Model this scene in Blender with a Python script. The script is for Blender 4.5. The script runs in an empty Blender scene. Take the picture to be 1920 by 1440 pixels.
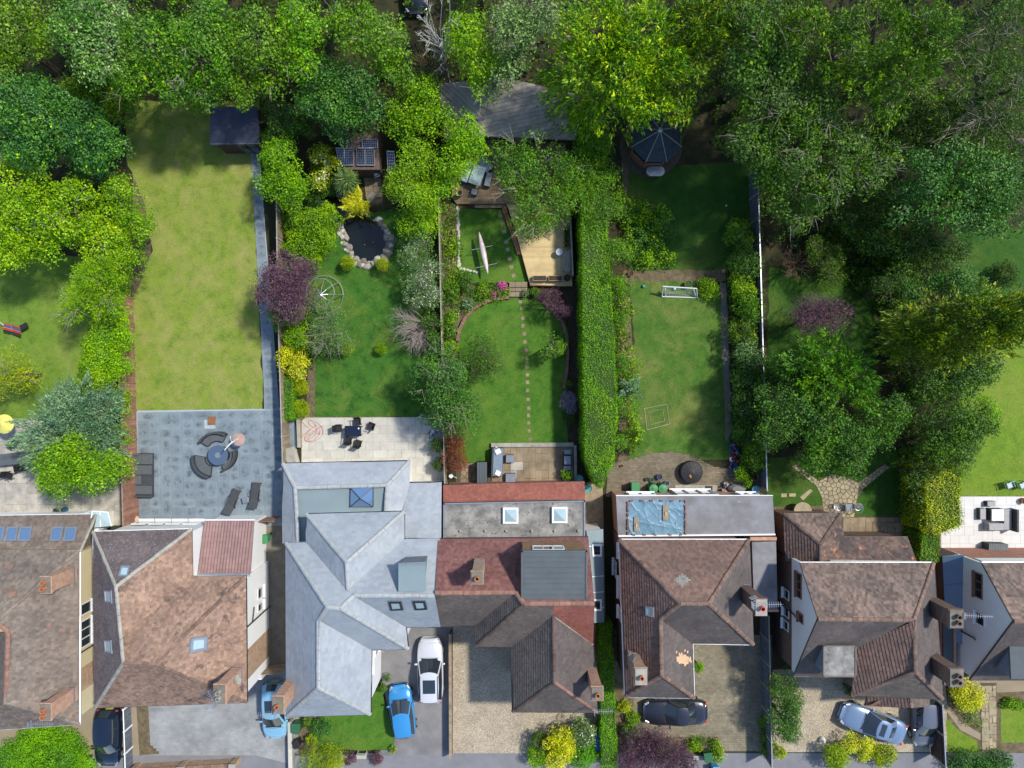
import bpy, math, random
import numpy as np
from mathutils import Vector, Matrix
random.seed(11); rng = np.random.default_rng(11)
R = math.radians
CAM_H = 50.0; FPX = 1333.33

sc = bpy.context.scene
COL = sc.collection
# ---------------------------------------------------------------- camera
cd = bpy.data.cameras.new("camera"); cam = bpy.data.objects.new("camera", cd); COL.objects.link(cam)
cam.location = (0, 0, CAM_H); cam.rotation_euler = (0, 0, 0)
cd.sensor_width = 36.0; cd.lens = 36.0 * FPX / 1920.0; cd.clip_end = 2000
sc.camera = cam
# ---------------------------------------------------------------- light
SUN_EL = 55.0
SUN_DIR = Vector((0.88, 0.46, 0)).normalized()      # ground direction towards the sun
w = bpy.data.worlds.new("World"); sc.world = w; w.use_nodes = True
nt = w.node_tree; nt.nodes.clear()
out = nt.nodes.new('ShaderNodeOutputWorld'); bg = nt.nodes.new('ShaderNodeBackground'); sky = nt.nodes.new('ShaderNodeTexSky')
sky.sky_type = 'NISHITA'; sky.sun_disc = False; sky.sun_elevation = R(SUN_EL)
sky.sun_rotation = math.atan2(SUN_DIR.x, SUN_DIR.y)
sky.air_density = 1.0; sky.dust_density = 0.6; sky.ozone_density = 2.5
bg.inputs[1].default_value = 0.15
nt.links.new(sky.outputs[0], bg.inputs[0]); nt.links.new(bg.outputs[0], out.inputs[0])
ld = bpy.data.lights.new("sun", 'SUN'); ld.energy = 3.15; ld.angle = R(3.5); ld.color = (1.0, 0.945, 0.84)
sun = bpy.data.objects.new("sun", ld); COL.objects.link(sun)
d = Vector((SUN_DIR.x * math.cos(R(SUN_EL)), SUN_DIR.y * math.cos(R(SUN_EL)), math.sin(R(SUN_EL))))
sun.rotation_euler = d.to_track_quat('Z', 'Y').to_euler(); sun.location = d * 80
sc.view_settings.view_transform = 'Standard'; sc.view_settings.look = 'None'
sc.view_settings.gamma = 1; sc.view_settings.use_curve_mapping = False
sc.view_settings.exposure = 0.6
sc.render.engine = 'CYCLES'

# ---------------------------------------------------------------- helpers
def P(px, py, z=0.0):
    k = (CAM_H - z) / FPX
    return Vector(((px - 960) * k, (720 - py) * k, z))
def mpp(z=0.0): return (CAM_H - z) / FPX
def S(r, g, b, k=0.78):
    def f(c):
        c /= 255.0
        return (c / 12.92 if c <= 0.04045 else ((c + 0.055) / 1.055) ** 2.4) * k
    return (f(r), f(g), f(b))
def tag(o, label=None, cat=None, group=None, kind=None):
    if label: o['label'] = label
    if cat: o['category'] = cat
    if group: o['group'] = group
    if kind: o['kind'] = kind
    return o
def thing(name, label, cat, loc=(0, 0, 0), rz=0.0, group=None):
    o = bpy.data.objects.new(name, None); COL.objects.link(o)
    o.empty_display_size = 0.3
    o.location = loc; o.rotation_euler = (0, 0, rz)
    return tag(o, label, cat, group)
def base_of(o):
    v = Vector((0, 0, 0))
    while o is not None:
        v = v + o.location; o = o.parent
    return v
def children(o): return [c for c in bpy.data.objects if c.parent == o]
def copy_tree(o, loc, rz, label=None, group=None, scale=None):
    def rec(s, par):
        c = s.copy(); COL.objects.link(c); c.parent = par
        for ch in list(s.children): rec(ch, c)
        return c
    c = rec(o, None); c.location = loc; c.rotation_euler = (0, 0, rz)
    if label: c['label'] = label
    if group: c['group'] = group
    if scale: c.scale = scale
    return c
def np_mesh(name, V, Fq, smooth=False, k=4):
    me = bpy.data.meshes.new(name)
    V = np.ascontiguousarray(V, dtype=np.float32); Fq = np.ascontiguousarray(Fq, dtype=np.int32)
    n = len(Fq)
    me.vertices.add(len(V)); me.vertices.foreach_set('co', V.ravel())
    me.loops.add(n * k); me.loops.foreach_set('vertex_index', Fq.ravel())
    me.polygons.add(n)
    me.polygons.foreach_set('loop_start', np.arange(0, n * k, k, dtype=np.int32))
    try: me.polygons.foreach_set('loop_total', np.full(n, k, dtype=np.int32))
    except Exception: pass
    me.polygons.foreach_set('use_smooth', np.full(n, bool(smooth)))
    me.update(calc_edges=True); me.validate()
    return me
def link_mesh(name, me, mat, parent=None, loc=None):
    o = bpy.data.objects.new(name, me); COL.objects.link(o)
    if mat: me.materials.append(mat)
    if parent is not None: o.parent = parent
    if loc is not None: o.location = loc
    return o

class MB:
    """collects shapes, builds ONE mesh object"""
    def __init__(s): s.v = []; s.f = []
    def add(s, vs, fs):
        b = len(s.v); s.v += [tuple(v) for v in vs]; s.f += [tuple(i + b for i in f) for f in fs]; return s
    def poly(s, pts): return s.add(pts, [tuple(range(len(pts)))])
    def slab(s, pts, t):          # 3D polygon extruded downwards (its top is pts)
        n = len(pts); top = [Vector(p) for p in pts]; bot = [p - Vector((0, 0, t)) for p in top]
        a = sum(top[i].x * top[(i + 1) % n].y - top[(i + 1) % n].x * top[i].y for i in range(n))
        if a < 0: top.reverse(); bot.reverse()
        fs = [tuple(range(n)), tuple(range(2 * n - 1, n - 1, -1))]
        for i in range(n): j = (i + 1) % n; fs.append((i, n + i, n + j, j))
        return s.add(top + bot, fs)
    def prism(s, xy, z0, z1):
        return s.slab([Vector((p[0], p[1], z1)) for p in xy], z1 - z0)
    def box(s, c, size, rz=0.0, tilt=None):
        hx, hy, hz = size[0] / 2, size[1] / 2, size[2] / 2
        vs = [Vector((x, y, z)) for z in (-hz, hz) for y in (-hy, hy) for x in (-hx, hx)]
        m = Matrix.Rotation(rz, 3, 'Z')
        if tilt: m = m @ Matrix.Rotation(tilt[1], 3, tilt[0])
        vs = [m @ v + Vector(c) for v in vs]
        return s.add(vs, [(0, 2, 3, 1), (4, 5, 7, 6), (0, 1, 5, 4), (2, 6, 7, 3), (0, 4, 6, 2), (1, 3, 7, 5)])
    def tube(s, pts, r, n=6, r1=None, cap=True):
        pts = [Vector(p) for p in pts]; m = len(pts); vs = []
        for i, p in enumerate(pts):
            t = (pts[min(i + 1, m - 1)] - pts[max(i - 1, 0)])
            if t.length < 1e-9: t = Vector((0, 0, 1))
            t.normalize(); a = t.orthogonal().normalized() if i == 0 else (a - t * a.dot(t)).normalized()
            b = t.cross(a); rr = r if r1 is None else r + (r1 - r) * i / max(1, m - 1)
            for k in range(n):
                an = 2 * math.pi * k / n; vs.append(p + a * math.cos(an) * rr + b * math.sin(an) * rr)
        fs = []
        for i in range(m - 1):
            for k in range(n):
                k2 = (k + 1) % n; fs.append((i * n + k, i * n + k2, (i + 1) * n + k2, (i + 1) * n + k))
        if cap: fs.append(tuple(range(n - 1, -1, -1))); fs.append(tuple((m - 1) * n + k for k in range(n)))
        return s.add(vs, fs)
    def lathe(s, c, prof, n=16, sx=1.0, sy=1.0, cap=True):
        c = Vector(c); vs = []
        for (r, z) in prof:
            for k in range(n):
                an = 2 * math.pi * k / n; vs.append(c + Vector((r * sx * math.cos(an), r * sy * math.sin(an), z)))
        fs = []
        for i in range(len(prof) - 1):
            for k in range(n):
                k2 = (k + 1) % n; fs.append((i * n + k, i * n + k2, (i + 1) * n + k2, (i + 1) * n + k))
        if cap:
            fs.append(tuple(range(n - 1, -1, -1))); m = len(prof) - 1; fs.append(tuple(m * n + k for k in range(n)))
        return s.add(vs, fs)
    def build(s, name, mat, parent=None, smooth=False, local=False, bevel=0.0, base=None):
        off = Vector((0, 0, 0))
        if not local and parent is not None: off = base_of(parent)
        if parent is None and base is not None: off = Vector(base)
        me = bpy.data.meshes.new(name)
        me.from_pydata([(v[0] - off.x, v[1] - off.y, v[2] - off.z) for v in s.v], [], s.f)
        if smooth:
            me.polygons.foreach_set('use_smooth', np.ones(len(me.polygons), dtype=bool))
        me.update()
        o = link_mesh(name, me, mat, parent)
        if parent is None and base is not None: o.location = base
        if bevel > 0:
            m = o.modifiers.new('bevel', 'BEVEL'); m.width = bevel; m.segments = 2; m.limit_method = 'ANGLE'
        return o

# ---------------------------------------------------------------- materials
def newmat(name):
    m = bpy.data.materials.new(name); m.use_nodes = True; nt = m.node_tree
    b = nt.nodes['Principled BSDF']; return m, nt, b
def N(nt, t, **kw):
    n = nt.nodes.new(t)
    for k, v in kw.items():
        if k.startswith('i_'): n.inputs[k[2:].replace('_', ' ')].default_value = v
        else: setattr(n, k, v)
    return n
def noise(nt, scale, detail=4, rough=0.6, vec=None, dist=0.0):
    n = N(nt, 'ShaderNodeTexNoise'); n.inputs['Scale'].default_value = scale; n.inputs['Detail'].default_value = detail
    n.inputs['Roughness'].default_value = rough; n.inputs['Distortion'].default_value = dist
    if vec is not None: nt.links.new(vec, n.inputs['Vector'])
    return n.outputs['Fac']
def coords(nt): return N(nt, 'ShaderNodeTexCoord').outputs['Object']
def ramp(nt, fac, stops):
    r = N(nt, 'ShaderNodeValToRGB'); e = r.color_ramp.elements
    while len(e) > 1: e.remove(e[-1])
    e[0].position = stops[0][0]; e[0].color = (*stops[0][1], 1)
    for p, c in stops[1:]:
        x = e.new(p); x.color = (*c, 1)
    nt.links.new(fac, r.inputs[0]); return r.outputs[0]
def mixc(nt, fac, a, b, mode='MIX'):
    m = N(nt, 'ShaderNodeMix', data_type='RGBA', blend_type=mode)
    for sock, v in ((m.inputs[0], fac), (m.inputs[6], a), (m.inputs[7], b)):
        if isinstance(v, (int, float)): sock.default_value = v
        elif isinstance(v, tuple): sock.default_value = (*v, 1)
        else: nt.links.new(v, sock)
    return m.outputs[2]
def maprange(nt, v, a, b, c, d):
    m = N(nt, 'ShaderNodeMapRange'); m.inputs[1].default_value = a; m.inputs[2].default_value = b
    m.inputs[3].default_value = c; m.inputs[4].default_value = d; nt.links.new(v, m.inputs[0]); return m.outputs[0]
def scalec(nt, col, fac):
    m = N(nt, 'ShaderNodeVectorMath', operation='SCALE')
    if isinstance(col, tuple): m.inputs[0].default_value = col
    else: nt.links.new(col, m.inputs[0])
    nt.links.new(fac, m.inputs['Scale']); return m.outputs[0]
def bump(nt, b, h, strength, dist=0.02):
    n = N(nt, 'ShaderNodeBump'); n.inputs['Strength'].default_value = strength; n.inputs['Distance'].default_value = dist
    nt.links.new(h, n.inputs['Height']); nt.links.new(n.outputs[0], b.inputs['Normal'])

def mat(name, col, rough=0.75, var=0.18, scale=2.5, metal=0.0, spec=0.4, island=0.0, objr=0.0, bmp=0.0, bscale=40.0,
        col2=None, spots=None, spot_t=0.62, spot_scale=8.0, coat=0.0):
    m, nt, b = newmat(name); tc = coords(nt)
    c2 = col2 if col2 else tuple(c * (1 - var * 1.6) for c in col); c1 = tuple(c * (1 + var * 0.5) for c in col) if not col2 else col
    n1 = noise(nt, scale, 6, 0.65, tc)
    c = ramp(nt, n1, [(0.32, c2), (0.68, c1)])
    if spots:
        n2 = noise(nt, spot_scale, 5, 0.7, tc)
        c = mixc(nt, maprange(nt, n2, spot_t, spot_t + 0.06, 0, 1), c, spots)
    if island > 0:
        g = N(nt, 'ShaderNodeNewGeometry'); c = scalec(nt, c, maprange(nt, g.outputs['Random Per Island'], 0, 1, 1 - island, 1 + island))
    if objr > 0:
        g = N(nt, 'ShaderNodeObjectInfo'); c = scalec(nt, c, maprange(nt, g.outputs['Random'], 0, 1, 1 - objr, 1 + objr))
    nt.links.new(c, b.inputs['Base Color'])
    b.inputs['Roughness'].default_value = rough; b.inputs['Metallic'].default_value = metal
    b.inputs['Specular IOR Level'].default_value = spec; b.inputs['Coat Weight'].default_value = coat
    if coat: b.inputs['Coat Roughness'].default_value = 0.05
    if bmp > 0: bump(nt, b, noise(nt, bscale, 5, 0.7, tc), bmp)
    return m

def leafmat(name, c1, c2, c3=None, rough=0.5, trans=0.3, nscale=0.7, isl=0.35, spec=0.35):
    """c1..c3: leaf colours mixed by clump and by leaf"""
    m, nt, b = newmat(name); tc = coords(nt)
    g = N(nt, 'ShaderNodeNewGeometry'); rnd = g.outputs['Random Per Island']
    n1 = noise(nt, nscale, 3, 0.6, tc)
    a = N(nt, 'ShaderNodeMath', operation='MULTIPLY_ADD'); nt.links.new(rnd, a.inputs[0]); a.inputs[1].default_value = isl
    nt.links.new(n1, a.inputs[2])
    lo = 0.36; hi = 0.60 + isl
    stops = [(lo, c1), ((lo + hi) / 2, c2)] + ([(hi, c3)] if c3 else [(hi, tuple(min(1, c * 1.25) for c in c2))])
    c = ramp(nt, a.outputs[0], stops)
    r2 = N(nt, 'ShaderNodeMath', operation='FRACT'); r3 = N(nt, 'ShaderNodeMath', operation='MULTIPLY')
    nt.links.new(rnd, r3.inputs[0]); r3.inputs[1].default_value = 17.31; nt.links.new(r3.outputs[0], r2.inputs[0])
    c = scalec(nt, c, maprange(nt, r2.outputs[0], 0, 1, 0.66, 1.34)); c = scalec(nt, c, maprange(nt, noise(nt, 2.1, 3, 0.7, tc), 0.3, 0.7, 0.72, 1.26))
    oi = N(nt, 'ShaderNodeObjectInfo'); hs = N(nt, 'ShaderNodeHueSaturation'); nt.links.new(c, hs.inputs['Color']); nt.links.new(maprange(nt, oi.outputs['Random'], 0, 1, 0.492, 0.513), hs.inputs['Hue']); nt.links.new(maprange(nt, noise(nt, 0.5, 2, 0.5, tc), 0.3, 0.7, 1.0, 1.22), hs.inputs['Saturation']); hs.inputs['Value'].default_value = 1.13; c = hs.outputs[0]
    nt.links.new(c, b.inputs['Base Color']); b.inputs['Roughness'].default_value = rough
    b.inputs['Specular IOR Level'].default_value = spec
    tr = N(nt, 'ShaderNodeBsdfTranslucent'); nt.links.new(mixc(nt, 0.35, c, (0.25, 0.42, 0.03)), tr.inputs[0])
    mx = N(nt, 'ShaderNodeMixShader'); mx.inputs[0].default_value = trans
    nt.links.new(b.outputs[0], mx.inputs[1]); nt.links.new(tr.outputs[0], mx.inputs[2])
    nt.links.new(mx.outputs[0], nt.nodes['Material Output'].inputs[0])
    return m

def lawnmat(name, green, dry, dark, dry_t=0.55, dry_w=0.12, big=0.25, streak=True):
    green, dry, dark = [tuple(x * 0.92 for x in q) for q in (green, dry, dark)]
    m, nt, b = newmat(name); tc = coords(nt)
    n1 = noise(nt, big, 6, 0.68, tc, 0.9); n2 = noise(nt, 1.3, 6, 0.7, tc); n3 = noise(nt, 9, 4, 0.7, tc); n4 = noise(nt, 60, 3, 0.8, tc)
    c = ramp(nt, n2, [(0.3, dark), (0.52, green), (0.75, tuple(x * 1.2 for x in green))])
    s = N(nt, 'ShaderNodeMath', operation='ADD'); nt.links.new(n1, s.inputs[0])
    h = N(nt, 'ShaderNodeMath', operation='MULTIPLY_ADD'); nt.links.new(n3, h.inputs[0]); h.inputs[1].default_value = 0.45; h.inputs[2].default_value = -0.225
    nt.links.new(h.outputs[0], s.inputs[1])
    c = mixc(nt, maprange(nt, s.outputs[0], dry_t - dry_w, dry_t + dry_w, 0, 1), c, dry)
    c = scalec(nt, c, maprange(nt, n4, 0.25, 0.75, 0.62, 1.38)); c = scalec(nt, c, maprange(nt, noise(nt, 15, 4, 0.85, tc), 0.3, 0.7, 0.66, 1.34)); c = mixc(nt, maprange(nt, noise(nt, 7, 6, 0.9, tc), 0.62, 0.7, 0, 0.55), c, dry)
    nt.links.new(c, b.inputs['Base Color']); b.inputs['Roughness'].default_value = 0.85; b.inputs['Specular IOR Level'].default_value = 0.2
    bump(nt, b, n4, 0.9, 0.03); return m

M = {}
# lawns and soil
M['ground'] = mat('leaf_litter_soil', S(72, 66, 40), 0.95, 0.35, 0.7, col2=S(36, 44, 20), bmp=0.6, bscale=12)
M['lawn_dry'] = lawnmat('dry_lawn', S(134, 156, 58), S(176, 168, 104), S(102, 134, 44), 0.6, 0.2, 0.5)
M['lawn_s1'] = lawnmat('fresh_lawn', S(118, 148, 52), S(150, 162, 80), S(88, 126, 40), 0.62, 0.15)
M['lawn_s3'] = lawnmat('clover_lawn', S(68, 116, 38), S(112, 134, 54), S(34, 82, 24), 0.6, 0.12, 0.45)
M['lawn_s4'] = lawnmat('fine_lawn', S(80, 126, 38), S(114, 140, 54), S(52, 102, 26), 0.58, 0.14, 0.35)
M['lawn_s5'] = lawnmat('worn_lawn', S(84, 122, 44), S(150, 146, 84), S(52, 100, 32), 0.62, 0.16, 0.28)
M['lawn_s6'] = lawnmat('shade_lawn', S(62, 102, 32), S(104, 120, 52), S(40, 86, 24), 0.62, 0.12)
M['lawn_s7'] = lawnmat('striped_lawn', S(120, 150, 44), S(142, 156, 66), S(92, 132, 36), 0.6, 0.15)
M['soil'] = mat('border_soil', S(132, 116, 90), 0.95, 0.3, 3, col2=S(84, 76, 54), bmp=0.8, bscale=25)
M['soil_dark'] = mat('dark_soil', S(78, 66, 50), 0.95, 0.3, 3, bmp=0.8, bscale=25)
# paving

def slabmat(name, c1, c2, cd_):
    m, nt, b = newmat(name); t = N(nt, 'ShaderNodeTexCoord'); oi = N(nt, 'ShaderNodeObjectInfo'); tc = t.outputs['Object']
    vd = N(nt, 'ShaderNodeVectorMath', operation='DISTANCE'); nt.links.new(t.outputs['Generated'], vd.inputs[0]); vd.inputs[1].default_value = (0.5, 0.5, 1.0)
    blot = maprange(nt, vd.outputs['Value'], 0.5, 0.2, 0, 1); n4 = noise(nt, 2.4, 5, 0.75, tc)
    s = N(nt, 'ShaderNodeMath', operation='MULTIPLY'); nt.links.new(blot, s.inputs[0]); nt.links.new(maprange(nt, n4, 0.42, 0.6, 0, 1), s.inputs[1])
    c = ramp(nt, noise(nt, 1.2, 5, 0.6, tc), [(0.35, c2), (0.65, c1)]); c = mixc(nt, s.outputs[0], c, cd_)
    c = scalec(nt, c, maprange(nt, oi.outputs['Random'], 0, 1, 0.9, 1.1)); nt.links.new(c, b.inputs['Base Color']); b.inputs['Roughness'].default_value = 0.6
    bump(nt, b, noise(nt, 20, 4, 0.7, tc), 0.2); return m
M['slate_paver'] = slabmat('blue_grey_slab', S(142, 156, 164), S(126, 140, 150), S(92, 104, 110))
M['slate_grout'] = mat('blue_grey_grout', S(176, 192, 198), 0.8, 0.1, 4)
M['cream_paver'] = mat('cream_paver', S(206, 202, 190), 0.75, 0.12, 1.2, objr=0.07, bmp=0.2, bscale=25)
M['cream_grout'] = mat('sandy_grout', S(168, 160, 140), 0.9, 0.2, 5)
M['old_paver'] = mat('weathered_paver', S(206, 198, 182), 0.8, 0.25, 1.0, objr=0.12, bmp=0.3, bscale=22, col2=S(150, 146, 140))
M['tan_paver'] = mat('tan_paver', S(170, 152, 124), 0.85, 0.25, 1.0, objr=0.1, bmp=0.3, bscale=22, col2=S(122, 108, 86))
M['white_paver'] = mat('pale_porcelain_paver', S(226, 224, 220), 0.55, 0.05, 1.2, objr=0.05, bmp=0.1, bscale=20)
M['dark_grout'] = mat('dark_joint', S(96, 88, 72), 0.9, 0.2, 5)
M['crazy'] = mat('crazy_paving_stone', S(190, 172, 134), 0.85, 0.25, 2.0, objr=0.16, bmp=0.4, bscale=22, col2=S(146, 138, 118))
M['block'] = mat('block_paving', S(160, 150, 126), 0.85, 0.2, 0.6, island=0.16, bmp=0.3, bscale=30, col2=S(122, 114, 96))
M['block_dk'] = mat('old_block_paving', S(150, 136, 114), 0.9, 0.25, 0.7, island=0.18, bmp=0.3, bscale=30, col2=S(104, 96, 78))
M['block_grey'] = mat('grey_block_paving', S(164, 166, 166), 0.85, 0.22, 0.5, island=0.07, spots=S(140, 140, 134), spot_t=0.62, spot_scale=1.3, bmp=0.2, bscale=30)
M['tarmac'] = mat('tarmac', S(142, 140, 140), 0.9, 0.24, 0.5, bmp=0.4, bscale=60, spots=S(176, 168, 152), spot_t=0.64, spot_scale=1.1)
M['tarmac_br'] = mat('brown_tarmac', S(160, 146, 122), 0.9, 0.12, 0.6, bmp=0.4, bscale=60)
M['footway'] = mat('footway_asphalt', S(136, 136, 140), 0.9, 0.12, 0.7, bmp=0.35, bscale=60)
M['road'] = mat('road_asphalt', S(110, 110, 112), 0.9, 0.12, 0.6, bmp=0.35, bscale=60)
M['kerb'] = mat('kerb_concrete', S(170, 168, 160), 0.85, 0.15, 3)
M['concrete'] = mat('concrete', S(176, 172, 160), 0.85, 0.2, 1.6, bmp=0.3, bscale=30)
M['concrete_dk'] = mat('stained_concrete', S(132, 126, 114), 0.9, 0.2, 1.6, bmp=0.3, bscale=30)
def gravelmat(name, a, b_, c_):
    m, nt, b = newmat(name); tc = coords(nt)
    v = N(nt, 'ShaderNodeTexVoronoi'); v.inputs['Scale'].default_value = 24; nt.links.new(tc, v.inputs['Vector'])
    sep = N(nt, 'ShaderNodeSeparateColor'); nt.links.new(v.outputs['Color'], sep.inputs[0])
    c = ramp(nt, sep.outputs[0], [(0.0, b_), (0.5, a), (1.0, c_)])
    c = scalec(nt, c, maprange(nt, noise(nt, 0.8, 5, 0.6, tc), 0.3, 0.7, 0.8, 1.15))
    c = scalec(nt, c, maprange(nt, v.outputs['Distance'], 0.0, 0.7, 1.1, 0.8))
    nt.links.new(c, b.inputs['Base Color']); b.inputs['Roughness'].default_value = 0.9
    bump(nt, b, v.outputs['Distance'], -0.9, 0.03) if False else bump(nt, b, v.outputs['Distance'], 0.9, 0.03)
    return m
M['gravel'] = gravelmat('pea_gravel', S(198, 182, 156), S(160, 142, 118), S(224, 212, 188))
M['pebble'] = mat('pebble', S(190, 176, 150), 0.8, 0.2, 3, island=0.35)
# roofs
def tilemat(name, c1, c2, island=0.2, lichen=None, lt=0.66, moss=None, mt=0.62, rough=0.85, ls=7.0):
    m, nt, b = newmat(name); tc = coords(nt)
    g = N(nt, 'ShaderNodeNewGeometry'); rnd = g.outputs['Random Per Island']
    n1 = noise(nt, 0.55, 6, 0.65, tc); c = ramp(nt, n1, [(0.34, c2), (0.66, c1)])
    if moss: c = mixc(nt, maprange(nt, noise(nt, 0.8, 6, 0.75, tc, 0.3), mt, mt + 0.08, 0, 0.9), c, moss)
    c = scalec(nt, c, maprange(nt, rnd, 0, 1, 1 - island, 1 + island)); c = scalec(nt, c, maprange(nt, noise(nt, 3.5, 5, 0.8, tc), 0.3, 0.7, 0.93 if 'slate' in name else 0.78, 1.07 if 'slate' in name else 1.25))
    if lichen: c = mixc(nt, maprange(nt, noise(nt, ls, 4, 0.75, tc), lt, lt + 0.05, 0, 0.85), c, lichen)
    nt.links.new(c, b.inputs['Base Color']); b.inputs['Roughness'].default_value = rough; b.inputs['Specular IOR Level'].default_value = 0.3
    bump(nt, b, noise(nt, 25, 4, 0.7, tc), 0.3, 0.01); return m
M['tile_h1'] = tilemat('brown_grey_roof_tile', S(142, 128, 116), S(110, 100, 92), 0.2, S(200, 190, 172), 0.7, S(150, 112, 94), 0.6)
M['tile_h2'] = tilemat('red_brown_roof_tile', S(168, 138, 118), S(134, 110, 96), 0.24, S(214, 208, 196), 0.66, S(98, 82, 76), 0.56)
M['tile_h2n'] = tilemat('lichened_brown_roof_tile', S(122, 110, 108), S(98, 88, 88), 0.14, S(220, 218, 212), 0.62, ls=10)
M['slate'] = tilemat('blue_grey_slate', S(172, 179, 185), S(156, 163, 171), 0.075, None, rough=0.55)
M['slate_ridge'] = mat('pale_ridge_tile', S(178, 182, 182), 0.7, 0.1, 4, island=0.06)
M['tile_red'] = tilemat('clay_red_roof_tile', S(160, 100, 84), S(142, 86, 74), 0.13, S(190, 160, 146), 0.72)
M['tile_red2'] = tilemat('dark_red_roof_tile', S(138, 96, 90), S(116, 80, 76), 0.22, S(190, 176, 168), 0.69)
M['tile_gbrown'] = tilemat('grey_brown_roof_tile', S(116, 104, 96), S(90, 84, 80), 0.12, S(150, 120, 100), 0.72)
M['tile_h5'] = tilemat('brick_brown_roof_tile', S(136, 108, 96), S(112, 92, 84), 0.2, S(170, 150, 130), 0.72, S(96, 84, 78), 0.6)
M['tile_h5d'] = tilemat('charcoal_roof_tile', S(108, 98, 94), S(86, 80, 78), 0.1, S(186, 182, 172), 0.71)
M['tile_h6'] = tilemat('mottled_brown_roof_tile', S(142, 120, 108), S(104, 92, 86), 0.34, S(214, 198, 178), 0.66, S(90, 80, 76), 0.6)
M['tile_h6o'] = tilemat('orange_patched_roof_tile', S(122, 100, 90), S(84, 76, 74), 0.3, S(206, 134, 96), 0.60, ls=1.6)
M['tile_shadow_edge'] = mat('shadow_toned_tile_edge', S(104, 94, 88), 0.9, 0.2, 3)  # front edges coloured dark to draw the shadow lines between tile courses
M['slate_shadow_edge'] = mat('shadow_toned_slate_edge', S(84, 96, 112), 0.8, 0.2, 3)  # slate fronts painted dark as the shadow under each course
M['bark_dark'] = mat('dark_bark', S(70, 60, 48), 0.95, 0.3, 6)
M['hipclay'] = mat('clay_hip_tile', S(138, 112, 98), 0.85, 0.25, 3, island=0.25)
M['hipdark'] = mat('dark_hip_tile', S(112, 92, 82), 0.85, 0.25, 3, island=0.25)
M['hipred'] = mat('red_hip_tile', S(158, 118, 102), 0.85, 0.2, 3, island=0.15)
M['pantile'] = mat('mauve_pantile', S(160, 128, 124), 0.8, 0.15, 1, island=0.08)
M['felt'] = mat('grey_felt_roof', S(128, 134, 138), 0.85, 0.15, 0.8, bmp=0.25, bscale=20)
M['felt_dk'] = mat('dark_felt_roof', S(92, 100, 104), 0.7, 0.12, 0.8, bmp=0.15, bscale=20)
M['felt_old'] = mat('weathered_felt_roof', S(172, 170, 164), 0.9, 0.25, 1.3, col2=S(106, 104, 102), spots=S(90, 78, 72), spot_t=0.6, spot_scale=4.5, bmp=0.3)
M['felt_h5'] = mat('purple_grey_felt_roof', S(146, 146, 152), 0.6, 0.15, 0.9, col2=S(112, 110, 110), spots=S(172, 170, 168), spot_t=0.68, spot_scale=1.5)
M['lead'] = mat('lead_flashing', S(140, 150, 164), 0.5, 0.12, 3, metal=0.2)
M['grp'] = mat('teal_grey_fibreglass_roof', S(136, 154, 158), 0.5, 0.05, 1)
# walls and small stuff
def brickmat(name, c1, c2, mortar, sc_=1.0):
    m, nt, b = newmat(name); tc = coords(nt)
    sep = N(nt, 'ShaderNodeSeparateXYZ'); nt.links.new(tc, sep.inputs[0])
    ad = N(nt, 'ShaderNodeMath', operation='ADD'); nt.links.new(sep.outputs[0], ad.inputs[0]); nt.links.new(sep.outputs[1], ad.inputs[1])
    cb = N(nt, 'ShaderNodeCombineXYZ'); nt.links.new(ad.outputs[0], cb.inputs[0]); nt.links.new(sep.outputs[2], cb.inputs[1])
    br = N(nt, 'ShaderNodeTexBrick'); nt.links.new(cb.outputs[0], br.inputs['Vector'])
    br.inputs['Scale'].default_value = 4.4 * sc_; br.inputs['Mortar Size'].default_value = 0.02; br.inputs['Row Height'].default_value = 0.33; br.inputs['Brick Width'].default_value = 1.0
    br.inputs['Color1'].default_value = (*c1, 1); br.inputs['Color2'].default_value = (*c2, 1); br.inputs['Mortar'].default_value = (*mortar, 1)
    c = scalec(nt, br.outputs[0], maprange(nt, noise(nt, 3, 5, 0.7, tc), 0.3, 0.7, 0.75, 1.2))
    nt.links.new(c, b.inputs['Base Color']); b.inputs['Roughness'].default_value = 0.9; bump(nt, b, br.outputs['Fac'], -0.4, 0.01)
    return m
M['brick'] = brickmat('red_brick', S(190, 120, 92), S(162, 96, 74), S(190, 180, 165))
M['brick_or'] = brickmat('orange_brick', S(210, 164, 134), S(192, 142, 112), S(190, 180, 165))
M['brick_dk'] = brickmat('brown_brick', S(128, 96, 80), S(104, 78, 68), S(140, 130, 118))
M['brick_tan'] = brickmat('tan_brick', S(192, 158, 126), S(170, 134, 106), S(200, 190, 175))
M['brick1'] = mat('loose_red_brick', S(152, 112, 98), 0.9, 0.2, 5, objr=0.2)
M['render'] = mat('white_render', S(240, 240, 238, 0.86), 0.8, 0.03, 1)
M['render_cream'] = mat('cream_render', S(222, 208, 168), 0.8, 0.06, 1)
M['upvc'] = mat('white_upvc', S(242, 242, 242, 0.88), 0.35, 0.02, 1)
M['gutter_dk'] = mat('black_gutter', S(44, 44, 46), 0.5, 0.1, 2)
M['timber'] = mat('weathered_timber', S(168, 150, 124), 0.85, 0.25, 2.5, island=0.18)
M['fence_br'] = mat('red_brown_fence_timber', S(170, 124, 104), 0.85, 0.2, 3, island=0.2)
M['fence_grey'] = mat('blue_grey_fence_timber', S(112, 118, 128), 0.8, 0.2, 3, island=0.12)
M['fence_dk'] = mat('dark_shed_timber', S(86, 66, 58), 0.85, 0.2, 3, island=0.15)
M['cladding'] = mat('brown_dormer_cladding', S(158, 122, 88), 0.85, 0.15, 2)
M['deck'] = mat('new_pine_deck', S(222, 196, 142), 0.75, 0.12, 1.5, objr=0.09)
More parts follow.
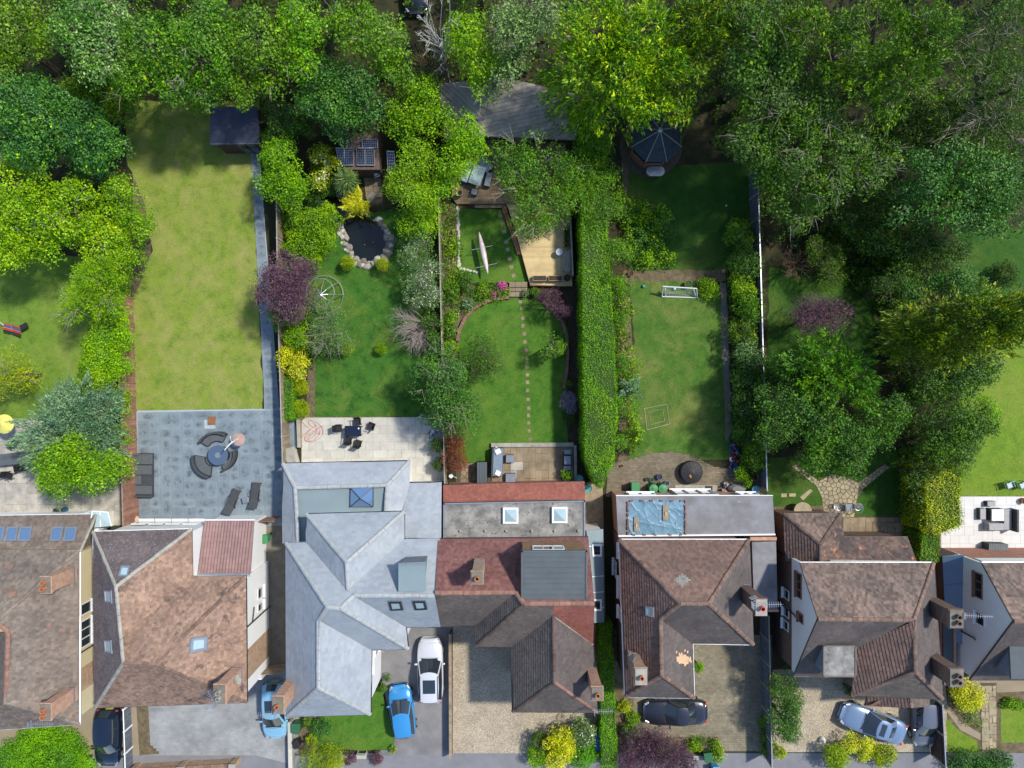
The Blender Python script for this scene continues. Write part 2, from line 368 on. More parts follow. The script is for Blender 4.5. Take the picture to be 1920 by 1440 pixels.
M['deck_old'] = mat('grey_brown_deck', S(172, 146, 110), 0.85, 0.2, 1.2, objr=0.14, col2=S(130, 112, 92))
M['timber_rd'] = mat('reddish_timber', S(160, 112, 84), 0.85, 0.2, 2, island=0.2)
def glassmat(name, col, rough=0.05):
    m, nt, b = newmat(name); b.inputs['Base Color'].default_value = (*col, 1); b.inputs['Roughness'].default_value = rough
    b.inputs['Specular IOR Level'].default_value = 0.9; b.inputs['Coat Weight'].default_value = 0.6; b.inputs['Coat Roughness'].default_value = 0.02
    return m
M['glass'] = glassmat('window_glass', (0.02, 0.028, 0.035))
M['glass_blue'] = glassmat('sky_blue_glass', S(96, 128, 168))
M['glass_pale'] = glassmat('pale_dome_glass', S(176, 200, 205), 0.12)
M['glass_teal'] = glassmat('lean_to_glass', S(84, 104, 128), 0.1)
M['black'] = mat('black_plastic', S(38, 38, 40), 0.6, 0.1, 4)
M['rattan'] = mat('charcoal_rattan', S(74, 78, 82), 0.75, 0.2, 8, bmp=0.4, bscale=60)
M['cushion'] = mat('grey_cushion', S(96, 102, 106), 0.9, 0.1, 4)
M['cushion_lt'] = mat('blue_grey_cushion', S(134, 150, 168), 0.9, 0.12, 4)
M['rattan_lt'] = mat('pale_grey_rattan', S(178, 178, 180), 0.8, 0.12, 10, bmp=0.4, bscale=50)
M['metal_lt'] = mat('pale_metal', S(196, 198, 202), 0.35, 0.05, 3, metal=0.6)
M['metal_wh'] = mat('white_painted_metal', S(236, 236, 236), 0.4, 0.03, 3)
M['green_pl'] = mat('green_plastic', S(72, 148, 96), 0.45, 0.08, 2)
M['green_dk'] = mat('dark_green_plastic', S(54, 108, 72), 0.5, 0.1, 2)
M['teal_pl'] = mat('teal_plastic', S(96, 168, 160), 0.5, 0.1, 2)
M['blue_pl'] = mat('blue_plastic', S(40, 104, 190), 0.45, 0.08, 2)
M['cyan_pl'] = mat('cyan_plastic', S(92, 176, 214), 0.45, 0.08, 2)
M['white'] = mat('white_plastic', S(238, 238, 236), 0.5, 0.04, 3)
M['red'] = mat('red_plastic', S(206, 60, 50), 0.5, 0.08, 3)
M['pinkhose'] = mat('pale_red_hose', S(206, 110, 100), 0.5, 0.08, 3)
M['terracotta'] = mat('terracotta', S(196, 124, 84), 0.85, 0.15, 3)
M['terracotta_lt'] = mat('pale_terracotta', S(222, 184, 146), 0.85, 0.12, 3)
M['stone'] = mat('pale_rockery_stone', S(166, 160, 148), 0.9, 0.25, 3, objr=0.2, bmp=0.6, bscale=12, col2=S(146, 142, 132))
M['flint'] = mat('white_flint', S(214, 208, 196), 0.85, 0.15, 4, objr=0.15, bmp=0.4, bscale=12)
def tarpmat():
    m, nt, b = newmat('blue_tarpaulin'); tc = coords(nt)
    c = ramp(nt, noise(nt, 1.4, 5, 0.6, tc), [(0.35, S(96, 134, 156)), (0.65, S(118, 156, 176))])
    nt.links.new(c, b.inputs['Base Color']); b.inputs['Roughness'].default_value = 0.5
    v = N(nt, 'ShaderNodeTexVoronoi', feature='DISTANCE_TO_EDGE'); v.inputs['Scale'].default_value = 1.25; v.inputs['Randomness'].default_value = 1
    mp = N(nt, 'ShaderNodeMixRGB') if False else None
    nt.links.new(tc, v.inputs['Vector'])
    bump(nt, b, maprange(nt, v.outputs['Distance'], 0, 0.09, 1, 0), 0.5, 0.04); return m
M['tarp'] = tarpmat()
def watermat():
    m, nt, b = newmat('pond_water'); tc = coords(nt)
    b.inputs['Base Color'].default_value = (*S(24, 28, 22), 1); b.inputs['Roughness'].default_value = 0.06
    bump(nt, b, noise(nt, 3, 3, 0.6, tc), 0.08, 0.02); return m
M['water'] = watermat()
M['solar'] = mat('solar_cell', S(26, 30, 52), 0.18, 0.1, 3, objr=0.15, spec=0.8)
M['gazebo_roof'] = mat('slate_blue_gazebo_shingle', S(64, 76, 82), 0.85, 0.12, 2, island=0.14)
M['corr'] = mat('weathered_shed_roof', S(184, 172, 160), 0.85, 0.2, 1.2, island=0.14)
M['shed_roof'] = mat('blue_black_felt', S(74, 80, 100), 0.8, 0.14, 1.2, bmp=0.2)
M['bark'] = mat('bark', S(118, 104, 88), 0.9, 0.3, 6)
M['bark_pale'] = mat('pale_bark', S(184, 172, 158), 0.9, 0.2, 6)
M['twig_white'] = mat('bleached_twig', S(206, 198, 190), 0.9, 0.15, 6)
M['twig_brown'] = mat('brown_twig', S(120, 92, 76), 0.9, 0.2, 6)
M['twig_grey'] = mat('mauve_grey_twig', S(172, 156, 150), 0.9, 0.2, 6)
# leaves
M['hedge_core'] = mat('dark_green_hedge_twigs', S(60, 84, 34), 0.95, 0.3, 6)  # even dark green for the twiggy core behind the leaves
def G(a, b, c):
    m_ = (a + b + c) / 3 * 0.06; return S(a * .96 + m_ + 3, b * .93 + m_, c * .93 + m_, 0.92)
L = {}
L['mid'] = leafmat('mid_green_leaf', G(52, 92, 26), G(92, 140, 46), G(134, 176, 62))
L['fresh'] = leafmat('fresh_green_leaf', G(70, 122, 26), G(114, 166, 38), G(158, 200, 56))
L['lime'] = leafmat('lime_leaf', G(72, 134, 24), G(120, 178, 30), G(176, 216, 56))
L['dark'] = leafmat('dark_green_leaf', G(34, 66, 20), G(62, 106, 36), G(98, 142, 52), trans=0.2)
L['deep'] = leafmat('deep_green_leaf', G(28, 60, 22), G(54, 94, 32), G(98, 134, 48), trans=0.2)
L['blue'] = leafmat('blue_green_needle', G(68, 104, 74), G(106, 144, 106), G(148, 180, 132), trans=0.12, isl=0.4)
L['teal'] = leafmat('teal_green_leaf', G(34, 78, 34), G(62, 114, 50), G(104, 152, 68), trans=0.2)
L['silver'] = leafmat('silvery_leaf', G(50, 92, 34), G(86, 134, 54), G(150, 184, 112), rough=0.35, trans=0.2)
L['gold'] = leafmat('gold_needle', G(42, 86, 22), G(96, 148, 34), G(190, 212, 62), trans=0.2, isl=0.5)
L['goldd'] = leafmat('dark_gold_needle', G(36, 72, 18), G(66, 110, 30), G(150, 170, 48), trans=0.15, isl=0.5)
L['olive'] = leafmat('olive_needle', G(38, 72, 22), G(70, 112, 36), G(126, 154, 54), trans=0.15, isl=0.45)
L['green_needle'] = leafmat('green_needle', G(42, 84, 28), G(74, 128, 40), G(118, 164, 60), trans=0.15, isl=0.4)
L['yellow'] = leafmat('golden_leaf', G(150, 172, 40), G(204, 212, 60), G(238, 240, 124), trans=0.25)
L['yellowish'] = leafmat('yellow_green_leaf', G(88, 128, 26), G(142, 174, 40), G(202, 210, 76), trans=0.25)
L['purple'] = leafmat('purple_leaf', G(52, 36, 50), G(92, 68, 84), G(126, 100, 110), trans=0.1)
L['red'] = leafmat('copper_red_leaf', G(92, 52, 40), G(132, 80, 58), G(160, 112, 80), trans=0.15)
L['grey'] = leafmat('grey_green_leaf', G(58, 92, 44), G(96, 134, 72), G(142, 168, 108), trans=0.15)
L['white_fl'] = leafmat('white_flower', G(226, 226, 214), G(240, 240, 232), G(250, 250, 246), trans=0.2)
L['pink_fl'] = leafmat('pink_flower', G(196, 80, 160), G(214, 110, 180), G(232, 150, 200), trans=0.2)
L['lav'] = leafmat('lavender', G(104, 100, 120), G(140, 136, 156), G(168, 168, 184), trans=0.1)
L['hedge'] = leafmat('clipped_hedge_leaf', G(52, 96, 24), G(92, 144, 36), G(140, 178, 58), trans=0.2, nscale=0.9)
L['hedge_b'] = leafmat('bright_hedge_leaf', G(70, 128, 30), G(96, 160, 40), G(126, 184, 54), trans=0.2, nscale=0.5, isl=0.25)
# ---------------------------------------------------------------- sheets and paving
def wob(pts, step=12, amp=2.0, rs=None):
    """subdivide a pixel polygon and make its edge uneven"""
    rs = rs or random; out = []
    n = len(pts)
    for i in range(n):
        a, b = pts[i], pts[(i + 1) % n]; d = math.hypot(b[0] - a[0], b[1] - a[1]); k = max(1, int(d / step))
        for j in range(k):
            t = j / k; out.append((a[0] + (b[0] - a[0]) * t + rs.uniform(-amp, amp), a[1] + (b[1] - a[1]) * t + rs.uniform(-amp, amp)))
    return out
SH = [0]
def sheet(name, pts, mat, level, label=None, wobble=0, kind='structure', step=12):
    SH[0] += 1; level = level + SH[0] * 0.0002
    p = wob(pts, step, wobble) if wobble else pts
    vs = [P(x, y, 0) for x, y in p]
    for v in vs: v.z = level
    a = sum(vs[i].x * vs[(i + 1) % len(vs)].y - vs[(i + 1) % len(vs)].x * vs[i].y for i in range(len(vs)))
    if a < 0: vs.reverse()
    c = sum(vs, Vector()) / len(vs); c.z = 0
    o = MB().poly(vs).build(name, mat, None, base=c)
    tag(o, label, None, None, kind); return o
def child_of_sheet(mb, name, mat, parent, bevel=0):
    return mb.build(name, mat, parent)
def lerp2(a, b, t): return (a[0] + (b[0] - a[0]) * t, a[1] + (b[1] - a[1]) * t)
def slab_grid(parent, quad, nx, ny, mats, z0, z1, name='paver', gap=0.012, merge=0.0, jit=0.0, skip=None, bond=False, special=None):
    """quad: 4 pixel corners TL TR BR BL; one object per slab, clipped by construction to the quad"""
    A, B, C_, D = quad; used = [[False] * (nx + 1) for _ in range(ny)]
    def at(u, v): return P(*lerp2(lerp2(A, B, u), lerp2(D, C_, u), v))
    n = 0
    for j in range(ny):
        xs = [i / nx for i in range(nx + 1)]
        if bond and j % 2: xs = [0] + [(i + 0.5) / nx for i in range(nx)] + [1]
        for i in range(len(xs) - 1):
            if not bond and used[j][i]: continue
            w_ = h_ = 1
            if merge and not bond:
                r = random.random()
                if r < merge and i + 1 < nx and not used[j][i + 1]: w_ = 2
                if random.random() < merge and j + 1 < ny and not any(used[j + 1][i + q] for q in range(w_)): h_ = 2
                for a in range(h_):
                    for b in range(w_): used[j + a][i + b] = True
            u0, u1, v0, v1 = xs[i], xs[min(i + w_, len(xs) - 1)], j / ny, (j + h_) / ny
            if skip and skip(*lerp2(lerp2(A, B, (u0 + u1) / 2), lerp2(D, C_, (u0 + u1) / 2), (v0 + v1) / 2)): continue
            c = [at(u0, v0), at(u1, v0), at(u1, v1), at(u0, v1)]; cen = sum(c, Vector()) / 4
            zz = z1 + random.uniform(-.003, .003)
            q = []
            for p in c:
                dd = p - cen; l = dd.length; p2 = cen + dd * max(0.1, (l - gap) / l); p2.x += random.uniform(-jit, jit); p2.y += random.uniform(-jit, jit)
                p2.z = zz + random.uniform(-.003, .003); q.append(p2)
            m = mats[0] if len(mats) == 1 or random.random() > 0.12 else random.choice(mats[1:])
            MB().slab(q, z1 - z0).build(name, m, parent); n += 1
    return n
def block_field(parent, polys, mat_, lx, ly, z, name='paving_blocks', rot=0.0, herring=False):
    """small blocks too small to pick apart: one stuff mesh; polys = list of convex pixel polygons"""
    mb = MB(); gap = 0.012
    for poly in polys:
        w_ = [P(x, y) for x, y in poly]; c, s_ = math.cos(rot), math.sin(rot)
        q = [(p.x * c + p.y * s_, -p.x * s_ + p.y * c) for p in w_]
        y0 = min(p[1] for p in q); y1 = max(p[1] for p in q); y = math.floor(y0 / ly) * ly; row = 0
        while y < y1:
            iv = scan(q, y + ly / 2)
            for (a, b) in iv:
                x = math.floor(a / lx) * lx - (lx / 2 if row % 2 else 0)
                while x < b:
                    xa, xb = max(a, x), min(b, x + lx)
                    if xb - xa > 0.03:
                        zz = z + random.uniform(-.003, .003)
                        pts = [(xa + gap / 2, y + gap / 2), (xb - gap / 2, y + gap / 2), (xb - gap / 2, y + ly - gap / 2), (xa + gap / 2, y + ly - gap / 2)]
                        mb.add([(p[0] * c - p[1] * s_, p[0] * s_ + p[1] * c, zz) for p in pts], [(0, 1, 2, 3)])
                    x += lx
            y += ly; row += 1
    o = mb.build(name, mat_, parent); o['kind'] = 'stuff'; return o
def scan(poly, y):
    xs = []
    n = len(poly)
    for i in range(n):
        (x0, y0), (x1, y1) = poly[i][:2], poly[(i + 1) % n][:2]
        if (y0 <= y < y1) or (y1 <= y < y0): xs.append(x0 + (x1 - x0) * (y - y0) / (y1 - y0))
    xs.sort(); return [(xs[i], xs[i + 1]) for i in range(0, len(xs) - 1, 2)]
def boards(parent, poly, mat_, width, z, angle=0.0, name='deck_board', thick=0.03, gap=0.008, maxlen=None):
    """deck boards: one object per board. angle 0 = boards run left-right"""
    w_ = [P(x, y) for x, y in poly]; c, s_ = math.cos(angle), math.sin(angle)
    q = [(p.x * c + p.y * s_, -p.x * s_ + p.y * c) for p in w_]
    y0 = min(p[1] for p in q); y1 = max(p[1] for p in q); y = y0
    while y < y1 - 0.02:
        yb = min(y1, y + width)
        for (iv0, iv1) in zip(scan(q, y + 0.01), scan(q, yb - 0.01)):
            pts = [(iv0[0], y + gap / 2), (iv0[1], y + gap / 2), (iv1[1], yb - gap / 2), (iv1[0], yb - gap / 2)]
            zz = z + random.uniform(-.002, .002)
            MB().slab([Vector((p[0] * c - p[1] * s_, p[0] * s_ + p[1] * c, zz)) for p in pts], thick).build(name, mat_, parent)
        y = yb
def clip_half(poly, a, n_):
    out = []
    for i in range(len(poly)):
        p, q = poly[i], poly[(i + 1) % len(poly)]
        dp = (p[0] - a[0]) * n_[0] + (p[1] - a[1]) * n_[1]; dq = (q[0] - a[0]) * n_[0] + (q[1] - a[1]) * n_[1]
        if dp <= 0: out.append(p)
        if dp * dq < 0: t = dp / (dp - dq); out.append((p[0] + (q[0] - p[0]) * t, p[1] + (q[1] - p[1]) * t))
    return out
def inside(poly, x, y):
    r = False; n = len(poly)
    for i in range(n):
        (x0, y0), (x1, y1) = poly[i], poly[(i + 1) % n]
        if (y0 > y) != (y1 > y) and x < (x1 - x0) * (y - y0) / (y1 - y0) + x0: r = not r
    return r
def crazy(parent, poly, spacing, mat_, z, name='stone', gap=0.025, thick=0.03, mats=None):
    """crazy paving inside a convex pixel polygon: every stone an object"""
    xs = [p[0] for p in poly]; ys = [p[1] for p in poly]; pts = []
    tries = 0
    while tries < 6000:
        tries += 1; x = random.uniform(min(xs), max(xs)); y = random.uniform(min(ys), max(ys))
        if inside(poly, x, y) and all((x - a) ** 2 + (y - b) ** 2 > (spacing * 0.72) ** 2 for a, b in pts): pts.append((x, y))
    for i, (x, y) in enumerate(pts):
        cell = list(poly)
        near = sorted((p for j, p in enumerate(pts) if j != i), key=lambda p: (p[0] - x) ** 2 + (p[1] - y) ** 2)[:14]
        for (a, b) in near:
            cell = clip_half(cell, ((x + a) / 2, (y + b) / 2), (a - x, b - y))
            if len(cell) < 3: break
        if len(cell) < 3: continue
        cw = [P(*p) for p in cell]; cen = sum(cw, Vector()) / len(cw); q = []
        for p in cw:
            d_ = p - cen
            if d_.length < 0.03: continue
            p2 = cen + d_ * ((d_.length - gap) / d_.length); p2.z = z + random.uniform(-.006, .006); q.append(p2)
        if len(q) >= 3: MB().slab(q, thick).build(name, random.choice(mats) if mats else mat_, parent)

# ---------------------------------------------------------------- roofs
def fit_plane(pts):
    c = sum(pts, Vector()) / len(pts)
    A = np.array([[p.x - c.x, p.y - c.y, p.z - c.z] for p in pts]); u, s_, vt = np.linalg.svd(A); n = Vector(vt[2])
    if n.z < 0: n.negate()
    return c, n
class Roof:
    """named vertices (px, py, z, fixed) and planes over them; free heights are settled so that planes are flat"""
    def __init__(s, V): s.V = {k: list(v) for k, v in V.items()}; s.planes = []
    def plane(s, names, matkey, course=0.2, width=0.17, lift=0.016, jitter=0.006): s.planes.append((names.split(), matkey, course, width, lift, jitter)); return s
    def settle(s, it=60):
        z0 = {k: v[2] for k, v in s.V.items()}
        for _ in range(it):
            acc = {}
            for pl in s.planes:
                c, n = fit_plane([P(*s.V[k][:3]) for k in pl[0]])
                for k in pl[0]:
                    if len(s.V[k]) > 3: continue
                    a = P(s.V[k][0], s.V[k][1], 0); cam_ = Vector((0, 0, CAM_H)); d_ = a - cam_
                    den = n.dot(d_)
                    if abs(den) < 1e-6: continue
                    t = n.dot(c - cam_) / den; acc.setdefault(k, []).append((cam_ + d_ * t).z)
            for k, zs in acc.items():
                zt = (sum(zs) + 0.25 * z0[k]) / (len(zs) + 0.25); s.V[k][2] += 0.6 * (max(z0[k] - 1.2, min(z0[k] + 1.2, zt)) - s.V[k][2])
        return s
    def p(s, k): return P(*s.V[k][:3])
    def build(s, parent, prefix='roof', single=0):
        groups = {}
        base = {}
        for names, mk, course, width, lift, jit in s.planes:
            pts = [s.p(k) for k in names]
            bm_ = base.setdefault(mk, MB())
            c0, n0 = fit_plane(pts); cc = [Vector((p.x, p.y, c0.z - (n0.x * (p.x - c0.x) + n0.y * (p.y - c0.y)) / n0.z - 0.035)) for p in pts]
            er = max(abs(n0.dot(p - c0)) for p in pts)
            if er > 0.15: print('plane', names, 'off by', round(er, 2))
            a = sum(cc[i].x * cc[(i + 1) % len(cc)].y - cc[(i + 1) % len(cc)].x * cc[i].y for i in range(len(cc)))
            if a < 0: cc = cc[::-1]
            bm_.slab(cc, 0.12)
            groups.setdefault(mk, []).append(tiles(pts, course, width, lift, jit))
        for mk, arrs in groups.items():
            o = base[mk].build('roof', M[mk], parent)
            if mk == 'slate' and single:          # the largest slates are parts of their own
                best = max(range(len(arrs)), key=lambda i_: len(arrs[i_][1])) if single == 1 else single
                A0, F0 = arrs[best]; ns = min(300, len(F0) // 2); bb = base_of(parent)
                for i_ in range(ns):
                    q = A0[i_ * 6:i_ * 6 + 6] - np.array([bb.x, bb.y, bb.z]); me = np_mesh('slate', q, F0[:2]); link_mesh('slate', me, M[mk], o)
                arrs[best] = (A0[ns * 6:], F0[ns * 2:] - ns * 6)
            V = np.concatenate([a[0] for a in arrs]); off = 0; Fs = []
            for a in arrs: Fs.append(a[1] + off); off += len(a[0])
            b = base_of(parent); V = V - np.array([b.x, b.y, b.z])
            t = link_mesh('roof_tiles', np_mesh('roof_tiles', V, np.concatenate(Fs)), M[mk], o); t['kind'] = 'stuff'
            t.data.materials.append(M['slate_shadow_edge'] if mk == 'slate' else M['tile_shadow_edge']); mi = np.zeros(len(t.data.polygons), dtype=np.int32); mi[1::2] = 1; t.data.polygons.foreach_set('material_index', mi)  # second slot paints the course shadow on the front faces
def tile_rows(pts, course, width, lift, jit):
    c, n = fit_plane(pts)
    down = Vector((0, 0, -1)); down = (down - n * down.dot(n))
    if down.length < 1e-4: down = Vector((0, -1, 0))
    down.normalize(); up = -down; u = up.cross(n).normalized()
    q = [((p - c).dot(u), (p - c).dot(up)) for p in pts]
    if down.x < -0.45: lift += 0.02  # taller edges on west slopes so the painted shadow lines show
    y0 = min(p[1] for p in q); y1 = max(p[1] for p in q); y = y0; row = 0
    while y < y1 - 0.01:
        yb = min(y1, y + course)
        ia = scan(q, y + 0.002 + (0.0 if row else 0.01)); ib = scan(q, yb - 0.002)
        if len(ia) != len(ib):
            ia = ib = scan(q, (y + yb) / 2)
        for (a0, a1), (b0, b1) in zip(ia, ib):
            lo, hi = min(a0, b0), max(a1, b1); x = math.floor(lo / width) * width + (width / 2 if row % 2 else 0) - width
            while x < hi:
                xa, xb = x, x + width; x += width
                la, lb = max(xa, a0), min(xb, a1); ta, tb = max(xa, b0), min(xb, b1)
                if lb - la < 0.005 and tb - ta < 0.005: continue
                if lb < la: la = lb = min(max(la, a0), a1)
                if tb < ta: ta = tb = min(max((ta + tb) / 2, b0), b1)
                yield (c, u, up, n, la, lb, ta, tb, y, yb, lift + random.uniform(-jit, jit))
        y = yb; row += 1
def tiles(pts, course, width, lift, jit):
    V = []; Fq = []
    for (c, u, up, n, la, lb, ta, tb, y, yb, L_) in tile_rows(pts, course, width, lift, jit):
        b = len(V); j = random.uniform(-.004, .004)
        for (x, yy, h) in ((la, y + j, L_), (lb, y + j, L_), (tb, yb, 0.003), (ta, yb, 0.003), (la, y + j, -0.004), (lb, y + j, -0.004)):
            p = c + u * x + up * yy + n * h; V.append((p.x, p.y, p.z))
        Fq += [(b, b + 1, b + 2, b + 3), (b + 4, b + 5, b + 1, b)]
    return np.array(V, dtype=np.float64).reshape(-1, 3), np.array(Fq, dtype=np.int64).reshape(-1, 4)
def ridges(parent, roof, pairs, mat_, r=0.11, step=0.32):
    """half round ridge and hip tiles, one after the other with small laps"""
    mb = MB()
    for pr in pairs:
        a, b = [roof.p(k) if isinstance(k, str) else k for k in (pr.split() if isinstance(pr, str) else pr)]
        d_ = b - a; n = max(1, int(d_.length / step)); t = d_.normalized(); side = t.cross(Vector((0, 0, 1))).normalized(); up = side.cross(t)
        if up.z < 0: up.negate()
        for i in range(n):
            p0 = a + d_ * (i / n); p1 = a + d_ * ((i + 0.97) / n); rr = r * random.uniform(0.94, 1.06); vs = []; off = Vector((random.uniform(-.008, .008), random.uniform(-.008, .008), 0))
            for p, q in ((p0, rr), (p1, rr * 0.93)):
                for k in range(6):
                    an = math.pi * k / 5; vs.append(p + off + side * math.cos(an) * q * 1.15 + up * (math.sin(an) * q * 0.75 - 0.015))
            fs = [(k, k + 1, 7 + k, 6 + k) for k in range(5)] + [(5, 4, 3, 2, 1, 0), (6, 7, 8, 9, 10, 11)]
            mb.add(vs, fs)
    o = mb.build('ridge_tiles', mat_, parent); o['kind'] = 'stuff'; return o
def gutters(parent, roof, lines, mat_, r=0.055, name='gutter'):
    for ln in lines:
        pts = [(roof.p(k) if isinstance(k, str) else k) for k in (ln.split() if isinstance(ln, str) else ln)]
        MB().tube([p + Vector((0, 0, -0.06)) for p in pts], r, 6).build(name, mat_, parent)
def walls(parent, pts_px, z_eave, mat_, z0=0.0, inset=0.28, name='wall', top_drop=0.13):
    """closed ring of wall under an eaves outline given in pixels at eaves height"""
    w_ = [P(x, y, z_eave) for x, y in pts_px]; n = len(w_)
    a = sum(w_[i].x * w_[(i + 1) % n].y - w_[(i + 1) % n].x * w_[i].y for i in range(n))
    if a < 0: w_.reverse()
    ins = []
    for i in range(n):
        p0, p1, p2 = w_[i - 1], w_[i], w_[(i + 1) % n]
        e1 = (p1 - p0); e1.z = 0; e1.normalize(); e2 = (p2 - p1); e2.z = 0; e2.normalize()
        n1 = Vector((-e1.y, e1.x, 0)); n2 = Vector((-e2.y, e2.x, 0)); k = 1 + n1.dot(n2)
        off = (n1 + n2) / k if k > 0.2 else n1
        ins.append(p1 + off * inset)
    return MB().prism([(p.x, p.y) for p in ins], z0, z_eave - top_drop).build(name, mat_, parent), ins
def wall_window(parent, c, nx, ny, w_, h_, panes=2, frame=None, glass=None, name='window', label=None, sill=True, depth=0.06):
    """upright window: c is the centre on the wall face, (nx, ny) the outward direction"""
    frame = frame or M['upvc']; glass = glass or M['glass']; n = Vector((nx, ny, 0)).normalized(); t = Vector((-n.y, n.x, 0)); c = Vector(c)
    rz = math.atan2(t.y, t.x); f = 0.06; mb = MB()
    o = c + n * depth / 2
    for s_ in (-1, 1): mb.box(o + t * s_ * (w_ / 2 - f / 2), (f, depth, h_), rz)
    for s_ in (-1, 1): mb.box(o + Vector((0, 0, s_ * (h_ / 2 - f / 2))), (w_ - 2 * f, depth, f), rz)
    for i in range(1, panes): mb.box(o + t * (-w_ / 2 + w_ * i / panes), (f * 0.8, depth, h_ - 2 * f), rz)
    fr = mb.build(name, frame, parent)
    if label: fr['label'] = label
    pw = (w_ - 2 * f - (panes - 1) * f * 0.8) / panes
    for i in range(panes):
        x = -w_ / 2 + f + pw / 2 + i * (pw + f * 0.8)
        MB().box(c + n * 0.02 + t * x, (pw, 0.015, h_ - 2 * f), rz).build('pane', glass, fr)
    if sill: MB().box(c + n * 0.09 + Vector((0, 0, -h_ / 2 - 0.03)), (w_ + 0.12, 0.18, 0.05), rz).build('sill', frame, fr)
    return fr
def on_plane(roof_or_pts, px, py):
    pts = roof_or_pts; c, n = fit_plane(pts); cam_ = Vector((0, 0, CAM_H)); d_ = P(px, py, 0) - cam_
    t = n.dot(c - cam_) / n.dot(d_); return cam_ + d_ * t, n
def rooflight(parent, plane_pts, corners, frame, glass, name='skylight', lift=0.09, f=0.09, label=None, bars=0, flash=None):
    """window lying in a roof plane; corners = 4 pixel corners TL TR BR BL"""
    pts = [on_plane(plane_pts, *c)[0] for c in corners]; n = on_plane(plane_pts, *corners[0])[1]
    cen = sum(pts, Vector()) / 4; mb = MB(); top = [p + n * lift for p in pts]
    inn = [cen + (p - cen) * (1 - 2 * f / (p - cen).length * 0.8) for p in pts]; inn_t = [p + n * lift for p in inn]; inn_b = [p + n * (lift - 0.035) for p in inn]
    for i in range(4):
        j = (i + 1) % 4
        mb.add([pts[i] - n * 0.05, pts[j] - n * 0.05, top[j], top[i], inn_t[i], inn_t[j], inn_b[j], inn_b[i]], [(0, 1, 2, 3), (3, 2, 5, 4), (4, 5, 6, 7)])
    fr = mb.build(name, frame, parent)
    if label: fr['label'] = label
    if flash:
        out = [cen + (p - cen) * 1.16 for p in pts]; MB().slab([p + n * 0.045 for p in out], 0.03).build('flashing', flash, fr)
    MB().add([p for p in inn_b], [(0, 1, 2, 3)]).build('pane', glass, fr)
    return fr
def flat_roof(parent, px_pts, z, mat_, t=0.22, name='flat_roof', upstand=None, um=None, uh=0.08, uw=0.1):
    pts = [P(x, y, z) for x, y in px_pts]
    o = MB().slab(pts, t).build(name, mat_, parent)
    if upstand is not None:
        n = len(pts)
        for i in upstand:
            a, b = pts[i], pts[(i + 1) % n]; d_ = (b - a); c = (a + b) / 2 + Vector((0, 0, uh / 2 + 0.003)); cen = sum(pts, Vector()) / n
            inn = (cen - c); inn.z = 0; t_ = d_.normalized(); nn = Vector((-t_.y, t_.x, 0)); nn = nn if nn.dot(inn) > 0 else -nn
            MB().box(c + nn * uw / 2, (d_.length - 0.01, uw, uh), math.atan2(d_.y, d_.x)).build('roof_kerb', um or mat_, o)
    return o
def chimney(parent, x, y, z0, z1, sx, sy, mat_, pots=2, potmat=None, cap=True, axis='y', label=None, capm=None):
    mb = MB().box((x, y, (z0 + z1) / 2), (sx, sy, z1 - z0)); st = mb.build('chimney', mat_, parent)
    if label: st['label'] = label
    # brick courses stepping out at the head
    MB().box((x, y, z1 - 0.28), (sx + 0.08, sy + 0.08, 0.14)).box((x, y, z1 - 0.09), (sx + 0.15, sy + 0.15, 0.14)).build('corbel', mat_, st)
    MB().box((x, y, z1 + 0.02), (sx + 0.05, sy + 0.05, 0.07)).build('flaunching', capm or M['concrete_dk'], st)
    MB().box((x, y, z0 + 0.55), (sx + 0.05, sy + 0.05, 0.12)).build('flashing', M['lead'], st)
    for i in range(pots):
        o = (i - (pots - 1) / 2) * (0.36)
        px_, py_ = (x, y + o) if axis == 'y' else (x + o, y)
        pt = MB().lathe((px_, py_, z1 + 0.04), [(0.13, 0), (0.12, 0.25), (0.145, 0.27), (0.145, 0.32), (0.10, 0.32), (0.09, 0.1)], 12, cap=False).build('chimney_pot', potmat or M['terracotta'], st, smooth=False)
        MB().lathe((px_, py_, z1 + 0.10), [(0.0, 0.0), (0.10, 0.0)], 12, cap=False).build('flue', M['black'], pt)
    return st
def aerial(parent, base, ang, L_=1.0, els=9, el=0.28, mast=1.2, m=None):
    m = m or M['metal_lt']; b = Vector(base); top = b + Vector((0, 0, mast)); mb = MB().tube([b, top], 0.02, 5)
    t = Vector((math.cos(ang), math.sin(ang), 0)); n = Vector((-t.y, t.x, 0))
    mb.tube([top - t * 0.2, top + t * L_], 0.014, 4)
    for i in range(els):
        c = top + t * (L_ * (i + 0.3) / els); e = el * (1 - 0.3 * i / els); mb.tube([c - n * e / 2, c + n * e / 2], 0.012, 4)
    for s_ in (-1, 1):
        for k in range(4): c = top - t * 0.18 + Vector((0, 0, s_ * (0.06 + k * 0.05))); mb.tube([c - n * 0.2, c + n * 0.2], 0.01, 4)
    return mb.build('tv_aerial', m, parent)
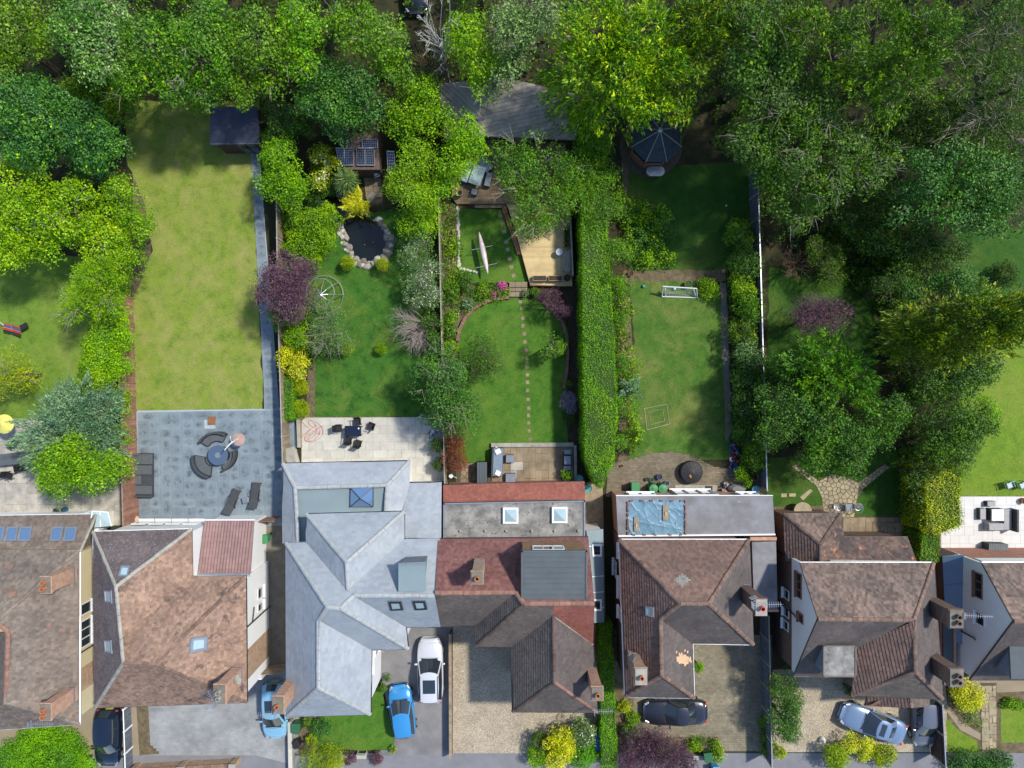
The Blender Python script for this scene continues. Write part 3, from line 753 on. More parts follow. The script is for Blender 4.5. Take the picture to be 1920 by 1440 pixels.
def dish(parent, c, ang, m=None, r=0.3):
    """satellite dish facing direction ang"""
    mb = MB(); ax = Vector((math.cos(ang), math.sin(ang), 0.35)).normalized(); a = ax.orthogonal().normalized(); b = ax.cross(a); c = Vector(c); vs = []; n = 16
    for rr, h in ((0.02, 0), (r * 0.5, 0.02), (r, 0.08)):
        for k in range(n): t = 2 * math.pi * k / n; vs.append(c + (a * math.cos(t) + b * math.sin(t)) * rr + ax * h)
    fs = [(i * n + k, i * n + (k + 1) % n, (i + 1) * n + (k + 1) % n, (i + 1) * n + k) for i in range(2) for k in range(n)] + [tuple(range(n))]
    mb.add(vs, fs); mb.tube([c - b * r * 0.9 + ax * .05, c + ax * 0.38], 0.012, 4); mb.tube([c, c - ax * 0.25], 0.02, 5)
    return mb.build('satellite_dish', m or M['concrete'], parent)

# ---------------------------------------------------------------- fences
def fence(label, pts, h, mat_, postm=None, panel=1.83, thick=0.03, capm=None, name='garden_fence', cat='fence', group=None, post_h=None, vertical=True, post_side=0, board=0.12, post_brace=None):
    """pts: ground line in pixels. Each panel and each post is a part; a panel's thin boards are joined"""
    w_ = [P(x, y) for x, y in pts]; root = thing(name, label, cat, w_[0]); 
    if group: root['group'] = group
    postm = postm or mat_; ph = post_h or h + 0.08
    segs = []
    for a, b in zip(w_[:-1], w_[1:]):
        L_ = (b - a).length; n = max(1, round(L_ / panel))
        for i in range(n): segs.append((a + (b - a) * (i / n), a + (b - a) * ((i + 1) / n)))
    for i, (a, b) in enumerate(segs):
        d_ = b - a; L_ = d_.length; t = d_ / L_; rz = math.atan2(t.y, t.x); n_ = Vector((-t.y, t.x, 0)); mb = MB(); e = 0.06
        k = max(2, int((L_ - 2 * e) / board)); bw = (L_ - 2 * e) / k
        for j in range(k):
            c = a + t * (e + bw * (j + 0.5)) + n_ * (0.008 if j % 2 else -0.008); hh = h + random.uniform(-.01, .01)
            mb.box((c.x, c.y, hh / 2 + 0.03), (bw * 0.99, 0.02, hh - 0.06), rz)
        for z in (0.35, h - 0.3): c = (a + b) / 2 - n_ * 0.045; mb.box((c.x, c.y, z), (L_ - 2 * e, 0.05, 0.07), rz)
        mb.build('fence_panel', mat_, root)
        if capm: c = (a + b) / 2; MB().box((c.x, c.y, h + 0.03), (L_ - 2 * e, 0.07, 0.03), rz).build('cap_rail', capm, root)
        for p in ([a] if i < len(segs) - 1 else [a, b]):
            q = p + n_ * post_side
            MB().box((q.x, q.y, ph / 2), (0.1, 0.1, ph), rz).build('post', postm, root)
            if post_brace: 
                MB().tube([q + Vector((0, 0, ph - .05)), q + n_ * post_brace + Vector((0, 0, 0.05))], 0.035, 5).build('post_brace', postm, root)
    return root

# ---------------------------------------------------------------- plants
def unit(a): return a / np.maximum(1e-9, np.linalg.norm(a, axis=1, keepdims=True))
def leaves_mesh(C_, Nn, Tt, ln, wd):
    """rhombic leaves: centre, normal, length direction"""
    T = unit(Tt - Nn * np.sum(Tt * Nn, axis=1, keepdims=True)); B = np.cross(Nn, T)
    ln = ln[:, None]; wd = wd[:, None]
    V = np.stack([C_ - T * ln * 0.5, C_ + B * wd * 0.5 - T * ln * 0.05 + Nn * wd * 0.12, C_ + T * ln * 0.5, C_ - B * wd * 0.5 - T * ln * 0.05 + Nn * wd * 0.12], axis=1).reshape(-1, 3)
    return V, np.arange(len(V)).reshape(-1, 4)
DENS = 0.72
def puff_cloud(puffs, style, leaf, dens, rs, tree_c):
    Vs = []; 
    for (pc, pr) in puffs:
        k = int(dens * DENS * 4.2 * pr * pr / (leaf * leaf)); 
        if k < 6: k = 6
        dirs = rs.normal(size=(k, 3)); dirs[:, 2] = np.abs(dirs[:, 2]) * 1.0 - 0.35; dirs = unit(dirs)
        lump = 1 + 0.3 * np.sin(dirs[:, 0:1] * 5.1 + pc[0] * 3) * np.cos(dirs[:, 1:2] * 4.3 + pc[1] * 2)
        rad = pr * (0.55 + 0.5 * rs.random((k, 1)) ** 0.6) * lump
        off = dirs * rad
        if style == 'spray':
            rdir = unit((pc - tree_c)[None, :] + 1e-6); al = np.sum(off * rdir, axis=1, keepdims=True); tap = np.clip(0.72 - 0.55 * al / pr, 0.12, 1.2); off = (off - rdir * al) * tap + rdir * al * 1.75
            Cc = pc + off; T = unit(off * 0.9 + rdir * pr * 0.9 + rs.normal(size=(k, 3)) * pr * 0.4); Nn = unit(np.cross(T, rs.normal(size=(k, 3))) + np.array([0, 0, 0.5]))
            ln = leaf * 2.1 * (0.6 + 0.8 * rs.random(k)); wd = leaf * 0.62 * (0.6 + 0.8 * rs.random(k))
        elif style == 'needle':
            Cc = pc + off; T = unit(dirs + rs.normal(size=(k, 3)) * 0.6); Nn = unit(np.cross(T, rs.normal(size=(k, 3))))
            ln = leaf * 1.7 * (0.6 + 0.8 * rs.random(k)); wd = leaf * 0.5 * (0.6 + 0.8 * rs.random(k))
        else:
            Cc = pc + off; Nn = unit(dirs * 0.7 + rs.normal(size=(k, 3)) * 0.55 + np.array([0, 0, 0.35])); T = rs.normal(size=(k, 3))
            ln = leaf * 1.35 * (0.65 + 0.7 * rs.random(k)); wd = leaf * 0.95 * (0.65 + 0.7 * rs.random(k))
        V, _ = leaves_mesh(Cc, Nn, T, ln, wd); Vs.append(V)
    V = np.concatenate(Vs); return V
TRI = [0]
def crown_obj(name, V, mat_, parent, base):
    V = V - np.array([base.x, base.y, base.z]); Fq = np.arange(len(V)).reshape(-1, 4); TRI[0] += 2 * len(Fq)
    return link_mesh(name, np_mesh(name, V, Fq), mat_, parent)
HS = 0.76
def tree(label, cat, lobes, leafm, style='broad', leaf=0.16, dens=1.0, ztop=9.0, flat=0.55, pr=(0.28, 0.82), trunk=True, name='tree', bark='bark', twigs=0, twigm='bark_pale', group=None, seed=None, extra=None, fill=1.0, base=None, zlow=None, spread=1.0):
    """lobes: (px, py, radius px[, ztop]) read at crown height"""
    rs = np.random.default_rng(seed if seed is not None else abs(hash(label)) % 99999 if False else sum(map(ord, label)) * 7 + len(label))
    W_ = []; leaf = leaf * 0.71
    if ztop > 6.6: ztop *= HS; lobes = [lb if len(lb) < 4 else (lb[0], lb[1], lb[2], lb[3] * HS) for lb in lobes]
    for lb in lobes:
        zt = lb[3] if len(lb) > 3 else ztop
        rw = lb[2] * mpp(zt * 0.8); hz = max(0.3, rw * flat); c = P(lb[0], lb[1], zt - hz); W_.append((np.array([c.x, c.y, c.z]), rw, hz, zt))
    area = sum(r * r for _, r, _, _ in W_); cx = sum(w_[0][0] * w_[1] ** 2 for w_ in W_) / area; cy = sum(w_[0][1] * w_[1] ** 2 for w_ in W_) / area
    if base is not None: b_ = P(*base); cx, cy = b_.x, b_.y
    kb = 0.35 if base is None and max(w_[3] for w_ in W_) > 4 else 0.0
    zc_ = max(w_[3] for w_ in W_) * .8; f_ = 1 + kb * (CAM_H / (CAM_H - zc_) - 1); cx *= f_; cy *= f_
    root = thing(name, label, cat, (cx, cy, 0)); 
    if group: root['group'] = group
    tc = np.array([cx, cy, max(w_[3] for w_ in W_) * 0.45]); puffs = []
    if ztop <= 2.7: dens *= 1.35
    for cur in W_:
        (c, rw, hz, zt) = cur
        prm = (min(pr[0], rw * 0.5), min(pr[1], rw * 0.6)); mean = (prm[0] + prm[1]) / 2
        n = max(3, int(fill * 2.3 * (rw / mean) ** 2))
        for _ in range(n):
            d_ = rs.normal(size=3); d_ /= np.linalg.norm(d_); d_[2] = abs(d_[2]) * 1.15 - 0.25
            q = 0.62 + 0.38 * rs.random() ** 0.5; p_ = rs.uniform(*prm); rr = max(0.05, rw - p_ * (0.8 if rw > 1.5 else 0.4))
            pc = c + np.array([d_[0] * rr * q * spread, d_[1] * rr * q * spread, d_[2] * hz * q]); puffs.append((pc, p_))
        if rw > 0.3:                                  # inner leaves so that the ground does not show right through
            lbp = lobes[[id(q_) for q_ in W_].index(id(cur))]
            for _ in range(int(fill * (0.9 if rw > 1.2 else 1.8) * (rw / mean) ** 2)):
                t_ = rs.uniform(0, 6.283); q = math.sqrt(rs.random()) * 0.86; z_ = rs.uniform(0.22, 0.85) * (zt - hz)
                p0 = P(lbp[0] + math.cos(t_) * q * lbp[2], lbp[1] - math.sin(t_) * q * lbp[2], z_)
                puffs.append((np.array([p0.x, p0.y, z_]), prm[1]))
    V = puff_cloud(puffs, style, leaf, dens, rs, tc)
    V[:, 2] = np.maximum(V[:, 2], 0.03)
    crown_obj('crown', V, L[leafm], root, root.location)
    if extra:       # (material, share, leaf size): flowers or shoots of another colour, spread over the crown
        for (em, share, es, nm) in extra:
            sel = [p for p in puffs if rs.random() < share]
            if sel:
                Vx = puff_cloud([(p[0] + np.array([0, 0, 0.12 * p[1]]), p[1] * 0.85) for p in sel], style, es, 0.35, rs, tc); crown_obj(nm, Vx, L[em], root, root.location)['kind'] = 'stuff'
    zt = max(w_[3] for w_ in W_)
    if trunk:
        mb = MB(); r0 = 0.05 + 0.028 * zt; mid = Vector((cx, cy, zt * 0.35))
        mb.tube([(cx, cy, -0.05), (cx + 0.05, cy, zt * 0.18), mid], r0, 8, r0 * 0.7)
        for (c, rw, hz, z_) in W_:
            e = Vector(c) - Vector((0, 0, hz * 0.1)); m1 = mid.lerp(e, 0.5) + Vector((0, 0, 0.25)); mb.tube([mid, m1, e], r0 * 0.55, 6, r0 * 0.2)
        idx = rs.permutation(len(puffs))[:min(len(puffs), 26)]
        for i in idx:
            pc = Vector(puffs[i][0]); near = min(W_, key=lambda w_: (Vector(w_[0]) - pc).length); s_ = Vector(near[0]) - Vector((0, 0, near[2] * 0.1))
            mb.tube([s_, s_.lerp(pc, 0.5) + Vector((0, 0, .1)), pc], r0 * 0.2, 5, 0.012)
        mb.build('trunk', M[bark], root)
    if twigs:
        mb = MB()
        for _ in range(twigs):
            c, rw, hz, z_ = W_[rs.integers(len(W_))]; t_ = rs.uniform(0, 6.283); q = rs.uniform(0.1, 0.8)
            a = Vector(c + np.array([math.cos(t_) * rw * q, math.sin(t_) * rw * q, hz * math.sqrt(max(0, 1 - q * q)) * 0.8]))
            out = (a - Vector((cx, cy, zt * 0.2))).normalized(); out.z *= 0.5
            for k in range(3):
                d_ = (out + Vector(rs.normal(size=3)) * 0.35).normalized() * rs.uniform(0.5, 1.3); mb.tube([a, a + d_ * 0.5 + Vector((0, 0, .06)), a + d_], 0.014, 4, 0.005)
        mb.build('bare_twigs', M[twigm], root)['kind'] = 'stuff'
    return root
def bush(label, px, py, r, leafm, z=1.2, name='shrub', cat='shrub', leaf=0.09, dens=0.9, style='broad', flat=0.7, extra=None, group=None, pr=None, lobes=None):
    rw = r * mpp(z)
    return tree(label, cat, lobes or [(px, py, r)], leafm, style, leaf, dens, z, flat, pr or (rw * 0.22, rw * 0.42), trunk=True, name=name, group=group, extra=extra)
def hedge(label, outline, h, leafm, name='hedge', leaf=0.085, dens=1.0, seed=5, rough=0.05, extra=None, step=0.0):
    """clipped hedge: outline = pixels of its TOP at height h; leaves on top and sides"""
    rs = np.random.default_rng(seed + int(outline[0][0])); w_ = [P(x, y, h) for x, y in outline]; n = len(w_)
    a = sum(w_[i].x * w_[(i + 1) % n].y - w_[(i + 1) % n].x * w_[i].y for i in range(n))
    if a < 0: w_.reverse()
    cen = sum(w_, Vector()) / n; cen.z = 0
    root = thing(name, label, 'hedge', cen)
    # woody core
    core = [(cen.x + (p.x - cen.x) * 0.93, cen.y + (p.y - cen.y) * 0.97) for p in w_]
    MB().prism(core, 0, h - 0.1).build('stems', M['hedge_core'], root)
    leaf = leaf * 0.75
    xs = [p.x for p in w_]; ys = [p.y for p in w_]; poly = [(p.x, p.y) for p in w_]
    per = 1.0 / (leaf * leaf) * 2.6 * dens
    Cs = []; Ns = []
    A = (max(xs) - min(xs)) * (max(ys) - min(ys)); k = int(A * per); X = rs.uniform(min(xs), max(xs), k); Y = rs.uniform(min(ys), max(ys), k)
    ins = np.zeros(k, bool)
    for i in range(n):
        (x0, y0), (x1, y1) = poly[i], poly[(i + 1) % n]
        cond = ((y0 > Y) != (y1 > Y)); 
        with np.errstate(divide='ignore', invalid='ignore'): xi = (x1 - x0) * (Y - y0) / (y1 - y0 if y1 != y0 else 1e-9) + x0
        ins ^= cond & (X < xi)
    X = X[ins]; Y = Y[ins]; Z = h - 0.05 + 0.07 * np.sin(X * 1.7 + Y * 0.6) * np.cos(Y * 1.1) + rs.normal(size=len(X)) * rough - 0.05 * rs.random(len(X))
    # some taller shoots
    Cs.append(np.stack([X, Y, Z], 1)); Ns.append(unit(rs.normal(size=(len(X), 3)) * 0.55 + np.array([0, 0, 0.8])))
    for i in range(n):
        a, b = w_[i], w_[(i + 1) % n]; L_ = (b - a).length; k = int(L_ * h * per * 0.8)
        if k < 1: continue
        t = rs.random(k)[:, None]; e = np.array((b - a).normalized()); nn = np.array([e[1], -e[0], 0.0]); zz = rs.random(k) * h
        c = np.array(a)[None, :] * (1 - t) + np.array(b)[None, :] * t; c[:, 2] = zz; c += nn * (rs.normal(size=(k, 1)) * rough * 1.2 - 0.02 + 0.05 * np.sin(c[:, 1:2] * 2.3 + c[:, 0:1] * 2))
        Cs.append(c); Ns.append(unit(rs.normal(size=(k, 3)) * 0.5 + nn * 0.8 + np.array([0, 0, 0.2])))
    Cc = np.concatenate(Cs); Nn = np.concatenate(Ns); k = len(Cc)
    V, _ = leaves_mesh(Cc, Nn, rs.normal(size=(k, 3)), leaf * 1.3 * (0.7 + 0.6 * rs.random(k)), leaf * 0.9 * (0.7 + 0.6 * rs.random(k)))
    crown_obj('foliage', V, L[leafm], root, root.location)
    return root
def ground_cover(label, px_pts, n, leafms, hmax=0.5, leaf=0.1, seed=3, name='border_planting'):
    """low mixed planting in a bed that nobody could count: one mesh"""
    rs = np.random.default_rng(seed); puffs = {m: [] for m in leafms}
    xs = [p[0] for p in px_pts]; ys = [p[1] for p in px_pts]; k = 0; tr = 0
    while k < n and tr < n * 60:
        tr += 1; x = rs.uniform(min(xs), max(xs)); y = rs.uniform(min(ys), max(ys))
        if not inside(px_pts, x, y): continue
        r = rs.uniform(0.16, 0.42); hh = rs.uniform(0.1, hmax); c = P(x, y, 0); m = leafms[int((math.sin(x * 0.045 + seed) + math.sin(y * 0.06 + seed * 2) + 2 + rs.uniform(-.5, .5)) / 4 * len(leafms)) % len(leafms)]
        puffs[m].append((np.array([c.x, c.y, hh]), r)); k += 1
    for i, m in enumerate(leafms):
        if not puffs[m]: continue
        V = puff_cloud(puffs[m], 'broad', leaf, 0.9, rs, np.zeros(3)); V[:, 2] = np.maximum(V[:, 2], 0.02)
        c = Vector((float(V[:, 0].mean()), float(V[:, 1].mean()), 0)); o = crown_obj(name, V, L[m], None, c); o.location = c
        tag(o, label + {0: '', 1: ', paler clumps', 2: ', odd clumps'}.get(i, ', rest'), 'plants', None, 'stuff')
def dead_tree(label, px, py, r, z, mat_, n=26, seed=1, name='bare_tree', cat='tree', dirs=None, thick=0.03, sub=4):
    rs = np.random.default_rng(seed); c = P(px, py, z * 0.5); root = thing(name, label, cat, (c.x, c.y, 0)); mb = MB(); rw = r * mpp(z)
    mb.tube([(c.x, c.y, 0), (c.x, c.y, z * 0.5)], thick * 2.2, 7, thick * 1.6); mb.build('trunk', mat_, root); mb = MB()
    for i in range(n):
        if dirs: a = R(rs.uniform(*dirs[i % len(dirs)]))
        else: a = rs.uniform(0, 6.283)
        l = rw * rs.uniform(0.55, 1.0); s_ = Vector((c.x, c.y, z * rs.uniform(0.3, 0.5))); e = s_ + Vector((math.cos(a) * l, math.sin(a) * l, z * rs.uniform(0.15, 0.5)))
        m1 = s_.lerp(e, 0.5) + Vector((rs.normal() * 0.1, rs.normal() * 0.1, 0.15)); mb.tube([s_, m1, e], thick, 5, thick * 0.3)
        for k in range(sub):
            t = rs.uniform(0.35, 0.95); p = s_.lerp(m1, t * 2) if t < 0.5 else m1.lerp(e, t * 2 - 1); da = a + rs.choice([-1, 1]) * rs.uniform(0.3, 0.8); ll = l * rs.uniform(0.2, 0.42)
            q = p + Vector((math.cos(da) * ll, math.sin(da) * ll, rs.uniform(0, 0.4))); mb.tube([p, q], thick * 0.45, 4, thick * 0.15)
            for kk in range(2):
                p2 = p.lerp(q, rs.uniform(.4, .9)); a3 = da + rs.choice([-1, 1]) * rs.uniform(.3, .7); mb.tube([p2, p2 + Vector((math.cos(a3), math.sin(a3), .2)) * ll * .45], thick * .3, 3, thick * .12)
    mb.build('branches', mat_, root); return root
# ================================================================ HOUSES
def gable_wall(parent, x, prof, mat_, th=0.25, name='gable_wall'):
    """wall in the plane X=x, prof = [(Y, z)...] outline, thickness towards +X"""
    n = len(prof); vs = [Vector((x, y, z)) for y, z in prof] + [Vector((x + th, y, z)) for y, z in prof]
    fs = [tuple(range(n)), tuple(range(2 * n - 1, n - 1, -1))] + [(i, n + i, n + (i + 1) % n, (i + 1) % n) for i in range(n)]
    return MB().add(vs, fs).build(name, mat_, parent)
def house(name, label, px, py):
    return thing(name, label, 'house', P(px, py))
def pipe(parent, x, y, z0, z1, mat_=None): return MB().tube([(x, y, z0), (x, y, z1 - 0.3), (x - 0.12, y, z1)], 0.045, 6).build('drainpipe', mat_ or M['gutter_dk'], parent)

# ---- 1: house cut by the left edge
h = house('brick_house', 'brown-tiled house with two long brick chimneys at the left edge', 60, 1200)
r = Roof({'nw': (-170, 1031, 5, 1), 'ne': (149, 1031, 5, 1), 'se': (149, 1358, 5, 1), 'D': (-90, 1374, 5, 1), 'A': (-8, 1166, 8.0), 'B': (15, 1185, 7.9), 'C': (10, 1317, 7.6), 'W': (-230, 1166, 8.0), 'E': (-120, 1200, 5.2)})
r.plane('nw ne A W', 'tile_h1').plane('ne se C B A', 'tile_h1').plane('se C D', 'tile_h1').plane('B C D E', 'tile_gbrown').settle(); r.build(h)
ridges(h, r, ['ne A', 'C se'], M['tile_h1']); ridges(h, r, ['B C', 'A B'], M['hipred'], 0.13)
gutters(h, r, ['ne se', 'se D'], M['upvc'])
wl, ins = walls(h, [(-170, 1031), (149, 1031), (149, 1358), (-150, 1375)], 5, M['render_cream'])
ex = max(p.x for p in ins)
for (y, w_) in ((-14.5, 0.75), (-16.1, 1.75)): wall_window(h, (ex + 0.003, y, 3.9), 1, 0, w_, 1.15, 1 if w_ < 1 else 3)
MB().box((ex + 0.012, -19.0, 2.4), (0.03, 1.5, 4.8)).build('brick_pier', M['brick_tan'], h)
pipe(h, ex + 0.06, -17.2, 0, 4.9)
r2 = Roof({'a': (-170, 970, 2.6, 1), 'b': (181, 964, 2.6, 1), 'c': (151, 1032, 4.0), 'd': (-170, 1034, 4.0), 'e': (166, 1031, 2.7)})
r2.plane('a b c d', 'tile_h1').plane('b e c', 'tile_h1').settle(); r2.build(h); ridges(h, r2, ['b c'], M['concrete'], 0.08); gutters(h, r2, ['a b'], M['upvc'])
walls(h, [(-170, 970), (176, 964), (160, 1030), (-170, 1030)], 2.6, M['render'], inset=0.2)
pl = [r2.p(k) for k in 'abcd']
for (x0, x1) in ((-14, 9), (13, 34), (37, 60), (97, 118), (122, 144)):
    rooflight(h, pl, [(x0 + 2, 989), (x1 + 2, 988), (x1 - 3, 1015), (x0 - 3, 1016)], M['lead'], M['glass_blue'], f=0.1)
for k, (y, z1, zb, yb) in enumerate(((-11.95, 7.75, 4.9, 0), (-19.5, 7.75, 4.9, 0))):
    chimney(h, -27.72, y, zb, z1, 0.55, 0.9, M['brick_or'], 2, M['terracotta'])
aerial(h, P(75, 1348, 6.0), math.radians(2), 1.3, 9, 0.35, 0.7)
# small white conservatory at its corner
cv = thing('conservatory', 'small white conservatory with a pointed roof behind the leftmost house', 'conservatory', P(186, 975))
MB().prism([(P(160, 955).x, P(0, 957).y), (P(214, 955).x, P(0, 957).y), (P(214, 985).x, P(0, 985).y), (P(160, 985).x, P(0, 985).y)], 0, 1.9).build('wall', M['upvc'], cv)
a, b, c_, d_ = P(146, 966, 2.0), P(203, 960, 2.0), P(210, 986, 2.0), P(150, 990, 2.0); ap = P(174, 958, 2.7); ap2 = P(168, 990, 2.7)
MB().poly([a, ap, ap2, d_]).poly([ap, b, c_, ap2]).build('glass_roof', M['glass_pale'], cv)
mb = MB()
for q in ((a, ap), (ap, b), (ap, ap2), (b, c_), (a, d_), ((a + ap) / 2, (d_ + ap2) / 2), ((b + ap) / 2, (c_ + ap2) / 2)): mb.tube([q[0] + Vector((0, 0, .03)), q[1] + Vector((0, 0, .03))], 0.045, 4)
mb.build('glazing_bar', M['upvc'], cv)

# ---- 2: red brown house
h = house('white_rendered_house', 'white-rendered house under a lichened red-brown hipped roof', 340, 1150)
r = Roof({'a': (174, 997, 5, 1), 'b': (359, 992, 5, 1), 'c': (217, 1100, 8.1), 'd': (231, 1243, 8.3), 'e': (178, 1327, 5, 1), 'f': (361, 1080, 5, 1),
          'g': (226, 1200, 8.2), 'i': (461, 1080, 5, 1), 'j': (290, 1245, 8.2), 'k': (463, 1317, 5, 1)})
r.plane('a b c', 'tile_h2n').plane('a c d e', 'tile_h2n').plane('c b f g', 'tile_h2').plane('g f i j d', 'tile_h2').plane('i k j', 'tile_h2').plane('e d j k', 'tile_h2').settle(); r.build(h)
ridges(h, r, ['a c', 'c b', 'c d', 'e d'], M['concrete'], 0.1); ridges(h, r, ['d j', 'j k', 'j i'], M['hipclay'], 0.1)
gutters(h, r, ['a e', 'a b'], M['upvc']); gutters(h, r, ['e k', 'k i'], M['gutter_dk'])
wl, ins = walls(h, [(174, 997), (359, 992), (361, 1080), (461, 1080), (463, 1317), (178, 1327)], 5, M['render'])
ex = max(p.x for p in ins); ny = max(p.y for p in ins)
for i in range(4): wall_window(h, (-25.2 + i * 1.15, ny + 0.003 - 0.004 * 0, 1.55), 0, 1, 0.95, 1.1, 1)
for (x, y, w_) in ((ex, -14.1, 0.75), (ex, -15.05, 0.55)): wall_window(h, (x + 0.003, y, 1.9), 1, 0, w_, 1.0, 1)
pipe(h, ex + 0.07, -15.6, 0, 4.9); MB().tube([(ex + .06, -15.6, 3.4), (ex + .06, -14.7, 3.1)], 0.035, 5).build('waste_pipe', M['gutter_dk'], h)
MB().box((ex + 0.012, -18.1, 2.4), (0.03, 1.9, 4.8)).build('brick_pier', M['brick_tan'], h)
# single storey wing under pantiles
zN, zS = 2.65, 3.7
pw = [P(383, 977, zN), P(476, 975, zN), P(469, 1076, zS), P(371, 1078, zS)]
x0, x1 = (pw[0].x + pw[3].x) / 2, (pw[1].x + pw[2].x) / 2; y0, y1 = pw[0].y, pw[3].y
MB().prism([(x0 + .1, y0 - .1), (x1 - .15, y0 - .1), (x1 - .15, y1), (x0 + .1, y1)], 0, 2.5).build('wall', M['render'], h)
MB().add([(x1 - .15, y0 - .1, 2.5), (x1 - .15, y1, 2.5), (x1 - .15, y1, zS - .1), (x1 - .4, y0 - .1, 2.5), (x1 - .4, y1, 2.5), (x1 - .4, y1, zS - .1)], [(0, 1, 2), (3, 5, 4), (0, 2, 5, 3), (1, 4, 5, 2), (0, 3, 4, 1)]).build('gable_wall', M['render'], h)
nrib = 17; Vv = []; Ff = []
rowsn = 10
for rr in range(rowsn):
    ya, yb = y0 + (y1 - y0) * rr / rowsn, y0 + (y1 - y0) * (rr + 1) / rowsn; za, zb = zN + (zS - zN) * rr / rowsn, zN + (zS - zN) * (rr + 1) / rowsn
    for i in range(nrib):
        xa = x0 + (x1 - x0) * i / nrib; wd = (x1 - x0) / nrib; b = len(Vv)
        for k in range(6):
            t = k / 5; xx = xa + wd * t; hh = 0.05 * math.sin(math.pi * min(1, t / 0.62)) if t < 0.62 else -0.012 * math.sin(math.pi * (t - 0.62) / 0.38)
            Vv.append((xx, ya, za + hh + 0.045)); Vv.append((xx, yb + (0.0), zb + hh + 0.015))
        for k in range(5): Ff.append((b + 2 * k, b + 2 * k + 2, b + 2 * k + 3, b + 2 * k + 1))
mb = MB(); mb.add(Vv, Ff); rf = MB().slab([p + Vector((0, 0, -0.01)) for p in pw], 0.12).build('pantile_roof', M['pantile'], h); o = mb.build('pantiles', M['pantile'], rf); o['kind'] = 'stuff'
MB().slab([Vector((x0 - .05, y1 + .12, zS + .05)), Vector((x1 + .05, y1 + .12, zS + .05)), Vector((x1 + .05, y1 - .1, zS + .07)), Vector((x0 - .05, y1 - .1, zS + .07))], 0.05).build('lead_flashing', M['lead'], h)
MB().tube([(x0, y0 + .06, zN - .05), (x1, y0 + .06, zN - .05)], 0.055, 6).build('gutter', M['upvc'], h)
# roof windows
N_ = [r.p(k) for k in 'abc']; W_ = [r.p(k) for k in 'acde']; E_ = [r.p(k) for k in 'ikj']
rooflight(h, N_, [(228, 1062), (245, 1062), (240, 1082), (222, 1082)], M['lead'], M['glass_pale'])
rooflight(h, W_, [(197, 1106), (210, 1107), (212, 1131), (199, 1129)], M['lead'], M['glass_pale'])
rooflight(h, W_, [(197, 1199), (210, 1200), (212, 1225), (199, 1223)], M['lead'], M['glass_pale'])
rooflight(h, E_, [(358, 1197), (387, 1194), (387, 1217), (356, 1223)], M['lead'], M['glass_pale'], flash=M['felt'], f=0.12)
chimney(h, -17.15, -18.2, 5.2, 8.3, 0.62, 1.05, M['brick_or'], 2, M['concrete'], axis='y')
dish(h, (-16.75, -18.0, 6.7), R(20)); aerial(h, (-17.2, -18.4, 8.3), R(195), 1.1, 10, 0.36, 0.9); aerial(h, (-17.2, -18.4, 8.3), R(120), 0.8, 6, 0.5, 0.6)

# ---- 3: blue grey slate house
h = house('slate_house', 'large house under pale blue-grey slate roofs with a glass lantern', 660, 1110)
r = Roof({'a': (574, 964, 5, 1), 'b': (758, 959, 5, 1), 'c': (758, 1011, 5, 1), 'e': (650, 1055, 7.7), 'f': (652, 1107, 7.7), 'g': (574, 1017, 5, 1),
          'h': (663, 1117, 8.0), 'i': (815, 1117, 8.0), 'j': (826, 1176, 5, 1), 'k': (761, 1176, 5, 1), 'l': (825, 1010, 5, 1),
          'm': (536, 1019, 5, 1), 'n': (614, 1139, 8.2), 'o': (638, 1141, 8.2), 'q': (766, 1217, 5, 1), 's': (697, 1219, 5, 1), 't': (597, 1163, 7.6),
          'u': (597, 1290, 7.6), 'v': (537, 1344, 5, 1), 'w': (695, 1340, 5, 1)})
C1, W1 = 0.22, 0.32
for p_ in ('a b e', 'a e f g', 'b c f e', 'c l i h f', 'h i j k', 'm g f o n', 'o h k q', 'f h o', 'n o q s t', 't s w u', 'v w u', 'm n t u v'):
    r.plane(p_, 'slate', C1, W1, 0.01, 0.003)
r.settle(); r.build(h, single=8)
ridges(h, r, ['a e', 'b e', 'e f', 'h i', 'm n', 'n o', 'o h', 'o q', 'n t', 't u', 'u v', 'u w'], M['slate_ridge'], 0.12, 0.42)
gutters(h, r, ['a b', 'g a', 'b c', 'm v', 'v w', 'w s', 's q', 'q k', 'k j'], M['gutter_dk'], 0.05)
wl, ins = walls(h, [(574, 964), (758, 959), (758, 1011), (825, 1010), (826, 1176), (762, 1176), (766, 1217), (697, 1219), (695, 1340), (537, 1344), (536, 1019), (574, 1017)], 5, M['render'])
ex = P(696, 0, 5).x - 0.28
wall_window(h, (ex + 0.003, -17.6, 1.9), 1, 0, 1.3, 1.1, 2); wall_window(h, (ex + 0.003, -18.2, 4.0), 1, 0, 1.5, 1.0, 2)
# rear wing, single storey ring roof round a flat centre
r2 = Roof({'o1': (530, 869, 2.6, 1), 'o2': (768, 864, 2.6, 1), 'o3': (768, 905, 2.6, 1), 'o4': (828, 904, 2.6, 1), 'o5': (827, 1009, 4.1), 'o6': (760, 1009, 4.1), 'o7': (530, 1019, 2.6, 1),
           'i1': (553, 915, 3.45), 'i2': (726, 910, 3.45), 'i3': (723, 960, 3.5), 'i4': (755, 960, 3.3), 'i5': (559, 1017, 3.45)})
for p_ in ('o1 o2 i2 i1', 'o1 i1 i5 o7', 'o2 o3 i4 i3 i2', 'o3 o4 o5 o6 i4'): r2.plane(p_, 'slate', C1, W1, 0.01, 0.003)
r2.settle(); r2.build(h); ridges(h, r2, ['o1 i1', 'i1 i2', 'o2 i2', 'i1 i5', 'i2 i3'], M['slate_ridge'], 0.12, 0.42)
gutters(h, r2, ['o1 o2', 'o7 o1', 'o3 o4'], M['gutter_dk'], 0.05)
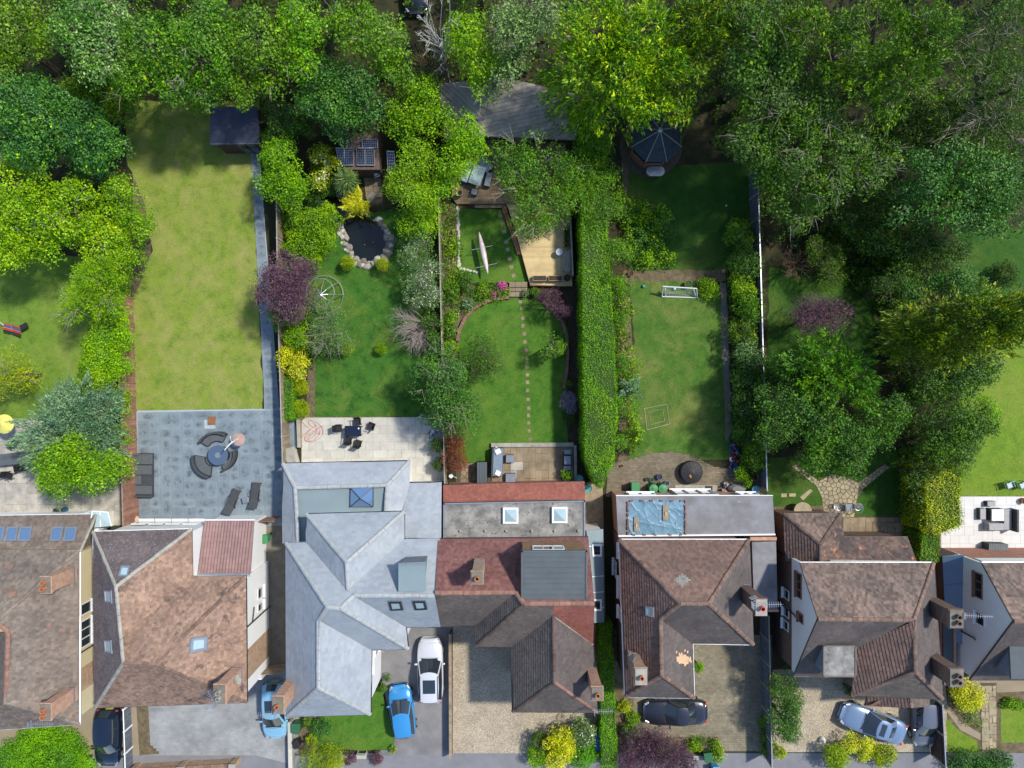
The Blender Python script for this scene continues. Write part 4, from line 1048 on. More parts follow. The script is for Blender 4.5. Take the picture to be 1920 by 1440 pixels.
walls(h, [(530, 869), (768, 864), (768, 905), (828, 904), (828, 1005), (530, 1015)], 2.6, M['render'], inset=0.22)
flat_roof(h, [(553, 915), (726, 910), (723, 975), (640, 1030), (559, 1030)], 3.22, M['grp'], 0.1)
lp = [P(658, 915, 3.3), P(700, 913, 3.3), P(700, 950, 3.3), P(657, 950, 3.3)]; lan = MB().slab([p + Vector((0, 0, .12)) for p in lp], 0.2).build('roof_lantern', M['gutter_dk'], h)
apx = sum(lp, Vector()) / 4 + Vector((0, 0, 0.62)); top = [p + Vector((0, 0, .125)) for p in lp]
for i in range(4): q = [top[i], top[(i + 1) % 4], apx]; cc = sum(q, Vector()) / 3; MB().add([cc + (p - cc) * 0.92 + Vector((0, 0, .01)) for p in q], [(0, 1, 2)]).build('pane', M['glass_blue'], lan)
mb = MB()
for p in top: mb.tube([p, apx], 0.035, 4)
mb.build('glazing_bar', M['gutter_dk'], lan)
# dormer with a pale flat top
dp = [P(747, 1056, 7.9), P(798, 1054, 7.9), P(798, 1108, 7.9), P(747, 1109, 7.9)]
dz = MB().slab(dp, 0.12).build('dormer', M['grp'], h); MB().slab([p + Vector((0.12 if i in (0, 3) else -0.12, -.1 if i < 2 else .1, -.13)) for i, p in enumerate(dp)], 2.2).build('dormer_cheek', M['felt'], dz)
MB().box(((dp[0].x + dp[1].x) / 2, dp[0].y - .06, 7.93), (dp[1].x - dp[0].x, .1, .07)).build('roof_kerb', M['lead'], dz)
Sp = [r.p(k) for k in 'hijk']
rooflight(h, Sp, [(729, 1127), (752, 1127), (756, 1142), (733, 1143)], M['gutter_dk'], M['glass_pale'], f=0.12, flash=M['lead'])
rooflight(h, Sp, [(774, 1126), (797, 1126), (801, 1141), (779, 1142)], M['gutter_dk'], M['glass_pale'], f=0.12, flash=M['lead'])
chimney(h, -13.92, -19.1, 4.3, 7.7, 0.6, 0.95, M['brick_or'], 1, M['terracotta']); aerial(h, (-14.0, -19.3, 7.7), R(182), 1.0, 8, 0.45, 0.8)
pipe(h, P(761, 0, 5).x - 0.22, P(0, 1195, 5).y, 0, 4.9, M['gutter_dk'])

# ---- 4: red and grey-brown house
h = house('red_tiled_house', 'house with red rear roof, dark grey-brown front roofs and flat-topped dormer', 980, 1130)
r = Roof({'a': (821, 1011, 5, 1), 'b': (1103, 1007, 5, 1), 'c': (1115, 1132, 8.4), 'd': (983, 1132, 8.5), 'e': (967, 1111, 8.1), 'f': (816, 1112, 8.1), 'g': (891, 1173, 5, 1), 'i0': (825, 1175, 5, 1),
          'i': (892, 1212, 5, 1), 'j': (1037, 1133, 8.4), 'k': (1038, 1155, 7.7), 'l': (959, 1213, 5, 1), 'm': (1112, 1209, 5, 1), 'n': (961, 1335, 5, 1), 'o': (1040, 1280, 7.7), 'p': (1120, 1336, 5, 1)})
r.plane('a b c j d e f', 'tile_red2', 0.19, 0.17).plane('f e g i0', 'tile_gbrown').plane('e d i g', 'tile_gbrown').plane('d j k l i', 'tile_gbrown').plane('j c m k', 'tile_red', 0.19, 0.17)
r.plane('k l n o', 'tile_gbrown').plane('n p o', 'tile_gbrown').plane('k o p m', 'tile_h5d').settle(); r.build(h)
ridges(h, r, ['f e', 'e d', 'd c'], M['hipred'], 0.13); ridges(h, r, ['d i', 'k o', 'n o'], M['hipdark'], 0.1); ridges(h, r, ['o p'], M['hipred'], 0.09); ridges(h, r, ['k m'], M['concrete'], 0.06)
gutters(h, r, ['i0 g', 'g i', 'i l', 'l n', 'n p', 'p m'], M['gutter_dk']); gutters(h, r, ['a b'], M['gutter_dk'])
walls(h, [(823, 1011), (1103, 1009), (1110, 1207), (1118, 1336), (961, 1335), (959, 1213), (892, 1212), (891, 1175), (825, 1175)], 5, M['brick_dk'])
gable_wall(h, 4.5, [(-10.1, 4.8), (-12.75, 7.9), (-16.2, 4.8)], M['brick'], 0.2)
r2 = Roof({'a': (831, 909, 2.6, 1), 'b': (1096, 903, 2.6, 1), 'c': (1097, 937, 3.3, 1), 'd': (831, 942, 3.3, 1)})
r2.plane('a b c d', 'tile_red', 0.17, 0.17); r2.build(h); gutters(h, r2, ['a b'], M['gutter_dk'])
flat_roof(h, [(831, 943), (1097, 938), (1097, 1008), (831, 1010)], 3.2, M['felt_old'], 0.2, upstand=[0, 1, 3], um=M['lead'])
walls(h, [(831, 909), (1096, 903), (1097, 1008), (831, 1010)], 2.6, M['brick'], inset=0.2)
MB().prism([(P(833, 0, 3).x, P(0, 947, 3).y), (P(1095, 0, 3).x, P(0, 943, 3).y), (P(1095, 0, 3).x, P(0, 1004, 3).y), (P(833, 0, 3).x, P(0, 1006, 3).y)], 2.4, 2.97).build('wall', M['brick'], h)
for (xa, xb, ya, yb) in ((943, 972, 952, 982), (1035, 1064, 951, 981)):
    q = [P(xa, ya, 3.45), P(xb, ya, 3.45), P(xb, yb, 3.45), P(xa, yb, 3.45)]; cen = sum(q, Vector()) / 4
    k = MB(); 
    for i in range(4):
        a, b = q[i], q[(i + 1) % 4]; ia, ib = cen + (a - cen) * .78, cen + (b - cen) * .78
        k.add([a, b, ib, ia, a - Vector((0, 0, .26)), b - Vector((0, 0, .26)), ib - Vector((0, 0, .08)), ia - Vector((0, 0, .08))], [(0, 1, 2, 3), (4, 5, 1, 0), (3, 2, 6, 7)])
    fr = k.build('skylight', M['upvc'], h)
    mid = cen + Vector((0, 0, 0.12)); inn = [cen + (a - cen) * .78 for a in q]; MB().add([p - Vector((0, 0, .02)) for p in inn] + [mid], [(i, (i + 1) % 4, 4) for i in range(4)]).build('glass_dome', M['glass_pale'], fr)
for x in (863, 910, 949, 997, 1040, 1084): p = P(x, 995, 3.2); MB().lathe(p, [(0.05, 0), (0.05, 0.1), (0.09, 0.11), (0.06, 0.16), (0.0, 0.17)], 10, cap=False).build('roof_vent', M['concrete'], h)
# dormer
dz_ = 8.3
o = flat_roof(h, [(977, 1032), (1101, 1032), (1101, 1127), (977, 1127)], dz_, M['felt_dk'], 0.2, name='dormer', upstand=[0, 1, 2, 3], um=M['felt_dk'], uh=0.05)
q = [P(977, 1032, dz_), P(1101, 1032, dz_), P(1101, 1127, dz_), P(977, 1127, dz_)]
MB().prism([(q[0].x + .1, q[0].y - .06), (q[1].x - .1, q[0].y - .06), (q[1].x - .1, q[2].y + .1), (q[0].x + .1, q[2].y + .1)], 5.6, dz_ - 0.203).build('dormer_cheek', M['cladding'], o)
wall_window(o, ((q[0].x + q[1].x) / 2 - .3, q[0].y - 0.055, 7.5), 0, 1, 1.9, 1.0, 3, depth=0.05, sill=False)
chimney(h, -1.98, -11.0, 6.4, 9.6, 0.6, 0.62, M['brick_tan'], 1, M['terracotta'])
chimney(h, 5.02, -18.25, 4.6, 8.1, 0.6, 0.72, M['brick_or'], 1, M['terracotta'])
aerial(h, P(1118, 1326, 6.0), R(2), 1.0, 9, 0.32, 0.6)
# lean-to with a pale roof on the right side
lt = [P(1100, 995, 2.9), P(1131, 992, 2.5), P(1133, 1167, 2.5), P(1114, 1168, 2.9)]
o = MB().slab(lt, 0.08).build('lean_to_roof', M['grp'], h)
for t in (0.17, 0.5, 0.67, 0.84): a, b = lt[0].lerp(lt[3], t), lt[1].lerp(lt[2], t); MB().tube([a + Vector((0, 0, .02)), b + Vector((0, 0, .02))], 0.03, 4).build('glazing_bar', M['upvc'], o)
MB().prism([(p.x + dx, p.y + dy) for p, dx, dy in zip(lt, (0, -.12, -.12, 0), (-.1, -.1, .1, .1))], 0, 2.38).build('wall', M['render'], h)
for (ya, yb) in ((1020, 1043), (1123, 1145)): rooflight(h, lt, [(1109, ya), (1127, ya), (1127, yb), (1110, yb)], M['upvc'], M['glass'], f=0.1)

# ---- 5: brick brown hipped house with the tarpaulin
h = house('hipped_roof_house', 'brown hipped-roof house with blue tarpaulin on its flat rear roof', 1300, 1120)
r = Roof({'a': (1161, 1012, 5, 1), 'b': (1405, 1012, 5, 1), 'c': (1276, 1132, 8.3), 'd': (1329, 1132, 8.3), 'e': (1413, 1209, 5, 1), 'f': (1299, 1207, 5, 1), 'g': (1239, 1161, 7.7), 'h': (1241, 1266, 7.7), 'i': (1302, 1309, 5, 1), 'j': (1172, 1307, 5, 1)})
r.plane('a b d c', 'tile_h5').plane('b e d', 'tile_h5d').plane('c d e f g', 'tile_h5d').plane('a c g h j', 'tile_h5').plane('g f i h', 'tile_h5d').plane('j i h', 'tile_h5d').settle(); r.build(h)
ridges(h, r, ['a c', 'c d', 'd b', 'd e', 'c g', 'g h', 'h i', 'h j'], M['hipclay'], 0.12)
gutters(h, r, ['a b', 'a j', 'j i', 'i f', 'f e'], M['upvc'], 0.06); gutters(h, r, ['b e'], M['gutter_dk'])
wl, ins = walls(h, [(1161, 1012), (1405, 1012), (1413, 1209), (1299, 1207), (1302, 1309), (1172, 1307)], 5, M['brick_dk'])
wx = min(p.x for p in ins)
for (y, z, w_) in ((-11.0, 3.6, 1.0), (-13.4, 3.6, 1.4), (-15.0, 3.6, .8), (-12.6, 1.4, 1.1)): wall_window(h, (wx - 0.003, y, z), -1, 0, w_, 1.1, 2)
N_ = [r.p(k) for k in 'abdc']; c0, n0 = fit_plane(N_)
mb = MB()                                           # small diamond of paler tiles on the rear slope
for j in range(-3, 4):
    for i in range(-(3 - abs(j)), 4 - abs(j)):
        q, n_ = on_plane(N_, 1279 + i * 4.6, 1088 + j * 3.6); u = Vector((1, 0, 0)); v = n_.cross(u).normalized(); mb.add([q + n_ * .03 + u * a * .07 + v * b * .055 for a, b in ((-1, -1), (1, -1), (1, 1), (-1, 1))], [(0, 1, 2, 3)])
mb.build('pale_tile_diamond', M['felt_old'], h)['kind'] = 'stuff'
W_ = [r.p(k) for k in 'acghj']
rooflight(h, W_, [(1211, 1136), (1227, 1138), (1227, 1157), (1212, 1154)], M['metal_lt'], M['glass_pale'])
SE_ = [r.p(k) for k in 'gfih']; mb = MB()
for _ in range(95):                                  # patch of new orange tiles
    x = random.gauss(1281, 7); y = random.gauss(1235, 5)
    if abs(x - 1281) > 14: continue
    q, n_ = on_plane(SE_, x, y); u = Vector((0, 1, 0)); v = n_.cross(u).normalized(); mb.add([q + n_ * .032 + u * a * .075 + v * b * .08 for a, b in ((-1, -1), (1, -1), (1, 1), (-1, 1))], [(0, 1, 2, 3)])
mb.build('orange_tile_patch', M['terracotta_lt'], h)['kind'] = 'stuff'
zf = 2.9
flat_roof(h, [(1155, 930), (1449, 931), (1453, 1003), (1159, 1006)], zf, M['felt_h5'], 0.2, upstand=[2], um=M['upvc'], uh=0.1)
q = [P(1155, 930, zf), P(1449, 931, zf), P(1453, 1003, zf), P(1159, 1006, zf)]
MB().prism([(q[0].x + .1, q[0].y - .08), (q[1].x - .1, q[1].y - .08), (q[2].x - .1, q[2].y), (q[3].x + .1, q[3].y)], 0, zf - 0.203).build('wall', M['brick_or'], h)
MB().box(((q[0].x + q[1].x) / 2, q[0].y + .03, zf - .08), (q[1].x - q[0].x, .05, .22)).build('fascia', M['upvc'], h)
for (xa, xb, z, hh) in ((1178, 1228, 2.0, .9), (1268, 1345, 1.3, 2.2), (1385, 1420, 2.0, .9)):
    a, b = P(xa, 0, 0).x * 0.96, P(xb, 0, 0).x * 0.96; wall_window(h, ((a + b) / 2, q[0].y - .077, z), 0, 1, b - a, hh, 3 if b - a > 2 else 2, depth=0.12)
flat_roof(h, [(1410, 1017), (1455, 1015), (1458, 1142), (1414, 1142)], 2.9, M['felt_h5'], 0.2)
MB().prism([(P(1410, 0, 2.9).x + .1, P(0, 1008, 2.9).y), (P(1456, 0, 2.9).x - .1, P(0, 1008, 2.9).y), (P(1456, 0, 2.9).x - .1, P(0, 1141, 2.9).y), (P(1410, 0, 2.9).x + .1, P(0, 1141, 2.9).y)], 0, 2.69).build('wall', M['brick_dk'], h)
MB().box((P(1431, 0, 2.9).x, P(0, 1010, 2.9).y, 2.85), (1.75, .22, .2)).build('parapet', M['brick_or'], h); MB().box((P(1437, 0, 2.9).x, P(0, 1145, 2.9).y, 2.82), (1.6, .16, .2)).build('parapet', M['brick_or'], h)
chimney(h, 14.5, -13.0, 5.0, 8.6, 0.62, 0.9, M['brick_dk'], 1, M['red'], capm=M['concrete']); chimney(h, 7.56, -17.15, 5.3, 8.3, 0.62, 0.9, M['brick_tan'], 1, M['terracotta'], capm=M['concrete'])
aerial(h, (14.1, -12.8, 8.4), R(3), 1.5, 12, 0.4, 0.5); aerial(h, (14.1, -12.6, 8.2), R(-70), 0.9, 7, 0.4, 0.4)
dish(h, (7.3, -16.6, 6.9), R(150), r=.25)
# tarpaulin weighed down with bricks
tp = thing('tarpaulin', 'creased blue tarpaulin on the flat rear roof, held down by bricks', 'tarpaulin', P(1231, 971, zf))
nx_, ny_ = 60, 42; a, b = P(1178, 937, zf), P(1284, 1004, zf); Vv = []; Ff = []
def tz(x, y):
    s_ = 0
    for (fx, fy, p_, am) in ((2.1, 0.4, 0, .02), (0.5, 2.7, 1, .018), (1.6, -1.9, 2, .016), (3.3, 2.2, 4, .01)): s_ += 0.6 * am * (1 - abs(math.sin(fx * x + fy * y + p_ + 0.6 * math.sin(1.3 * y + p_)))) ** 5 * 3
    return s_
for j in range(ny_ + 1):
    for i in range(nx_ + 1):
        x = a.x + (b.x - a.x) * i / nx_; y = a.y + (b.y - a.y) * j / ny_; ed = 0.05 * math.sin(y * 3.1) if i in (0, nx_) else 0; Vv.append((x + ed, y + (0.04 * math.sin(x * 4) if j in (0, ny_) else 0), zf + 0.02 + tz(x, y)))
for j in range(ny_):
    for i in range(nx_): k = j * (nx_ + 1) + i; Ff.append((k, k + nx_ + 1, k + nx_ + 2, k + 1))
MB().add(Vv, Ff).build('sheet', M['tarp'], tp, smooth=True)
def lay_brick(x, y, z, rz, lab, m=None, s_=(.215, .1, .065)):
    o = MB().box((0, 0, s_[2] / 2), s_).build('brick', m or M['brick1'], None); o.location = (x, y, z); o.rotation_euler = (0, 0, rz); tag(o, lab, 'brick'); return o
bl = []
k = 9
for side, lab in (('L', 'brick holding the left edge of the blue tarpaulin'), ('R', 'brick holding the right edge of the blue tarpaulin'), ('T', 'brick holding the top edge of the blue tarpaulin'), ('B', 'brick holding the bottom edge of the blue tarpaulin')):
    n = {'L': 8, 'R': 9, 'T': 6, 'B': 5}[side]
    for i in range(n):
        t = (i + .5 + random.uniform(-.2, .2)) / n
        if side in 'LR': x = a.x - .03 if side == 'L' else b.x + .02; y = a.y + (b.y - a.y) * t; rz = R(90) + random.uniform(-.25, .25)
        else: x = a.x + (b.x - a.x) * t; y = a.y - .05 if side == 'T' else b.y + .06; rz = random.uniform(-.25, .25)
        o = lay_brick(x, y, zf + .07, rz, lab); o['group'] = 'bricks along the %s edge of the tarpaulin' % {'L': 'left', 'R': 'right', 'T': 'top', 'B': 'bottom'}[side]
for (x, y, w_, l, lab) in ((1248, 961, .36, 1.05, 'wooden board on the blue tarpaulin nearer its top right'), (1193, 983, .3, .95, 'wooden board on the blue tarpaulin nearer its bottom left')):
    p = P(x, y, zf + .1); o = MB().box((0, 0, .015), (w_, l, .03)).build('plank', M['timber'], None); o.location = p; tag(o, lab, 'plank')
    lay_brick(p.x, p.y - .05, p.z + .031, R(90), 'brick lying on the %s board of the tarpaulin' % ('upper' if y < 970 else 'lower'), M['terracotta_lt'])

# ---- 6: pale blue shaded gable house
h = house('gabled_house', 'house with white rendered left gable and two tall dark chimneys on the right', 1630, 1150)
r = Roof({'a': (1500, 1055, 5, 1), 'b': (1752, 1055, 5, 1), 'c': (1714, 1163, 7.8), 'd': (1534, 1161, 7.8), 'e': (1488, 1269, 3.9, 1), 'i': (1605, 1212, 5.6), 'h': (1605, 1271, 3.9, 1), 'k': (1597, 1304, 5, 1), 'f': (1717, 1260, 7.6), 'g': (1768, 1311, 5, 1)})
r.plane('a b c d', 'tile_h6').plane('b g f c', 'tile_h5d').plane('d c i h e', 'tile_h5d').plane('c f k i', 'tile_h5').plane('k g f', 'tile_gbrown').settle(); r.build(h)
ridges(h, r, ['d c', 'c b', 'c f', 'f k', 'f g'], M['hipclay'], 0.12); gutters(h, r, ['a b'], M['upvc']); gutters(h, r, ['b g', 'g k', 'h e'], M['gutter_dk'])
walls(h, [(1604, 1060), (1752, 1057), (1767, 1311), (1597, 1304)], 5, M['brick_dk'])
gx = 18.42
MB().prism([(gx + .25, -11.6), (gx + 5.5, -11.6), (gx + 5.5, -18.7), (gx + .25, -18.7)], 0, 3.8).build('wall', M['brick_dk'], h)
gable_wall(h, gx, [(-11.6, 0), (-11.6, 3.2), (-18.7, 3.2), (-18.7, 0)], M['brick_dk'], 0.25, 'wall')
pa, pd, pe = r.p('a'), r.p('d'), r.p('e')
gable_wall(h, gx - 0.01, [(pa.y - .15, 3.2), (pa.y - .1, pa.z - .12), (pd.y, pd.z - .2), (pe.y + .12, pe.z - .12), (pe.y + .15, 3.2)], M['render'], 0.2)
wall_window(h, (gx - 0.013, -12.9, 4.45), -1, 0, 1.6, 0.8, 3, M['timber_rd']); wall_window(h, (gx - 0.013, -14.9, 4.75), -1, 0, 0.6, 0.7, 1, M['timber_rd'])
for (y, z) in ((-14.1, 2.3), (-15.3, 2.3), (-16.2, 2.2)): wall_window(h, (gx - 0.003, y, z), -1, 0, 0.65, 0.95, 1)
pipe(h, gx - 0.08, -15.0, 0, 4.2)
S_ = [r.p(k_) for k_ in 'dcihe']
q = [P(1544, 1211, 6.3), P(1604, 1211, 6.3), P(1604, 1268, 6.3), P(1544, 1268, 6.3)]; o = MB().slab(q, 0.15).build('dormer', M['felt_old'], h)
MB().slab([q[0] + Vector((.1, -.05, -.153)), q[1] + Vector((-.1, -.05, -.153)), q[2] + Vector((-.1, .12, -.153)), q[3] + Vector((.1, .12, -.153))], 2.3).build('dormer_cheek', M['lead'], o)
for (i, j) in ((0, 1), (1, 2), (2, 3), (3, 0)):
    c_ = (q[i] + q[j]) / 2; d_ = q[j] - q[i]; MB().box((c_.x, c_.y, 6.33), (d_.length + .05, .07, .06), math.atan2(d_.y, d_.x)).build('roof_kerb', M['concrete_dk'], o)
chimney(h, 26.3, -13.9, 4.6, 7.9, 0.75, 1.0, M['brick_dk'], 2, M['hipdark']); chimney(h, 26.25, -17.35, 4.6, 8.0, 0.75, 1.0, M['brick_dk'], 2, M['hipdark'])
aerial(h, (26.9, -13.7, 7.6), R(-3), 1.6, 12, 0.3, 0.3)
# rear part: small hipped roof and lean-to roof
r2 = Roof({'a': (1469, 963, 2.8, 1), 'b': (1577, 963, 2.8, 1), 'c': (1538, 1021, 4.5), 'c3': (1539, 1052, 4.5), 'd': (1473, 1052, 2.8, 1), 'f': (1583, 1007, 2.8, 1), 'e': (1556, 1051, 4.1), 'g': (1702, 1007, 2.8, 1), 'h': (1719, 1053, 4.1)})
r2.plane('a b c', 'tile_h6').plane('a c c3 d', 'tile_h5').plane('b f e c3 c', 'tile_h6o').plane('f g h e', 'tile_h6o').settle(); r2.build(h)
ridges(h, r2, ['a c', 'b c', 'c c3'], M['hipdark'], 0.1); ridges(h, r2, ['e h'], M['concrete'], 0.05); gutters(h, r2, ['a b', 'b f', 'f g', 'a d'], M['gutter_dk'], 0.05)
walls(h, [(1469, 963), (1577, 963), (1580, 1007), (1700, 1007), (1715, 1050), (1473, 1050)], 2.8, M['brick_dk'], inset=0.2)
# single storey strip on the right and the porch in front
q = [P(1768, 1150, 2.6), P(1788, 1150, 2.6), P(1792, 1285, 2.6), P(1770, 1285, 2.6)]; MB().slab(q, 0.15).build('side_roof', M['felt_dk'], h); MB().slab([p - Vector((.1, 0, .152)) for p in q], 2.45).build('wall', M['brick'], h)
MB().box((q[1].x + .05, (q[1].y + q[2].y) / 2, 2.62), (.14, q[1].y - q[2].y, .14)).build('parapet', M['brick_or'], h)
r3 = Roof({'q': (1704, 1275, 4.5, 1), 'r': (1710, 1327, 4.3), 's': (1623, 1325, 2.9, 1), 't': (1628, 1300, 2.9, 1), 'u': (1744, 1325, 2.9, 1), 'v': (1744, 1290, 2.9, 1)})
r3.plane('q r s t', 'tile_h5').plane('q r u v', 'tile_gbrown').settle(); r3.build(h); ridges(h, r3, ['q r'], M['hipclay'], 0.1)
walls(h, [(1630, 1300), (1742, 1295), (1742, 1323), (1628, 1323)], 2.9, M['brick_tan'], inset=0.2)
for (xa, ya, xb, yb) in ((1632, 1323, 1660, 1308), (1737, 1323, 1725, 1307)): MB().tube([P(xa, ya, 3.2), P(xb, yb, 3.4)], 0.09, 6).build('verge_tiles', M['hipclay'], h)

# ---- 7: house cut by the right edge
h = house('gabled_house', 'mottled brown house with a white gable cut off by the right edge', 1960, 1150)
r = Roof({'a': (1841, 1055, 5, 1), 'b': (2250, 1055, 5, 1), 'c': (2250, 1165, 7.8), 'd': (1901, 1165, 7.8), 'e': (1819, 1275, 3.9, 1), 'f': (2250, 1275, 3.9, 1)})
r.plane('a b c d', 'tile_h6').plane('d c f e', 'tile_h5d').settle(); r.build(h); ridges(h, r, ['d c'], M['hipclay'], 0.12); gutters(h, r, ['a b'], M['upvc'], 0.07); gutters(h, r, ['e f'], M['gutter_dk'])
gx = 29.9; MB().prism([(gx + .25, -11.5), (41, -11.5), (41, -18.7), (gx + .25, -18.7)], 0, 3.8).build('wall', M['brick'], h)
pa, pd, pe = r.p('a'), r.p('d'), r.p('e')
gable_wall(h, gx, [(pa.y - .15, 0), (pa.y - .1, pa.z - .12), (pd.y, pd.z - .2), (pe.y + .12, pe.z - .12), (pe.y + .15, 0)], M['render'], 0.2)
MB().box((36, -11.42, 4.2), (11.6, .12, 1.3)).build('render_band', M['render'], h)
wall_window(h, (gx - .003, -12.9, 4.45), -1, 0, 1.6, 0.8, 3, M['timber_rd']); wall_window(h, (gx - .003, -15.0, 4.6), -1, 0, 0.8, 0.9, 1); pipe(h, gx - .08, -16.4, 0, 4.4)
q = [P(1767, 1043, 2.4), P(1808, 1040, 2.9), P(1813, 1206, 2.9), P(1775, 1206, 2.4)]; o = MB().slab(q, 0.05).build('lean_to_roof', M['glass_teal'], h)
for t in (0.0, 0.33, 0.66, 1.0): MB().tube([q[0].lerp(q[3], t) + Vector((0, 0, .02)), q[1].lerp(q[2], t) + Vector((0, 0, .02))], 0.03, 4).build('glazing_bar', M['lead'], o)
MB().prism([(q[0].x + .1, q[0].y - .1), (q[1].x, q[1].y - .1), (q[2].x, q[2].y + .1), (q[3].x + .1, q[3].y + .1)], 0, 2.25).build('wall', M['brick_dk'], h)
q = [P(1893, 1212, 6.3), P(1975, 1212, 6.3), P(1975, 1273, 6.3), P(1896, 1273, 6.3)]; o = MB().slab(q, 0.15).build('dormer', M['felt_dk'], h)
MB().slab([p + Vector((.1 if i in (0, 3) else -.1, -.05 if i < 2 else .1, -.153)) for i, p in enumerate(q)], 2.3).build('dormer_cheek', M['lead'], o)

# welted seams of the felt roofs
def seams(parent, c4, z, n, m_, along=0):
    mb = MB(); q = [P(x, y, z) + Vector((0, 0, .012)) for x, y in c4]
    for i in range(1, n):
        a, b = (q[0].lerp(q[1], i / n), q[3].lerp(q[2], i / n)) if along == 0 else (q[0].lerp(q[3], i / n), q[1].lerp(q[2], i / n)); mb.tube([a, a.lerp(b, .5) + Vector((random.uniform(-.02, .02), random.uniform(-.02, .02), 0)), b], .02, 4)
    mb.build('felt_seams', m_, parent)['kind'] = 'stuff'
H_ = {o['label'][:8]: o for o in bpy.data.objects if o.get('category') == 'house'}
h4 = [o for o in bpy.data.objects if o.get('label', '').startswith('house with red rear roof')][0]
seams(h4, [(979, 1034), (1099, 1034), (1099, 1125), (979, 1125)], 8.3, 9, M['felt_dk'], 1); seams(h4, [(834, 947), (1095, 942), (1095, 1004), (834, 1006)], 3.2, 4, M['felt_old'], 1)
# ================================================================ GROUND, LAWNS, PAVING
g = MB().poly([(-260, -260, 0), (260, -260, 0), (260, 260, 0), (-260, 260, 0)]).build('ground', M['ground'], None); tag(g, None, None, None, 'structure')
LV = 0.004
def lawn(pts, m, lvl=LV, wb=1.6, name='lawn'): return sheet(name, pts, M[m], lvl, wobble=wb)
# street side
sheet('footway', [(-400, 1412), (2320, 1412), (2320, 1500), (-400, 1500)], M['footway'], LV * 3)
k = MB(); a, b = P(-400, 1503), P(2320, 1503); k.box(((a.x + b.x) / 2, a.y, -0.04), (b.x - a.x, 0.14, 0.12)).build('kerb', M['kerb'], None, base=(0, a.y, 0))['kind'] = 'structure'
sheet('road', [(-700, 1506), (2600, 1506), (2600, 1700), (-700, 1700)], M['road'], LV)
# garden 1
sheet('soil', [(-60, 560), (20, 560), (10, 720), (20, 800), (-60, 800)], M['soil'], LV * 0.5)
lawn([(-300, 480), (250, 480), (245, 600), (180, 790), (-300, 790)], 'lawn_s1')
pt = sheet('patio', [(-60, 785), (262, 785), (262, 985), (-60, 985)], M['cream_grout'], LV * 2)
slab_grid(pt, [(-50, 788), (255, 788), (255, 985), (-50, 985)], 15, 10, [M['old_paver'], M['concrete']], 0.0085, 0.04, merge=0.35)
M['rust'] = mat('rusty_paver', S(150, 104, 72), 0.8, 0.2, 3)
# garden 2
sheet('soil', [(250, 215), (300, 215), (262, 770), (246, 770)], M['soil'], LV)
lawn([(236, 190), (486, 190), (478, 420), (494, 769), (256, 772), (250, 560), (286, 470), (272, 380), (236, 300)], 'lawn_dry', wb=2.2)
pth = sheet('path', [(470, 285), (486, 285), (508, 560), (524, 770), (496, 770), (484, 420)], M['slate_grout'], LV * 2)
slab_grid(pth, [(471, 287), (485, 287), (523, 768), (497, 768)], 1, 34, [M['slate_paver']], 0.0085, 0.035, gap=0.008)
sheet('soil', [(500, 380), (532, 380), (545, 770), (525, 770)], M['ground'], LV * 1.5)
pt = sheet('patio', [(256, 770), (552, 766), (566, 985), (258, 985)], M['slate_grout'], LV * 3)
slab_grid(pt, [(258, 773), (549, 768), (562, 984), (260, 984)], 14, 13, [M['slate_paver']], 0.0125, 0.04, gap=0.01, merge=0.22, skip=lambda x, y: abs(x - 397) < 9 and abs(y - 789) < 8)
MB().slab([P(389, 781, .042), P(405, 781, .042), P(405, 797, .042), P(389, 797, .042)], 0.03).build('paver', M['rust'], pt)['label'] = 'single rust-orange square paver'
sheet('path', [(500, 975), (590, 975), (590, 1300), (500, 1300)], M['concrete_dk'], LV * 2)
# garden 3
lawn([(560, 430), (800, 380), (826, 390), (836, 782), (588, 782), (590, 690), (580, 600)], 'lawn_s3')
sheet('soil', [(578, 680), (592, 680), (590, 782), (574, 782)], M['soil'], LV * 1.8)
pt = sheet('patio', [(565, 782), (836, 782), (838, 905), (565, 905)], M['cream_grout'], LV * 2)
slab_grid(pt, [(566, 784), (832, 782), (834, 904), (566, 904)], 10, 8, [M['cream_paver']], 0.0085, 0.04, gap=0.008, bond=True)
# garden 4
sheet('soil', [(828, 380), (866, 385), (868, 530), (905, 540), (850, 680), (834, 700)], M['soil'], LV * 1.2, wobble=2)
lawn([(862, 392), (950, 392), (962, 430), (990, 529), (864, 529)], 'lawn_s4', LV * 2)
circ = [(965 - 105 * math.cos(t), 640 - 82 * math.sin(t)) for t in [math.pi * i / 14 for i in range(0, 15)]]
lawn([(858, 905)] + [(856, 780), (860, 700)] + circ[1:-1] + [(1066, 700), (1058, 745), (1066, 835), (1060, 905)], 'lawn_s4', LV * 2, wb=0.8)
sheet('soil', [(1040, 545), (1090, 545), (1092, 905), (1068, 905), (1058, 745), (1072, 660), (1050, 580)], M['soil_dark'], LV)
pt = sheet('patio', [(920, 833), (1076, 833), (1078, 915), (920, 915)], M['dark_grout'], LV * 4)
slab_grid(pt, [(922, 835), (1074, 835), (1076, 912), (922, 912)], 13, 5, [M['tan_paver'], M['old_paver']], 0.0165, 0.12, gap=0.01, merge=0.25)
pt = sheet('paving', [(855, 868), (920, 866), (920, 912), (855, 912)], M['dark_grout'], LV * 3); crazy(pt, [(866, 868), (898, 868), (898, 908), (862, 908)], 11, M['tan_paver'], 0.04)
sheet('passage', [(1094, 905), (1130, 905), (1136, 1180), (1094, 1180)], M['timber'], LV * 2)
